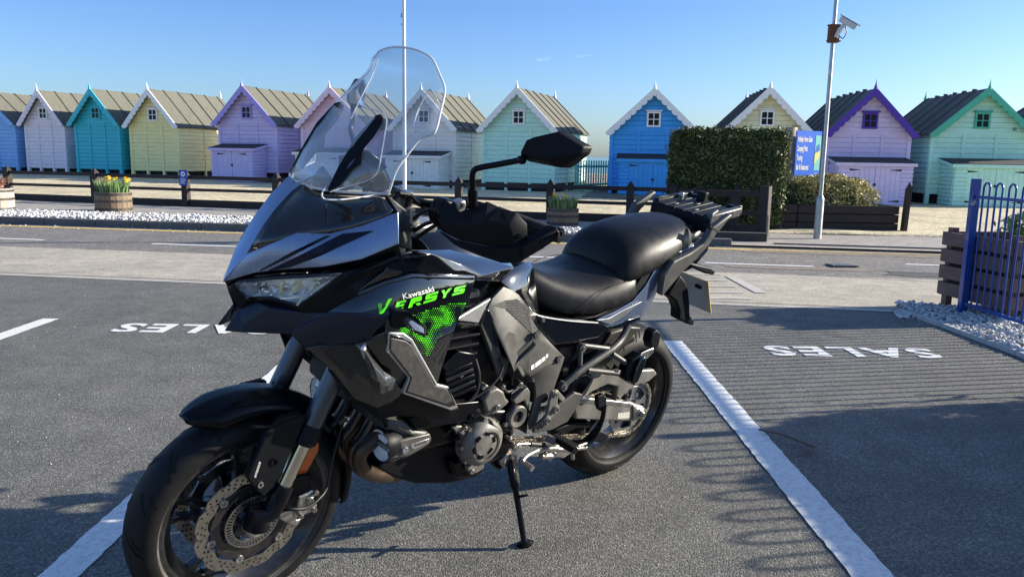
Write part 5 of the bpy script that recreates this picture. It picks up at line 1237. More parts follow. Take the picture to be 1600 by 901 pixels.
# ---------------------------------------------------------------- side fairing
fr = [(510, 488, .176), (560, 460, .213), (603, 444, .232), (644, 434, .247), (742, 437, .240), (733, 471, .252), (714, 503, .258), (700, 545, .255), (690, 575, .250), (683, 601, .245), (641, 591, .262), (606, 550, .266), (603, 520, .266), (606, 496, .266), (603, 493, .266), (560, 489, .232), (660, 500, .266), (700, 470, .262), (640, 470, .258)]
fairing = surf('side_fairing', fr, [(0, 1, 15), (1, 2, 18, 15), (2, 3, 18), (3, 4, 17, 18), (4, 5, 17), (5, 6, 16, 17), (17, 16, 18), (18, 16, 14, 15), (16, 13, 14), (16, 12, 13), (16, 11, 12), (16, 10, 11), (16, 6, 7, 8, 10), (8, 9, 10)], B_gloss, mirror=True, bevel=.001, ang=50)
tf = bvh(fairing)
# raised edge along the top of the fairing
surf('fairing_ledge', [(560, 455, .214), (603, 438, .234), (644, 427, .247), (742, 430, .238), (742, 437, .243), (644, 434, .251), (603, 444, .236), (560, 461, .217)], [(0, 1, 6, 7), (1, 2, 5, 6), (2, 3, 4, 5)], B_gloss, mirror=True, bevel=.001)
# tank side wings: gloss shell over the fairing
tkw = [(617, 399, .236), (644, 391, .235), (676, 396, .222), (720, 412, .222), (754, 430, .215), (804, 417, .155), (764, 405, .150), (702, 389, .165), (640, 434, .240), (700, 433, .240), (742, 437, .236), (560, 455, .21), (600, 425, .232), (782, 440, .17)]
tk = surf('tank_shroud', tkw, [(0, 1, 2, 8, 12), (2, 3, 9, 8), (3, 4, 10, 9), (1, 7, 2), (7, 6, 3, 2), (6, 5, 4, 3), (12, 8, 11), (4, 5, 13), (4, 13, 10)], B_gloss, mirror=True, bevel=.004, ang=30, thick=.006)
surf('inner_cowl', [(603, 300, .16), (640, 340, .18), (645, 391, .215), (623, 384, .23), (622, 331, .21)], [(0, 1, 2, 3, 4)], B_matt, mirror=True)
surf('shroud_edge', [(617, 400, .242), (560, 426, .213), (520, 452, .19), (524, 458, .19), (566, 436, .214), (622, 411, .242), (676, 399, .228), (673, 396, .228)], [(0, 1, 4, 5), (1, 2, 3, 4), (0, 5, 6, 7)], B_satin, mirror=True)
# decals ---------------------------------------------------------
def decal_word(word, p0, px_end, up, mat, shear, bold, name, spacing=1.0, off=.002):
    o = text_mesh(word, 1.0, mat, fairing, Matrix.Identity(4), name, 0.0, shear=shear, bold=bold, spacing=spacing)
    co = np.array([v.co[:] for v in o.data.vertices]); x0, x1 = co[:, 0].min(), co[:, 0].max(); y0, y1 = co[:, 1].min(), co[:, 1].max()
    for v in o.data.vertices:
        u = (v.co.x - x0) / (x1 - x0); w = (v.co.y - y0) / (y1 - y0)
        px = p0[0] + (px_end[0] - p0[0]) * u + (up[0][0] * (1 - u) + up[1][0] * u) * w; py = p0[1] + (px_end[1] - p0[1]) * u + (up[0][1] * (1 - u) + up[1][1] * u) * w
        v.co = project(px, py, tf, off, .26)
    o.data.update(); return o
decal_word('Kawasaki', (630.5, 468), (679, 455), ((-2, -9), (-2.5, -8)), B_white, 0, .012, 'maker_lettering')
# the word VERSYS, each letter a slanted stencil drawn as polygons in an em box
LET = {'V': [[(0, 1), (.28, 1), (.36, .30), (.80, 1.25), (1.08, 1.25), (.42, 0), (.14, 0)]],
       'E': [[(.10, 0), (.34, 1), (1.0, 1), (.94, .76), (.52, .76), (.49, .62), (.86, .62), (.81, .40), (.43, .40), (.39, .24), (.78, .24), (.72, 0)]],
       'R': [[(.02, 0), (.27, 1), (.95, 1), (1.02, .88), (.98, .50), (.78, .40), (.96, 0), (.68, 0), (.54, .36), (.38, .36), (.29, 0)], ],
       'S': [[(.0, 0), (.06, .25), (.62, .25), (.64, .38), (.22, .38), (.14, .46), (.20, .90), (.32, 1), (1.02, 1), (.96, .76), (.48, .76), (.46, .63), (.86, .63), (.94, .55), (.86, .10), (.76, 0)]],
       'Y': [[(.16, 1), (.44, 1), (.50, .62), (.78, 1), (1.12, 1), (.62, .42), (.52, 0), (.26, 0), (.36, .42)]]}
xs = [(590, 490.5), (613, 486.5), (637, 481), (661, 474), (687, 466.5), (706, 461.5), (730, 456)]
polys = []
def hgt(px): return (17 if px < 600 else 14.5) - (px - 588) * .022
for i, chh in enumerate('VERSYS'):
    a, b = xs[i], xs[i + 1]; k = 1.0 if chh != 'V' else 1.12
    for poly in LET[chh]:
        polys.append([(a[0] + (b[0] - a[0]) * (u * .92), a[1] + (b[1] - a[1]) * (u * .92) - w * hgt(a[0]) + 0.5) for (u, w) in poly])
decal('model_lettering', polys, tf, B_green, fairing, .005, 1, .26)
cut = [[(640 + 9, 471.5), (640 + 15, 470), (640 + 15.5, 472.5), (640 + 9.8, 474)]]
decal('letter_counter', cut, tf, B_gloss, fairing, .0056, 0, .26)
# dot halftone
dm = MB(); rd = random.Random(3)
def inside(px, py):
    poly = [(612, 512), (632, 495), (660, 487), (700, 474), (730, 471), (722, 490), (700, 512), (684, 530), (672, 556), (655, 552), (640, 530), (625, 520)]
    c = False; j = len(poly) - 1
    for i in range(len(poly)):
        if (poly[i][1] > py) != (poly[j][1] > py) and px < (poly[j][0] - poly[i][0]) * (py - poly[i][1]) / (poly[j][1] - poly[i][1]) + poly[i][0]: c = not c
        j = i
    return c
for j in range(30):
    for i in range(46):
        px = 608 + i * 3.3 + (1.65 if j % 2 else 0); py = 470 + j * 3.3 - (px - 608) * .02
        if not inside(px, py): continue
        nv = noise.noise(Vector((px * .065, py * .065, 2.0))); nv2 = noise.noise(Vector((px * .02, py * .03, 7)))
        s_ = (1.32 if nv > .18 else (.98 if nv > .0 else (.62 if nv > -.18 else .42))) * rd.uniform(.85, 1.1)
        if nv < -.42: continue
        if px > 700 and rd.random() < .3: s_ *= .7
        if py > 535: s_ *= .8
        pc = project(px, py, tf, .002, .26); ex_ = project(px + s_, py, tf, .002, .26) - pc; ey_ = project(px, py + s_ * 1.05, tf, .002, .26) - pc
        dm.add([pc + ex_ * math.cos(t) + ey_ * math.sin(t) for t in (0, 1.047, 2.094, 3.1416, 4.189, 5.236)], [(0, 1, 2, 3, 4, 5)])
o = dm.build('green_halftone', B_green, fairing); o['kind'] = 'stuff'
# indicator on the fairing
indc = slab('indicator', [(611, 500, .275), (618, 486, .285), (638, 486, .30), (652, 497, .335), (668, 513, .35), (669, 523, .35), (662, 527, .35), (634, 512, .30), (616, 515, .28)], .3, .03, B_matt, bevel=.006, seg=3, mirror=True)
slab('indicator_lens', [(636, 500, .318), (644, 498, .33), (662, 510, .355), (669, 519, .36), (662, 526, .358), (648, 519, .335), (637, 508, .318)], .34, .02, G_lens, indc, bevel=.004)
slab('indicator_reflector', [(639, 503, .312), (645, 501, .324), (662, 513, .35), (663, 521, .35), (648, 515, .33)], .335, .004, B_refl, indc)
# grey plate with silver surround
slab('plate_surround', [(608, 519), (631, 520), (645, 530), (684, 600), (701, 604), (716, 636), (704, 641), (630, 615), (640, 591), (606, 550)], .270, .014, B_silver, bevel=.003, mirror=True)
slab('plate_gap', [(610, 522), (628, 526), (642, 534), (682, 602), (702, 606), (713, 633), (702, 636), (633, 613), (642, 591), (608, 548)], .2716, .014, B_gloss, bevel=.0015, mirror=False)
slab('side_plate', [(611, 528), (634, 532.5), (644, 540), (680, 602), (699, 607), (708, 627), (696, 631), (636, 612), (643, 590), (610, 547)], .274, .015, B_plate, bevel=.002, mirror=True)
# lower front fairing with smoky panel and cut-glass marker lamp
lf = [(476, 545, .13), (497, 540, .16), (553, 537, .21), (573, 533, .242), (604, 519, .262), (606, 550, .262), (640, 591, .258), (630, 614, .250), (612, 628, .24), (589, 637, .222), (554, 623, .192), (520, 580, .16), (600, 575, .245)]
surf('lower_fairing', lf, [(0, 1, 11), (1, 2, 10, 11), (2, 3, 12, 10), (3, 4, 5, 12), (5, 6, 12), (6, 7, 12), (7, 8, 12), (8, 9, 12), (9, 10, 12)], B_gloss, mirror=True, thick=.012, ang=30)
slab('marker_panel', [(498, 541, .162), (552, 538, .212), (572, 551, .235), (594, 598, .238), (594, 621, .226), (580, 619, .215), (546, 592, .19)], .2, .01, B_dusty, bevel=.002, mirror=True)
mg = [(554, 539, .222), (572, 533, .245), (571, 549, .243), (588, 566, .25), (600, 580, .255), (618, 592, .258), (614, 607, .256), (596, 616, .243), (592, 598, .245), (580, 590, .24), (569, 562, .236), (585, 574, .258), (604, 596, .266), (562, 545, .240)]
mgm = surf('marker_lamp', [(a, b, c + .012) for a, b, c in mg], [(0, 1, 13), (1, 2, 13), (0, 13, 10), (13, 2, 10), (2, 3, 11), (2, 11, 10), (3, 4, 11), (4, 5, 12), (4, 12, 11), (10, 11, 9), (9, 11, 8), (11, 12, 8), (5, 6, 12), (6, 7, 12), (7, 8, 12)], G_lens, mirror=True, ang=4, bevel=0, thick=.003)
surf('marker_reflector', [(a, b, c + .005 + .006 * ((i * 7) % 3 - 1)) for i, (a, b, c) in enumerate(mg)], [(0, 1, 13), (1, 2, 13), (0, 13, 10), (13, 2, 10), (2, 3, 11), (2, 11, 10), (3, 4, 11), (4, 5, 12), (4, 12, 11), (10, 11, 9), (9, 11, 8), (11, 12, 8), (5, 6, 12), (6, 7, 12), (7, 8, 12)], pmat('marker_facets', (.42, .42, .42), .12, metal=.9), mgm, ang=4, bevel=0, thick=.002)
lb = [(554, 623, .19), (589, 637, .22), (630, 614, .252), (704, 641, .262), (716, 637, .262), (700, 655, .24), (660, 652, .22), (620, 650, .20), (592, 655, .18), (530, 590, .15), (516, 572, .14)]
surf('lower_fairing_lip', lb, [(0, 1, 8), (0, 8, 9, 10), (1, 2, 7, 8), (2, 3, 6, 7), (3, 4, 5, 6)], B_matt, mirror=True, thick=.010, ang=25)
btube('lip_brace', [(530, 570, .13), (560, 618, .165), (594, 648, .185), (604, 665, .18)], .006, B_satin, mirror=True)
# radiator and dark core behind the fairings
def xbox(name, x0, x1, hw, z0, z1, mat, bevel=.01, parent=None, y0=None):
    return MB().box(x0, x1, -hw if y0 is None else y0, hw, z0, z1).build(name, mat, parent or bike, bevel=bevel)
M_rad = pmat('radiator_core', (.02, .02, .02), .6, bump=1, bscale=300)
rad = xbox('radiator', 1.215, 1.25, .17, .58, .86, M_rad)
xbox('engine_block', .70, 1.13, .155, .42, .72, B_satin, .02)
cyl = xbox('cylinder_block', .90, 1.16, .17, .66, .92, B_satin, .02)
for k in range(7): xbox('cooling_fin', .905, 1.155, .185, .695 + k * .03, .703 + k * .03, B_matt, .002, cyl)
loft('shadow_filler_front', [(1.12, .96, .10, .74), (.95, .98, .125, .70), (.75, .93, .12, .62), (.55, .82, .11, .50), (.40, .80, .10, .52)], B_satin, bike, sub=0)  # unseen filler added so the bike casts an unbroken shadow
loft('shadow_filler_rear', [(.46, .80, .09, .56), (.25, .86, .085, .60), (.08, .92, .08, .70), (-.08, .97, .07, .84)], B_satin, bike, sub=0)  # hidden core under the seat, added to close gaps in the cast shadow
MB().tube([(.42, 0, .40), (.50, 0, .74)], .035, 14).build('rear_shock', B_satin, bike, ang=50)
# head and throttle side seen between fairing and cover
slab('cylinder_head_cover', [(690, 572), (717, 548), (742, 552), (745, 566), (722, 578), (700, 590)], .20, .05, B_satin, bevel=.004)
for k in range(5): slab('head_fin', [(694 + 2 * k, 583 + 9 * k), (738 + 1.5 * k, 566 + 9 * k), (740 + 1.5 * k, 570 + 9 * k), (697 + 2 * k, 588 + 9 * k)], .205, .03, B_gloss if k % 2 else B_satin, bevel=.002)
slab('frame_spar', [(705, 500), (748, 505), (757, 540), (775, 590), (781, 620), (760, 622), (740, 600), (725, 560)], .165, .03, B_satin, bevel=.006, mirror=True)
btube('fuel_hose', [(742, 560, .19), (748, 585, .2), (745, 610, .2), (735, 625, .2)], .006, B_hose, sp=4)
slab('throttle_body', [(752, 606), (760, 600), (768, 606), (766, 617), (756, 619)], .195, .05, B_engc, bevel=.003)
bolt(757, 611, .197, .008, B_steel)
# frame bars
slab('engine_bracket', [(640, 655), (680, 633), (716, 630), (756, 626), (757, 637), (750, 649), (738, 658), (716, 661), (680, 667), (652, 672)], .212, .03, B_satin, bevel=.005, seg=3, mirror=True)
slab('bracket_window', [(743, 640), (752, 637), (750, 645)], .2125, .002, B_groove, bevel=0)
bolt(736, 652, .214, .010, B_satin)
slab('slider_cover', [(756, 626), (766, 612), (778, 606), (788, 612), (791, 622), (797, 628), (786, 638), (770, 649), (761, 643)], .222, .035, B_engc, bevel=.007, seg=3, mirror=True)
bolt(777, 636, .225, .010)
# alternator cover
ec = disc('engine_cover', 752, 690, .185, [(.078, -.03), (.079, .0), (.074, .014), (.064, .024), (.050, .031), (.048, .031)], B_engc, n=48, mirror=True)
disc('cover_cap', 757, 695, .205, [(0, .012), (.036, .012), (.040, .010), (.0405, -.004), (.046, -.004), (.048, .010), (.050, .010)], B_engc, ec, n=40)
capc = L(757, 695, .2175)
cm = MB(); cm.lathe([(0, .0), (.033, .0), (.035, -.002)], 36, yaxis(capc)); cm.build('cap_insert', B_alu, ec, ang=30)
for q in range(6):
    a = q * math.pi / 3 + .3; Mq = yaxis(capc) @ Matrix.Rotation(a, 4, 'Z') @ Matrix.Translation((.036, 0, .0005)); MB().box(-.004, .007, -.010, .010, -.004, .002, M=Mq).build('cap_notch', B_satin, ec, bevel=.001)
for q in range(8):
    a = q * math.pi / 4; p = L(752, 690, .19) + Vector((.077 * math.cos(a), 0, .077 * math.sin(a)))
    MB().lathe([(0, .004), (.006, .004), (.007, -.02)], 10, yaxis(p)).build('bolt', B_alu, ec, ang=30)
slab('cover_arm', [(770, 658), (785, 672), (780, 690), (770, 684)], .21, .03, B_engc, bevel=.004)
slab('crankcase', [(735, 655), (775, 640), (800, 640), (806, 690), (790, 715), (762, 725), (735, 715), (722, 690)], .17, .30, B_satin, bevel=.012)
# sprocket cover with pierced ring
slab('sprocket_cover', [(795, 640), (803, 625), (822, 610), (829, 616), (828, 640), (824, 679), (813, 672), (798, 667), (790, 655)], .175, .03, B_satin, bevel=.006, seg=3)
disc('cover_ring', 808, 650, .182, [(.020, -.01), (.021, .006), (.034, .009), (.038, .004), (.038, -.01)], B_engc, n=28)
disc('cover_hole', 808, 650, .179, [(0, .001), (.0205, .001)], B_groove, n=20)
for q in ((815, 602), (800, 680), (790, 662), (796, 684)): bolt(*q, .18, .008)
slab('chain_guard_front', [(802, 625), (824, 605), (829, 612), (826, 640), (820, 625), (806, 632)], .19, .02, B_engc, bevel=.003)
# small parts strewn over the crankcase
rg = random.Random(9)
for (px, py, r_, m_) in ((720, 585, .007, B_alu), (813, 600, .010, B_steel), (832, 593, .006, B_alu), (797, 686, .006, B_alu), (801, 691, .005, B_steel), (727, 668, .008, B_steel), (718, 683, .013, B_satin), (786, 604, .008, B_alu), (741, 606, .011, B_satin), (770, 612, .010, B_steel)):
    disc('fitting', px, py, .195, [(0, .008), (r_ * .5, .008), (r_ * .6, .004), (r_, .004), (r_, -.02)], m_, n=14)
slab('oil_line_bracket', [(706, 667), (722, 665), (727, 676), (718, 692), (712, 688), (714, 676)], .19, .012, B_engc, bevel=.003)
btube('clutch_cable', [(690, 640, .18), (730, 628, .2), (770, 600, .21), (785, 575, .2), (780, 560, .19)], .004, B_hose, sp=5)
btube('wiring', [(816, 598, .17), (805, 606, .185), (792, 612, .19), (784, 600, .19)], .005, B_hose, sp=5)
btube('wiring', [(826, 600, .17), (835, 612, .18), (838, 640, .18), (830, 668, .18)], .006, B_hose, sp=5)
# gear linkage
btube('shift_rod', [(802, 697, .20), (814, 693, .20), (832, 693, .20), (852, 695, .2)], [.009, .005, .006, .006], B_steel, sp=3)
disc('rod_joint', 803, 697, .20, [(0, .01), (.011, .01), (.011, -.01)], B_steel, n=14)
disc('rod_joint', 811, 696, .205, [(0, .006), (.008, .006), (.008, -.006)], B_steel, n=12)
btube('rod_boot', [(828, 693, .2), (850, 695, .2)], .009, B_hose)
btube('gear_lever', [(870, 700, .20), (845, 702, .215), (823, 712, .235), (816, 720, .245)], [.008, .007, .0075, .008], B_alu, sp=4)
btube('gear_toe_peg', [(815, 719, .235), (832, 732, .285)], [.008, .010], B_alu)
# belly pan and headers
slab('belly_pan', [(588, 734), (600, 720), (640, 700), (700, 690), (735, 700), (758, 726), (756, 738), (742, 748), (700, 757), (650, 757), (605, 744)], .12, .24, B_matt, bevel=.02, seg=4)
slab('sump_guard', [(704, 722), (735, 716), (757, 728), (756, 738), (738, 748), (712, 748)], .15, .05, B_satin, bevel=.01, seg=3)
slab('belly_tab', [(730, 728), (757, 722), (757, 731), (744, 740), (731, 737)], .165, .02, B_engc, bevel=.004); bolt(737, 736, .168, .009)
for yy in (.10, .035, -.035, -.10):
    a = L(592, 640, .10); b = L(571, 680, .10); c = L(553, 705, .10); d = L(561, 729, .10); e = L(600, 745, .08)
    P = [Vector((p.x, yy + (0), p.z)) for p in (a, b, c, d)] + [Vector((e.x, yy * .7, e.z)), Vector((e.x - .18, yy * .4, e.z - .01))]
    v, f = tube_geo(spline(P, 6), .0205, 16); mk('exhaust_header', v, f, B_exh, bike, ang=60)
btube('exhaust_header', [(601, 668, .14), (585, 686, .145), (563, 708, .14), (566, 730, .13), (590, 742, .11), (620, 742, .08)], .021, B_exh, sp=6, n=16)
xbox('header_collar', 1.13, 1.17, .14, .56, .60, B_exh, .01)
# auxiliary lamps
def aux(mir):
    hp = [(598, 668, .175), (608, 657, .19), (637, 660, .20), (646, 671, .205), (670, 675, .205), (677, 685, .205), (672, 695, .205), (643, 713, .205), (615, 723, .20), (606, 721, .195), (604, 708, .19), (606, 690, .19), (603, 676, .18)]
    h = slab('auxiliary_lamp', hp, .2, .085, B_cover, bevel=.010, seg=4, mirror=mir); return h
ax = aux(True)
slab('lamp_flat', [(606, 693, .21), (672, 677, .211), (675, 685, .211), (671, 693, .211), (642, 711, .211), (608, 718, .21)], .21, .012, B_cover, ax, bevel=.004, seg=2)
bolt(632.5, 702.5, .212, .0105, B_chrome, ax)
lab = slab('maker_badge', [(643, 694), (671, 684.5), (670, 691), (646, 702), (642, 698)], .2125, .003, B_silver, ax, bevel=.0008)
tb_ = bvh(lab); 
def word_px(word, p0, p1, up, mat, tree, parent, name, off=.001, bold=.01, shear=0):
    o = text_mesh(word, 1.0, mat, parent, Matrix.Identity(4), name, 0.0, bold=bold, shear=shear)
    co = np.array([v.co[:] for v in o.data.vertices]); x0, x1 = co[:, 0].min(), co[:, 0].max(); y0, y1 = co[:, 1].min(), co[:, 1].max()
    for v in o.data.vertices:
        u = (v.co.x - x0) / (x1 - x0); w = (v.co.y - y0) / (y1 - y0); v.co = project(p0[0] + (p1[0] - p0[0]) * u + up[0] * w, p0[1] + (p1[1] - p0[1]) * u + up[1] * w, tree, off, .2)
    return o
word_px('Kawasaki', (648, 697.5), (667, 690.5), (-.5, -4), B_groove, tb_, ax, 'maker_lettering')
for s in (1, -1):
    c_ = L(597, 694, .178); c_.y *= s; dr = Vector((1, .04 * s, -.02)).normalized(); Mz = mat_at(c_, dr)
    sh = MB().lathe([(.0, -.05), (.030, -.05), (.042, -.025), (.0475, .004), (.0465, .009), (.044, .006), (.043, -.01)], 30, Mz).build('lamp_shell', B_matt, ax if s > 0 else bike, ang=30)
    lm = MB().lathe([(.0, -.018), (.024, -.013), (.038, -.001), (.0445, .007)], 30, Mz).build('lamp_bowl', B_refl, ax if s > 0 else bike, ang=30)
    MB().lathe([(0, .018), (.022, .016), (.0445, .008)], 30, Mz).build('lamp_lens', G_lens, lm, ang=50)
    MB().box(-.036, .036, -.004, .004, -.012, .006, M=Mz).build('lamp_divider', B_silver, lm, bevel=.002)
    for q in (-1, 1): MB().box(-.026, .026, q * .016 - .006, q * .016 + .006, -.014, .002, M=Mz).build('lamp_reflector', B_refl, lm, bevel=.002)
# frame side cover -----------------------------------------------------
fc = [(787, 448, .165), (800, 453, .168), (810, 460, .172), (826, 480, .18), (828, 494, .183), (842, 515, .188), (862, 537, .195), (882, 558, .2), (878, 572, .2), (868, 600, .2), (864, 612, .198), (847, 624, .195), (840, 656, .19), (829, 672, .188), (828, 658, .19), (838, 618, .195), (836, 598, .198), (828, 588, .2), (814, 585, .2), (802, 566, .2), (800, 558, .2), (762, 482, .185), (770, 466, .175), (829, 532, .2), (826, 583, .206), (833, 524, .193)]
fcv = surf('frame_cover', fc, [(22, 0, 1, 2, 3, 25, 23, 20, 21), (3, 4, 5, 25), (20, 23, 25, 24, 18, 19), (25, 5, 6, 7, 24), (24, 7, 8, 9, 16, 17, 18), (9, 10, 11, 12, 14, 15, 16), (12, 13, 14)], B_cover, mirror=True, thick=.012, ang=12, bevel=.003)
tc = bvh(fcv)
kp = [(770, 477), (790, 469), (808, 467), (825, 481), (827, 494), (840.5, 514), (833, 523), (816, 506), (790, 482)]
decal('knee_pad', [kp], tc, pmat('textured_knee_pad', (.10, .098, .092), .55, bump=1.0, bscale=160), fcv, .0016, 4, .18)
# hexagon knurls on the pad
km = MB()
def inpoly(poly, px, py):
    c = False; j = len(poly) - 1
    for i in range(len(poly)):
        if (poly[i][1] > py) != (poly[j][1] > py) and px < (poly[j][0] - poly[i][0]) * (py - poly[i][1]) / (poly[j][1] - poly[i][1]) + poly[i][0]: c = not c
        j = i
    return c
for j in range(24):
    for i in range(30):
        px = 770 + i * 2.6 + (1.3 if j % 2 else 0); py = 465 + j * 2.5
        if not inpoly(kp, px, py): continue
        pc = project(px, py, tc, .0028, .18); e1 = project(px + .9, py, tc, .0018, .18) - project(px, py, tc, .0018, .18); e2 = project(px, py + .95, tc, .0018, .18) - project(px, py, tc, .0018, .18)
        vv = [pc + e1 * math.cos(t) + e2 * math.sin(t) for t in (0, 1.57, 3.14, 4.71)]; km.add(vv, [(0, 1, 2, 3)])
o = km.build('pad_knurl', B_cover, fcv); o['kind'] = 'stuff'
for q in ((838.5, 523), (873.5, 561)):
    disc('cover_bolt', *q, .205, [(0, -.001), (.005, -.001), (.006, .004), (.010, .004), (.0105, -.006)], B_alu, fcv, n=16); disc('bolt_recess', *q, .2035, [(0, .0), (.0145, .0)], B_groove, fcv, n=16)
decal('cover_label', [[(830, 571), (835, 568), (835, 575), (830, 578)], [(836.5, 567), (846, 560), (846, 567), (836.5, 574)], [(847, 559), (852, 556), (852, 562), (847, 566)], [(853, 554), (856.5, 552), (856.5, 557), (853, 560)]], tc, B_white, fcv, .0018, 0, .2)
slab('cover_insert', [(759, 483), (766, 484), (793, 550), (783, 558), (768, 535), (754, 506)], .19, .015, B_gloss, bevel=.003, mirror=True)
slab('cover_rim', [(757, 482), (760, 481), (755, 505), (769, 536), (783, 557), (798, 561), (784, 597), (776, 575), (766, 548), (751, 508)], .188, .02, B_cover, bevel=.003, mirror=True)
slab('tank_blade', [(711, 500, .245), (768, 466, .19), (758, 483, .20), (748, 505, .215)], .2, .012, B_silver, bevel=.003, mirror=True)
slab('tank_blade_edge', [(715, 504, .235), (748, 506, .213), (745, 510, .21), (722, 509, .23)], .2, .012, B_gloss, bevel=.003)

# ---------------------------------------------------------------- tank, seat, tail
loft('fuel_tank', [(1.13, .97, .13, .80), (1.06, 1.05, .155, .80), (.98, 1.070, .165, .80), (.90, 1.068, .16, .80), (.82, 1.035, .145, .80), (.75, .99, .122, .80), (.69, .95, .10, .79), (.63, .915, .085, .78)], B_gloss, bike, expn=2.3)
disc('filler_cap', 100, 100, 0, [(0, 0), (.001, 0)], B_satin) if False else MB().lathe([(0, .012), (.035, .012), (.042, .006), (.045, -.01)], 28, Matrix.Translation((.93, 0, 1.070))).build('filler_cap', B_satin, bike, ang=40)
dish = lambda x, y, hw: -.014 * max(0, 1 - (y / max(hw, .01)) ** 2) * (1 if .28 < x < .56 else .3)
loft('rider_seat', [(.655, .925, .055, .85), (.635, .938, .080, .82), (.60, .935, .102, .795), (.54, .918, .130, .775), (.47, .905, .155, .765), (.40, .902, .172, .763), (.33, .910, .180, .77), (.27, .925, .182, .785), (.21, .935, .178, .80), (.16, .935, .165, .82)], B_seat, bike, expn=2.7, zfun=dish)
loft('pillion_seat', [(.280, .915, .118, .86), (.272, .950, .146, .856), (.254, .982, .161, .858), (.225, 1.008, .169, .865), (.18, 1.029, .174, .876), (.10, 1.045, .174, .895), (.02, 1.055, .167, .915), (-.06, 1.061, .153, .94), (-.13, 1.061, .128, .962), (-.17, 1.051, .098, .98), (-.19, 1.028, .06, .985)], B_seat, bike, expn=2.6)
# piping seam on the rider seat
def onseat(x, y, st, expn, zf=None):
    for a, b in zip(st[:-1], st[1:]):
        if a[0] >= x >= b[0]:
            t = (a[0] - x) / (a[0] - b[0]); zc, hw, zb = [a[i] + (b[i] - a[i]) * t for i in (1, 2, 3)]; k = max(0, 1 - (abs(y) / hw) ** expn) ** (1 / expn); z = zb + (zc - zb) * k; return z + (zf(x, y, hw) if zf else 0)
btube('seat_seam', [(992, 437, .155), (972, 441, .162), (950, 450, .168), (930, 465, .17), (918, 478, .172), (909, 492, .172)], .0011, B_hose, sp=4, n=5, mirror=True)
# black body under the seat
loft('under_seat_body', [(.66, .86, .09, .70), (.55, .79, .14, .66), (.42, .77, .165, .66), (.30, .79, .165, .70), (.15, .85, .15, .76), (0, .93, .135, .84), (-.12, .99, .12, .90), (-.24, 1.02, .09, .95)], B_gloss, bike, expn=3.0)
slab('under_seat_panel', [(826, 480), (842, 492), (870, 497), (931, 502), (954, 510), (935, 528), (905, 533), (868, 540), (845, 517), (829, 494)], .178, .05, B_gloss, bevel=.006, mirror=True, seg=3)
btube('panel_edge', [(826, 479, .17), (834, 489, .176), (850, 495, .18), (890, 501, .182), (934, 504, .182)], .0028, B_silver, sp=4, n=6, mirror=True)
bolt(848, 500, .183, .006)
surf('tank_rear_panel', [(804, 417, .12), (828, 408, .085), (834, 420, .11), (838, 455, .13), (843, 492, .155), (826, 480, .172), (808, 460, .168), (787, 447, .16), (783, 440, .165)], [(0, 1, 2, 8), (8, 2, 3, 6, 7), (3, 4, 5, 6)], B_gloss, mirror=True, ang=60, bevel=.003)
# tail side panel
ts = [(931, 500, .178), (960, 488, .18), (990, 470, .178), (1009, 447, .172), (1024, 421, .168), (1052, 398, .16), (1085, 383, .15), (1087, 372, .148), (1060, 392, .16), (1020, 412, .168), (1003, 440, .174), (975, 470, .18),
      (954, 511, .174), (1002, 496, .168), (1020, 470, .165), (1034, 441, .162), (1053, 412, .158), (1078, 396, .152)]
surf('tail_panel', ts, [(0, 1, 13, 12), (1, 2, 14, 13), (2, 3, 15, 14), (3, 4, 16, 15), (4, 5, 17, 16), (5, 6, 17)], B_metal, mirror=True, ang=30, bevel=.003)
slab('tail_lower_edge', [(948, 508), (1002, 494), (1001, 500), (968, 513), (951, 515)], .172, .03, B_gloss, mirror=True)
slab('tail_stripe', [(934, 500), (952, 497), (975, 484), (1003, 471), (975, 494), (955, 507)], .1825, .003, B_silver, bevel=.001)
slab('seat_base', [(905, 499), (950, 494), (985, 470), (1008, 444), (1020, 421, .165), (1046, 401, .152), (1044, 394, .150), (1014, 417, .160), (998, 441, .168), (965, 478), (930, 494)], .172, .03, B_matt, bevel=.004, mirror=True)
# grab rails
gr = [(1033, 460), (1038, 430), (1054, 408), (1080, 395), (1100, 381), (1108, 368), (1113, 357), (1126, 347), (1143, 334), (1145, 337), (1136, 347), (1124, 362), (1120, 366), (1108, 384), (1092, 402), (1068, 425), (1045, 452), (1036, 463)]
grl = slab('grab_rail', gr, .195, .026, B_cover, bevel=.007, seg=3, mirror=True)
slab('grab_rail_joint', [(1111, 352), (1123, 362), (1121, 364), (1109, 354)], .1955, .027, B_groove, grl, bevel=0)
slab('tail_bracket', [(1076, 412), (1096, 400), (1106, 386), (1110, 378), (1106, 392), (1084, 418), (1070, 425)], .16, .02, B_gloss, mirror=True)
# luggage rack in bike coordinates
rk = MB().box(-.43, -.19, -.125, .125, 0, .012); 
rack = MB(); 
zt = lambda x: 1.074 + (-.19 - x) * .13
def quadbox(x0, x1, y0, y1, h0, h1, name, mat, parent, bevel=.004):
    x0, x1 = -.185 + (x0 + .185) * .86, -.185 + (x1 + .185) * .86
    v = [(x, y, zt(x) + h) for h in (h0, h1) for y in (y0, y1) for x in (x0, x1)]
    return mk(name, v, [(0, 2, 3, 1), (4, 5, 7, 6), (0, 1, 5, 4), (2, 6, 7, 3), (0, 4, 6, 2), (1, 3, 7, 5)], mat, parent, bevel=bevel, ang=40)
rackb = quadbox(-.42, -.185, -.115, .115, -.012, .0, 'luggage_rack', B_rack, bike)
quadbox(-.205, -.18, -.135, .135, -.055, .002, 'rack_front', B_matt, rackb, .008)
quadbox(-.17, -.10, -.10, .10, -.085, -.03, 'rack_base', B_matt, rackb, .01)
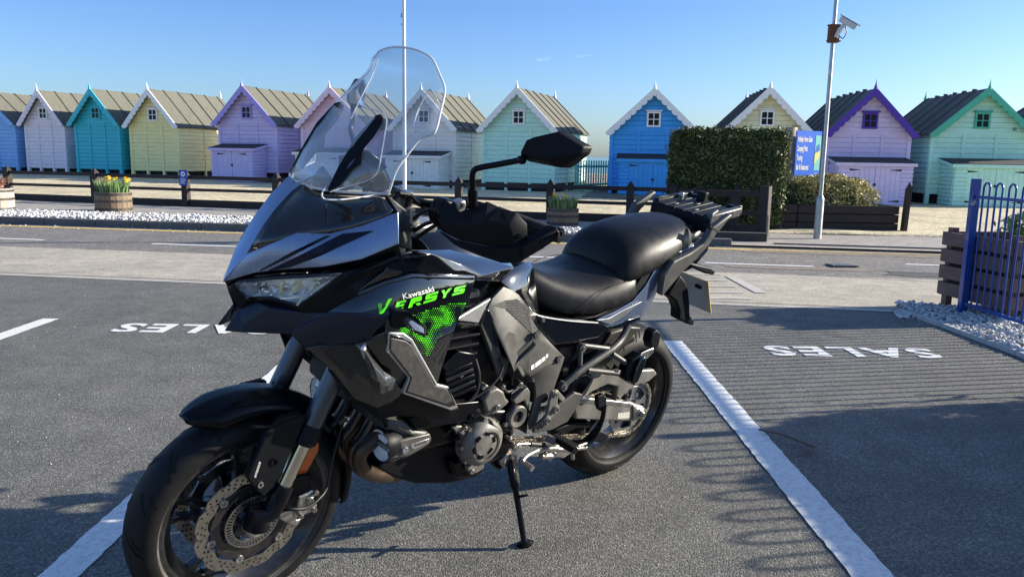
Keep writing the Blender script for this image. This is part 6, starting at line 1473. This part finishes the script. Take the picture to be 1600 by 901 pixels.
for k, yv in enumerate((-.088, -.044, 0, .044, .088)): quadbox(-.41 + .012 * abs(k - 2), -.186, yv - .018, yv + .018, .0, .007, 'rack_rib', B_rack, rackb, .0025)
for s in (-1, 1):
    quadbox(-.425, -.20, s * .128 - .014, s * .128 + .014, -.022, .014, 'rack_side', B_rack if s < 0 else B_cover, rackb, .006)
    quadbox(-.448, -.42, s * .10 - .03, s * .10 + .03, -.015, .010, 'rack_corner', B_satin, rackb, .006)
    for xx in (-.258, -.322): MB().lathe([(0, .0), (.013, .0)], 16, Matrix.Translation((xx, s * .1425, zt(xx) - .004)) @ (YAX if s > 0 else YAX.inverted())).build('rack_hole', B_groove, rackb)
    m = MB().tube(spline([(-.205, s * .135, zt(-.2) - .05), (-.20, s * .137, zt(-.2) - .005), (-.215, s * .130, zt(-.2) + .014), (-.26, s * .118, zt(-.26) + .016)], 4), .006, 8); m.build('rack_hook', B_cover, rackb, ang=50)
    m = MB().tube([(-.395, s * .11, zt(-.39) + .010), (-.415, s * .118, zt(-.41) + .010), (-.42, s * .122, zt(-.41) - .028)], .006, 8); m.build('rack_hook', B_satin, rackb, ang=50)
quadbox(-.40, -.37, -.045, -.005, .005, .042, 'rack_stop', B_matt, rackb, .004)
quadbox(-.36, -.345, -.115, -.095, .005, .024, 'rack_stop', B_silver, rackb, .004)
for xx, yy_ in ((-.25, -.05), (-.25, .045), (-.33, .0)): quadbox(xx, xx + .03, yy_ - .006, yy_ + .006, .006, .010, 'rack_slot_trim', B_cover, rackb, .002)
# tail underside, number plate hanger
loft('tail_cowl', [(-.12, 1.0, .11, .93), (-.22, 1.03, .09, .97), (-.30, 1.055, .07, 1.0), (-.345, 1.06, .05, 1.02)], B_satin, bike)
slab('plate_hanger', [(1044, 461), (1054, 445), (1064, 430), (1072, 440), (1076, 452), (1078, 470), (1079, 494), (1086, 499), (1084, 509), (1076, 507), (1061, 499), (1062, 485), (1057, 472)], .04, .05, B_matt, bevel=.008, seg=3)
pp = [(-.356, -.088, .796), (-.356, .088, .796), (-.430, .088, .652), (-.430, -.088, .652)]
mk('number_plate', [Vector(p) for p in pp] + [Vector(p) + Vector((-.0025, 0, .001)) for p in pp], [(0, 1, 2, 3), (4, 7, 6, 5), (0, 4, 5, 1), (1, 5, 6, 2), (2, 6, 7, 3), (3, 7, 4, 0)], [B_pback, B_yellow], bike, midx=[0, 1, 1, 1, 1, 1])
btube('plate_bolt', [(1088, 446, .05), (1094, 449, .05)], .008, B_matt)
slab('rear_indicator', [(1076, 411), (1090, 413), (1112, 418), (1119, 424), (1116, 430), (1104, 428), (1086, 420)], .17, .03, B_matt, bevel=.007, seg=3, mirror=True)
MB().box(-.36, -.335, -.05, .05, 1.0, 1.045).build('tail_light', pmat('red_tail_lens', (.35, .01, .01), .15), bike, bevel=.006)
# rear mudguard hugger
fender(Matrix.Translation((0, 0, .316)), .345, .350, R(62), R(8), .085, .10, B_dusty, 'rear_hugger', .05)
slab('hugger_side', [(900, 583), (940, 545), (955, 520), (985, 510), (1003, 512), (985, 530), (968, 552), (950, 575), (944, 598), (915, 600)], .095, .02, B_dusty, bevel=.006)
# swingarm
sa_ = slab('swingarm', [(898, 640), (905, 622), (936, 623), (985, 629), (1004, 634), (1012, 641), (1008, 652), (990, 658), (955, 657), (900, 655)], .135, .035, B_swing, bevel=.006, seg=3, mirror=True)
slab('swingarm_top', [(905, 622), (936, 623), (985, 629), (1004, 634), (1000, 638), (940, 632), (903, 630)], .1365, .03, B_alu, sa_, bevel=.003)
slab('swingarm_brace', [(900, 622), (912, 602), (926, 586), (945, 583), (990, 580), (1022, 577), (1027, 584), (1014, 596), (1000, 600), (990, 604), (973, 618), (968, 628), (962, 626), (966, 604), (950, 600), (925, 612), (912, 622)], .125, .02, B_swing, bevel=.005, mirror=True, seg=3)
slab('chain_guard', [(918, 572), (940, 556), (962, 556), (985, 566), (1000, 575), (985, 580), (975, 572), (970, 578), (960, 568), (955, 578), (945, 568), (940, 580), (920, 583)], .10, .012, B_dusty, bevel=.003)
for q in ((966, 621), (980, 624), (994, 616)): bolt(*q, .128, .006)
slab('axle_block', [(990, 633), (1004, 634), (1012, 642), (1007, 652), (991, 656)], .142, .02, B_alu, sa_, bevel=.003)
disc('rear_axle_nut', 1002, 645, .146, [(0, .016), (.008, .016), (.009, .010), (.016, .010), (.016, .0), (.02, .0), (.02, -.01)], B_steel, n=6)
decal('swingarm_label', [[(966, 645), (984, 643), (983, 653), (965, 654)]], bvh(sa_), pmat('worn_label', (.5, .48, .42), .5, var=.4, vscale=220), sa_, .0015, 0, .14)
slab('pivot_plate', [(886, 612), (900, 590), (918, 586), (928, 590), (920, 604), (908, 620), (900, 640), (880, 650), (868, 640)], .145, .04, B_satin, bevel=.008, seg=3, mirror=True)
v, f = tube_geo([Vector((.42, -.17, .36)), Vector((.34, -.20, .40)), Vector((.28, -.22, .43)), Vector((-.18, -.235, .58)), Vector((-.24, -.235, .60))], [.025, .04, .078, .078, .05], 20); muf = mk('silencer', v, f, B_satin, bike, ang=40)
v, f = tube_geo([Vector((1.0, -.10, .24)), Vector((.7, -.12, .24)), Vector((.5, -.15, .30)), Vector((.42, -.17, .36))], .026, 12); mk('link_pipe', v, f, B_exh, bike, ang=50)
# subframe tubes and pillion peg
btube('subframe_tube', [(880, 601, .185), (906, 579, .19), (945, 553, .19), (962, 540, .185), (972, 528, .175), (982, 508, .165)], .0125, B_cover, sp=4, mirror=True)
btube('peg_hanger', [(908, 539, .175), (955, 545, .185)], .0085, B_cover, mirror=True); btube('peg_hanger', [(907, 541, .172), (906, 577, .18)], .0085, B_cover, mirror=True)
btube('peg_hanger', [(918, 578, .186), (966, 583, .215)], .0095, B_cover, mirror=True); btube('peg_hanger', [(957, 553, .186), (980, 568, .215)], .010, B_cover, mirror=True)
disc('hanger_boss', 909, 543, .178, [(0, .012), (.006, .012), (.008, .008), (.015, .008), (.016, -.01)], B_cover, n=20)
disc('hanger_boss', 880, 603, .19, [(0, .012), (.006, .012), (.008, .008), (.016, .008), (.017, -.012)], B_cover, n=20)
disc('hanger_boss', 879, 605, .19, [(0, .016), (.006, .014)], B_steel, n=12)
peg = slab('pillion_footpeg', [(979, 582), (988, 563), (1004, 552), (1012, 560), (1005, 580), (994, 600), (984, 598)], .235, .045, B_satin, bevel=.008, seg=3, mirror=True)
slab('peg_rubber', [(992, 590), (1003, 560), (1011, 557), (1008, 572), (997, 598), (990, 601)], .25, .03, B_gloss, peg, bevel=.006)
slab('peg_bracket', [(962, 580), (972, 578), (984, 592), (994, 598), (991, 602), (980, 597), (968, 588)], .22, .02, B_satin)
slab('heel_tab', [(994, 556), (1012, 547), (1022, 543), (1022, 550), (1012, 560), (1004, 562)], .205, .006, B_alu)
slab('pannier_mount', [(1016, 535), (1020, 520), (1027, 515), (1033, 520), (1032, 530), (1028, 545), (1019, 546)], .20, .04, B_matt, bevel=.006, seg=3, mirror=True)
# heel plate and rider peg
hp_ = slab('heel_plate', [(834, 677), (836, 666), (850, 655), (862, 640), (878, 629), (899, 613), (911, 616), (905, 632), (887, 659), (862, 672)], .215, .014, B_cover, bevel=.004, seg=3, mirror=True)
slab('footrest_bracket', [(846, 664), (856, 646), (859, 628), (864, 612), (872, 609), (884, 623), (879, 628), (872, 622), (872, 640), (864, 652), (852, 668)], .222, .012, B_engc, hp_, bevel=.003, seg=2)
for q, r_ in (((868.5, 639), .013), ((855.5, 657), .013), ((867.5, 616), .009)):
    disc('heel_bolt', *q, .224, [(0, .002), (r_ * .4, .002), (r_ * .5, .007), (r_ * .8, .007), (r_, .001), (r_ * 1.25, .0), (r_ * 1.25, -.006)], B_engc, hp_, n=18)
disc('plate_hole', 841, 670, .2155, [(0, .0), (.006, .0)], B_groove, hp_, n=12)
btube('footpeg_hinge', [(855, 683, .19), (868, 690, .22)], .014, B_engc)
fpg = btube('footpeg', [(866, 684, .20), (882, 694, .255), (899, 704, .31)], [.012, .014, .012], B_matt, n=12)
for k in range(9):
    t = k / 8; p = L(868, 684, .205).lerp(L(897, 701, .305), t); MB().box(-.013, .013, -.002, .002, .008, .016, M=Matrix.Translation(p)).build('peg_ridge', B_rub, fpg)
btube('peg_feeler', [(894, 704, .30), (895, 716, .30)], [.006, .007], B_alu)
mk('footpeg', *[(lambda v, f: ([flip(p) for p in v], [q[::-1] for q in f]))(*tube_geo([L(866, 684, .20), L(882, 694, .255), L(899, 704, .31)], [.012, .014, .012], 12))][0], B_matt, bike, ang=50)
btube('linkage', [(860, 700, .16), (890, 702, .16), (915, 698, .15)], .009, B_alu); btube('linkage', [(845, 712, .17), (862, 712, .17)], .012, B_steel)
slab('link_plate', [(858, 698), (880, 695), (895, 706), (880, 716), (862, 712)], .165, .02, B_alu, bevel=.003)
for q in ((852, 708), (858, 716), (866, 709)): bolt(*q, .175, .008, B_steel)
# centre stand lever
btube('centre_stand', [(905, 696, .17), (925, 686, .185), (936, 668, .195), (942, 650, .20), (944, 634, .205)], [.008, .009, .009, .009, .010], B_satin, sp=5)
slab('centre_stand_pad', [(934, 634, .20), (934, 620, .20), (943, 615, .20), (949, 620, .20), (948, 632, .205), (945, 644, .205), (937, 642, .2)], .21, .02, B_matt, bevel=.006, seg=3)
slab('centre_stand_foot', [(915, 694), (940, 672), (953, 680), (944, 694), (930, 690), (918, 699)], .165, .03, B_matt, bevel=.005)
btube('stand_spring', [(903, 697, .18), (916, 692, .18)], .006, B_steel)
slab('chain_slider', [(868, 672), (885, 664), (900, 660), (925, 660), (921, 668), (900, 668), (880, 680)], .11, .03, B_matt)
# side stand: bike coordinates, foot on the ground
foot = BMi @ gnd(820, 851, 0.012); topS = L(798, 718, .15)
ss = MB().tube([topS, topS.lerp(foot, .32), topS.lerp(foot, .36), foot + (topS - foot) * .04], [.016, .016, .0105, .010], 12).build('side_stand', B_satin, bike, ang=50)
fg = gnd(820, 851, 0.0); dF = (BM.to_3x3() @ Vector((1, 0, 0))); dF.z = 0; dF.normalize()
Mf = BMi @ Matrix(((dF.x, -dF.y, 0, fg.x), (dF.y, dF.x, 0, fg.y), (0, 0, 1, 0.001), (0, 0, 0, 1)))
m = MB().lathe([(0, 0), (.024, 0), (.026, .006), (.018, .012), (0, .014)], 16, Mf @ Matrix.Diagonal((1.25, .9, 1, 1))); m.build('stand_foot', B_satin, ss, ang=40)
btube('stand_tang', [(806, 776, .20), (823, 773, .26)], .005, B_satin, ss)
sk = L(803, 712, .18); ek = L(809, 760, .20); sp_ = []
for i in range(140): t = i / 139; a = t * 2 * math.pi * 18; c = sk.lerp(ek, t); sp_.append(c + Vector((.0075 * math.cos(a), .0075 * math.sin(a), 0)))
v, f = tube_geo(sp_, .0017, 5); mk('stand_spring', v, f, B_steel, ss, ang=60)
slab('stand_mount', [(782, 720), (790, 712), (806, 708), (812, 716), (808, 728), (792, 732), (784, 728)], .155, .03, B_alu, bevel=.004, seg=2); bolt(799, 713, .158, .008, B_steel)
slab('stand_bracket', [(762, 705), (785, 700), (800, 708), (795, 722), (780, 735), (772, 728)], .14, .03, B_satin, bevel=.004)

# ---------------------------------------------------------------- cockpit, bars, mirrors
for s in (1, -1):
    v, f = tube_geo(spline([Vector((1.075, s * .03, 1.150)), Vector((1.07, s * .10, 1.155)), Vector((1.03, s * .22, 1.185)), Vector((.985, s * .32, 1.175)), Vector((.93, s * .445, 1.160))], 5), .0125, 12); hb_ = mk('handlebar', v, f, B_satin, bike, ang=50)
    v, f = tube_geo([Vector((1.0, s * .29, 1.180)), Vector((.935, s * .43, 1.162))], .017, 14); mk('grip', v, f, B_grip, hb_, ang=50)
    v, f = tube_geo([Vector((.935, s * .43, 1.162)), Vector((.925, s * .455, 1.160))], .020, 14); mk('bar_end', v, f, B_satin, hb_, ang=50)
    # lever
    v, f = tube_geo(spline([Vector((1.06, s * .22, 1.175)), Vector((1.06, s * .30, 1.168)), Vector((1.02, s * .41, 1.150))], 4), .006, 8); mk('lever', v, f, B_satin, bike, ang=50)
MB().lathe([(.0, .03), (.025, .03), (.028, 0), (.028, -.03)], 20, Matrix.Translation((1.09, 0, 1.14))).build('steering_nut', B_alu, bike, ang=30)
xb = MB().box(1.05, 1.15, -.12, .12, 1.08, 1.11).build('triple_clamp', B_silver, bike, bevel=.012)
for s in (1, -1): MB().lathe([(0, .03), (.012, .03), (.014, .018), (.024, .018), (.026, 0), (.026, -.02)], 20, Matrix.Translation((1.13, s * .095, 1.115))).build('fork_cap', B_alu, bike, ang=30)
# strut work seen behind the screen
for a, b in (((612, 316, .06), (624, 302, .06)), ((624, 302, .06), (640, 304, .06)), ((640, 304, .06), (664, 326, .08)), ((640, 306, .06), (634, 325, .06)), ((634, 325, .06), (622, 340, .1)), ((606, 310, .1), (632, 330, .1))): btube('cockpit_bracket', [a, b], .006, B_satin, n=6)
slab('phone_mount', [(622, 302), (634, 299), (650, 309), (651, 316), (640, 316), (628, 308)], .05, .04, B_matt, bevel=.004)
slab('key_barrel', [(636, 332), (644, 327), (652, 336), (648, 346), (640, 343)], .08, .03, B_alu, bevel=.004)
for pts in ([(640, 350, .10), (655, 335, .14), (675, 327, .2), (692, 330, .24)], [(645, 362, .12), (665, 350, .16), (685, 345, .2), (700, 345, .24)], [(636, 345, .05), (660, 332, .10), (690, 322, .18)], [(650, 372, .12), (680, 352, .2), (697, 350, .25)]): btube('cable', pts, .0055, B_hose, sp=5)
slab('dash_unit', [(575, 262), (598, 258), (612, 290), (604, 305), (580, 300)], .02, .16, B_matt, bevel=.006)
slab('dash_stay', [(566, 240), (578, 236), (596, 250), (606, 262), (598, 268), (578, 258)], .06, .02, B_satin)
# switch gear and reservoir
slab('master_cylinder', [(684, 334), (697, 311), (720, 317), (722, 330), (716, 350), (700, 362), (686, 352)], .245, .05, B_satin, bevel=.010, seg=3)
slab('switch_cluster', [(716, 316), (728, 312), (730, 322), (722, 340), (716, 350), (713, 340)], .26, .03, B_alu, bevel=.006, seg=3)
# hand guards
def guard(mirror):
    g = [(684, 345, .25), (697, 313, .25), (719, 330, .28), (742, 322, .29), (761, 314, .32), (779, 322, .34), (784, 325, .36), (807, 331, .39), (824, 350, .41), (825, 374, .41), (807, 383, .405), (760, 384, .36), (719, 376, .30), (690, 362, .26), (757, 345, .355), (795, 352, .395), (733, 352, .315)]
    fcs = [(0, 1, 2), (0, 2, 16), (2, 3, 16), (3, 4, 14, 16), (4, 5, 14), (5, 6, 15, 14), (6, 7, 15), (7, 8, 15), (8, 9, 15), (9, 10, 15), (15, 10, 11, 14), (14, 11, 16), (16, 11, 12), (16, 12, 13, 0)]
    return surf('hand_guard', g, fcs, B_matt, mirror=mirror, thick=.006, ang=38, bevel=.003)
gd = guard(True)
gb = [(690, 362, .258), (719, 377, .30), (760, 385, .36), (807, 384, .405), (825, 380, .42), (848, 366, .435), (870, 354, .45), (879, 362, .46), (876, 372, .46), (845, 392, .44), (812, 412, .415), (786, 412, .40), (755, 402, .36), (720, 388, .31)]
slab('guard_beam', gb, .4, .03, B_matt, bevel=.007, seg=3, mirror=True)
slab('beam_face', [(816, 387, .43), (824, 384, .437), (872, 358, .461), (877, 364, .465), (874, 371, .465), (848, 388, .45), (818, 406, .425)], .44, .012, B_matt, bevel=.004, seg=2, mirror=True)
disc('beam_socket', 876, 366, .468, [(0, -.003), (.006, -.003), (.007, .0), (.009, .0)], B_groove, n=14)
slab('guard_inner', [(826, 352, .38), (846, 347, .40), (852, 352, .40), (868, 357, .42), (850, 368, .41), (828, 378, .39)], .4, .04, B_grip, bevel=.008)
# mirrors
for s in (1, -1):
    S = (lambda v: v) if s > 0 else flip
    P = [L(738.5, 322, .28), L(738.5, 300, .285), L(738.5, 293, .285), L(738, 275, .29), L(741, 266, .295), L(750, 262, .305), L(780, 256.5, .345), L(806, 251.5, .38), L(816, 249, .395)]
    v, f = tube_geo([S(p) for p in spline(P, 4)], [.0125] * 8 + [.0075] * 40, 12); 
    rs = [.0125 if i < 8 else .0075 for i in range(len(spline(P, 4)))]; v, f = tube_geo([S(p) for p in spline(P, 4)], rs, 12)
    stem = mk('mirror_stem', v, f if s > 0 else [q[::-1] for q in f], B_satin, bike, ang=50)
    H = [(812, 238, .40), (821, 219, .41), (833, 214, .42), (872, 205, .46), (912, 229, .51), (907, 241, .51), (878, 263, .475), (825, 252.5, .405), (812, 246, .395), (857, 247, .45)]
    Hf = [S(L(*q)) for q in H]; back = Vector((-.035, 0, .0))
    V = Hf + [Hf[i] + back * 1.0 for i in range(9)]
    ctr = Hf[9] + Vector((.022, 0, -.004)); V[9] = ctr; 
    nb_ = 9; fc_ = [(i, (i + 1) % 9, 9) for i in range(9)] + [((i + 1) % 9, i, 10 + i, 10 + (i + 1) % 9) for i in range(9)] + [tuple(10 + i for i in range(9))[::-1]]
    mh = mk('mirror', V, fc_ if s < 0 else [q[::-1] for q in fc_], B_matt, bike, ang=24, bevel=.005, seg=3)
    cg = sum((V[10 + i] for i in range(9)), Vector()) / 9
    gl_ = [cg + (V[10 + i] - cg) * .92 + Vector((-.0012, 0, 0)) for i in range(9)]; mk('mirror_glass', gl_, [tuple(range(9)) if s < 0 else tuple(range(9))[::-1]], B_chrome, mh)
disc('mirror_joint', 815, 250, .405, [(0, .010), (.008, .009), (.011, 0), (.008, -.010)], B_satin, n=16)

# ---------------------------------------------------------------- windscreen
edgeN = [(504, 304, .085), (606, 300, .190)]
# rows from bottom to top: near-edge point (px, py, y), centre bulge forward
rows = [((607, 303, .188), .045), ((619, 267, .197), .052), ((636, 243, .200), .056), ((653, 221, .205), .060), ((667, 213, .215), .062), ((680, 206, .232), .064), ((689, 172, .205), .060), ((695, 140, .175), .052), ((686, 114, .150), .044)]
NS = 20; keys = []
for (e, bulge) in rows: p = L(*e); keys.append((p.x, p.y, p.z, bulge))
KV = [Vector(k[:3]) for k in keys]; path_ = spline(KV, 4); bl_ = spline([Vector((k[3], 0, 0)) for k in keys], 4); nr = len(path_); SV = []
for i, p in enumerate(path_):
    for j in range(NS + 1):
        t = -1 + 2 * j / NS; SV.append(Vector((p.x + bl_[i].x * (1 - t * t) * 1.5, p.y * t, p.z + .006 * (1 - t * t))))
tp_ = spline([L(*q) for q in ((588, 87, -.128), (592, 81, -.110), (603, 76, -.07), (620, 73.5, -.015), (640, 75.5, .035), (658, 81, .082), (672, 89, .112), (679, 98, .130))], 6)
tpn = [tp_[min(len(tp_) - 1, round(j * (len(tp_) - 1) / NS))] for j in range(NS + 1)]; lr = SV[-(NS + 1):]
for q in (1, 2, 3):
    for j in range(NS + 1): SV.append(lr[j].lerp(tpn[j], q / 3))
nr += 3
for i in range(nr):
    k = max(0, 1 - i / 12) ** 1.5
    for j in range(NS + 1):
        t = -1 + 2 * j / NS; SV[i * (NS + 1) + j] += Vector((.075, 0, -.022)) * k * (1 - t * t)
SF = [(i * (NS + 1) + j, i * (NS + 1) + j + 1, (i + 1) * (NS + 1) + j + 1, (i + 1) * (NS + 1) + j) for i in range(nr - 1) for j in range(NS)]
scr = mk('windscreen', SV, SF, G_screen, bike, ang=80, solid=.004, off=0)
rim = [SV[i * (NS + 1) + NS] for i in range(nr)] + [SV[(nr - 1) * (NS + 1) + NS - j] for j in range(1, NS)] + [SV[i * (NS + 1)] for i in range(nr - 1, -1, -1)] + [SV[j] for j in range(1, NS)]
ts_ = BVHTree.FromPolygons(SV, SF)
scr.modifiers['t'].use_even_offset = False
v, f = tube_geo(rim, .0030, 8, closed=True); mk('screen_edge', v, f, G_edge, scr, ang=60)
def on_screen(name, pts, off, th, mat, parent=None, bevel=.003):
    P = [project(q[0], q[1], ts_, off, .1) for q in pts]; n = len(P); d_ = [(_bo - p).normalized() * th for p in P]
    return mk(name, P + [p - d for p, d in zip(P, d_)], [tuple(range(n)), tuple(range(n, 2 * n))[::-1]] + [((i + 1) % n, i, n + i, n + (i + 1) % n) for i in range(n)], mat, parent or bike, bevel=bevel, ang=40, seg=3)
# inner lower screen shell
lw = [[(504, 306, .085), (545, 308, .12), (606, 306, .165)], [(530, 265, .090), (566, 262, .125), (601, 270, .150)], [(553, 218, .095), (575, 225, .115), (592, 228, .125)], [(586, 180, .09), (592, 180, .095), (599, 184, .10)]]
# mounting strips
stp = [(586, 181, .100), (594, 178, .100), (599, 183, .102), (597, 193, .102), (585, 213, .102), (569, 232, .102), (567, 242, .102), (564, 256, .100), (551, 265, .098), (531, 290, .096), (514, 300, .094), (511, 296, .094), (528, 262, .096), (556, 214, .098)]
stp_o = on_screen('screen_strip', [q[:2] for q in stp], .010, .009, B_matt)
_fp = [L(q[0], q[1], .100) for q in stp]; _n = len(_fp); _fv = [flip(p) for p in _fp] + [flip(p) + Vector((0, .012, 0)) for p in _fp]
mk('screen_strip', _fv, [tuple(range(_n)), tuple(range(_n, 2 * _n))[::-1]] + [((i + 1) % _n, i, _n + i, _n + (i + 1) % _n) for i in range(_n)], B_matt, bike, bevel=.003, ang=40, seg=3)
for q in ((592, 186), (524, 283)):
    pq = project(q[0], q[1], ts_, .0125, .1); MB().lathe([(0, .0), (.006, .0), (.008, -.003)], 14, mat_at(pq, _bo - pq)).build('strip_screw', B_matt, stp_o, ang=30)
# lower clear deflector panel between the strips with the maker's name
V = []
dp = [[(474, 275), (515, 298)], [(500, 235), (545, 262)], [(520, 205), (580, 205)], [(540, 178), (590, 184)]]
for (a, b) in ((L(511, 298, .098), .03), (L(531, 266, .098), .035), (L(556, 222, .098), .035), (L(586, 184, .100), .03)):
    for j in range(9): t = -1 + 2 * j / 8; V.append(Vector((a.x + b * (1 - t * t), a.y * t, a.z)))
dfl = mk('inner_deflector', V, [(i * 9 + j, i * 9 + j + 1, (i + 1) * 9 + j + 1, (i + 1) * 9 + j) for i in range(3) for j in range(8)], G_screen, bike, ang=60, solid=.003)
edge_ = [V[j] for j in range(9)]; v, f = tube_geo(edge_, .002, 6); mk('deflector_edge', v, f, G_edge, dfl)
tdf = bvh(dfl)
word_px('Kawasaki', (495, 258), (521, 262), (2, -6), B_white, tdf, dfl, 'maker_lettering', .002)
for k in range(0): 
    a_, b_ = V[2 + 0], None
    t = -.5 + k * .1
    p0 = L(511, 298, .098); p1 = L(556, 222, .098); m = MB().tube([Vector((p0.x + .03 * (1 - t * t) + .003, p0.y * t, p0.z + .03)), Vector((p1.x + .035 * (1 - t * t) + .003, p1.y * t, p1.z))], .0008, 4); m.build('deflector_rib', G_edge, dfl)
# formed lower edge of the screen
lo = [(510, 290), (503, 303), (508, 311), (530, 312), (560, 309), (590, 304), (607, 298)]
P = [project(a, b, ts_, .004, .12) for a, b in lo]; v, f = tube_geo(spline(P, 4), .0022, 6); mk('screen_lower_edge', v, f, G_edge, scr, ang=60)
for fl in ([(590, 92), (583, 114), (571, 139), (557, 167), (548, 186)], [(566, 168), (582, 171), (597, 177), (604, 188), (601, 210), (596, 240), (590, 268), (574, 282), (540, 292), (516, 300)], [(645, 200), (652, 175), (664, 152), (671, 140), (680, 150), (684, 160)]):
    P = [project(a, b, ts_, .004, .12) for a, b in fl]; v, f = tube_geo(spline(P, 5), .0017, 6); mk('moulded_ridge', v, f, G_edge, scr, ang=60)
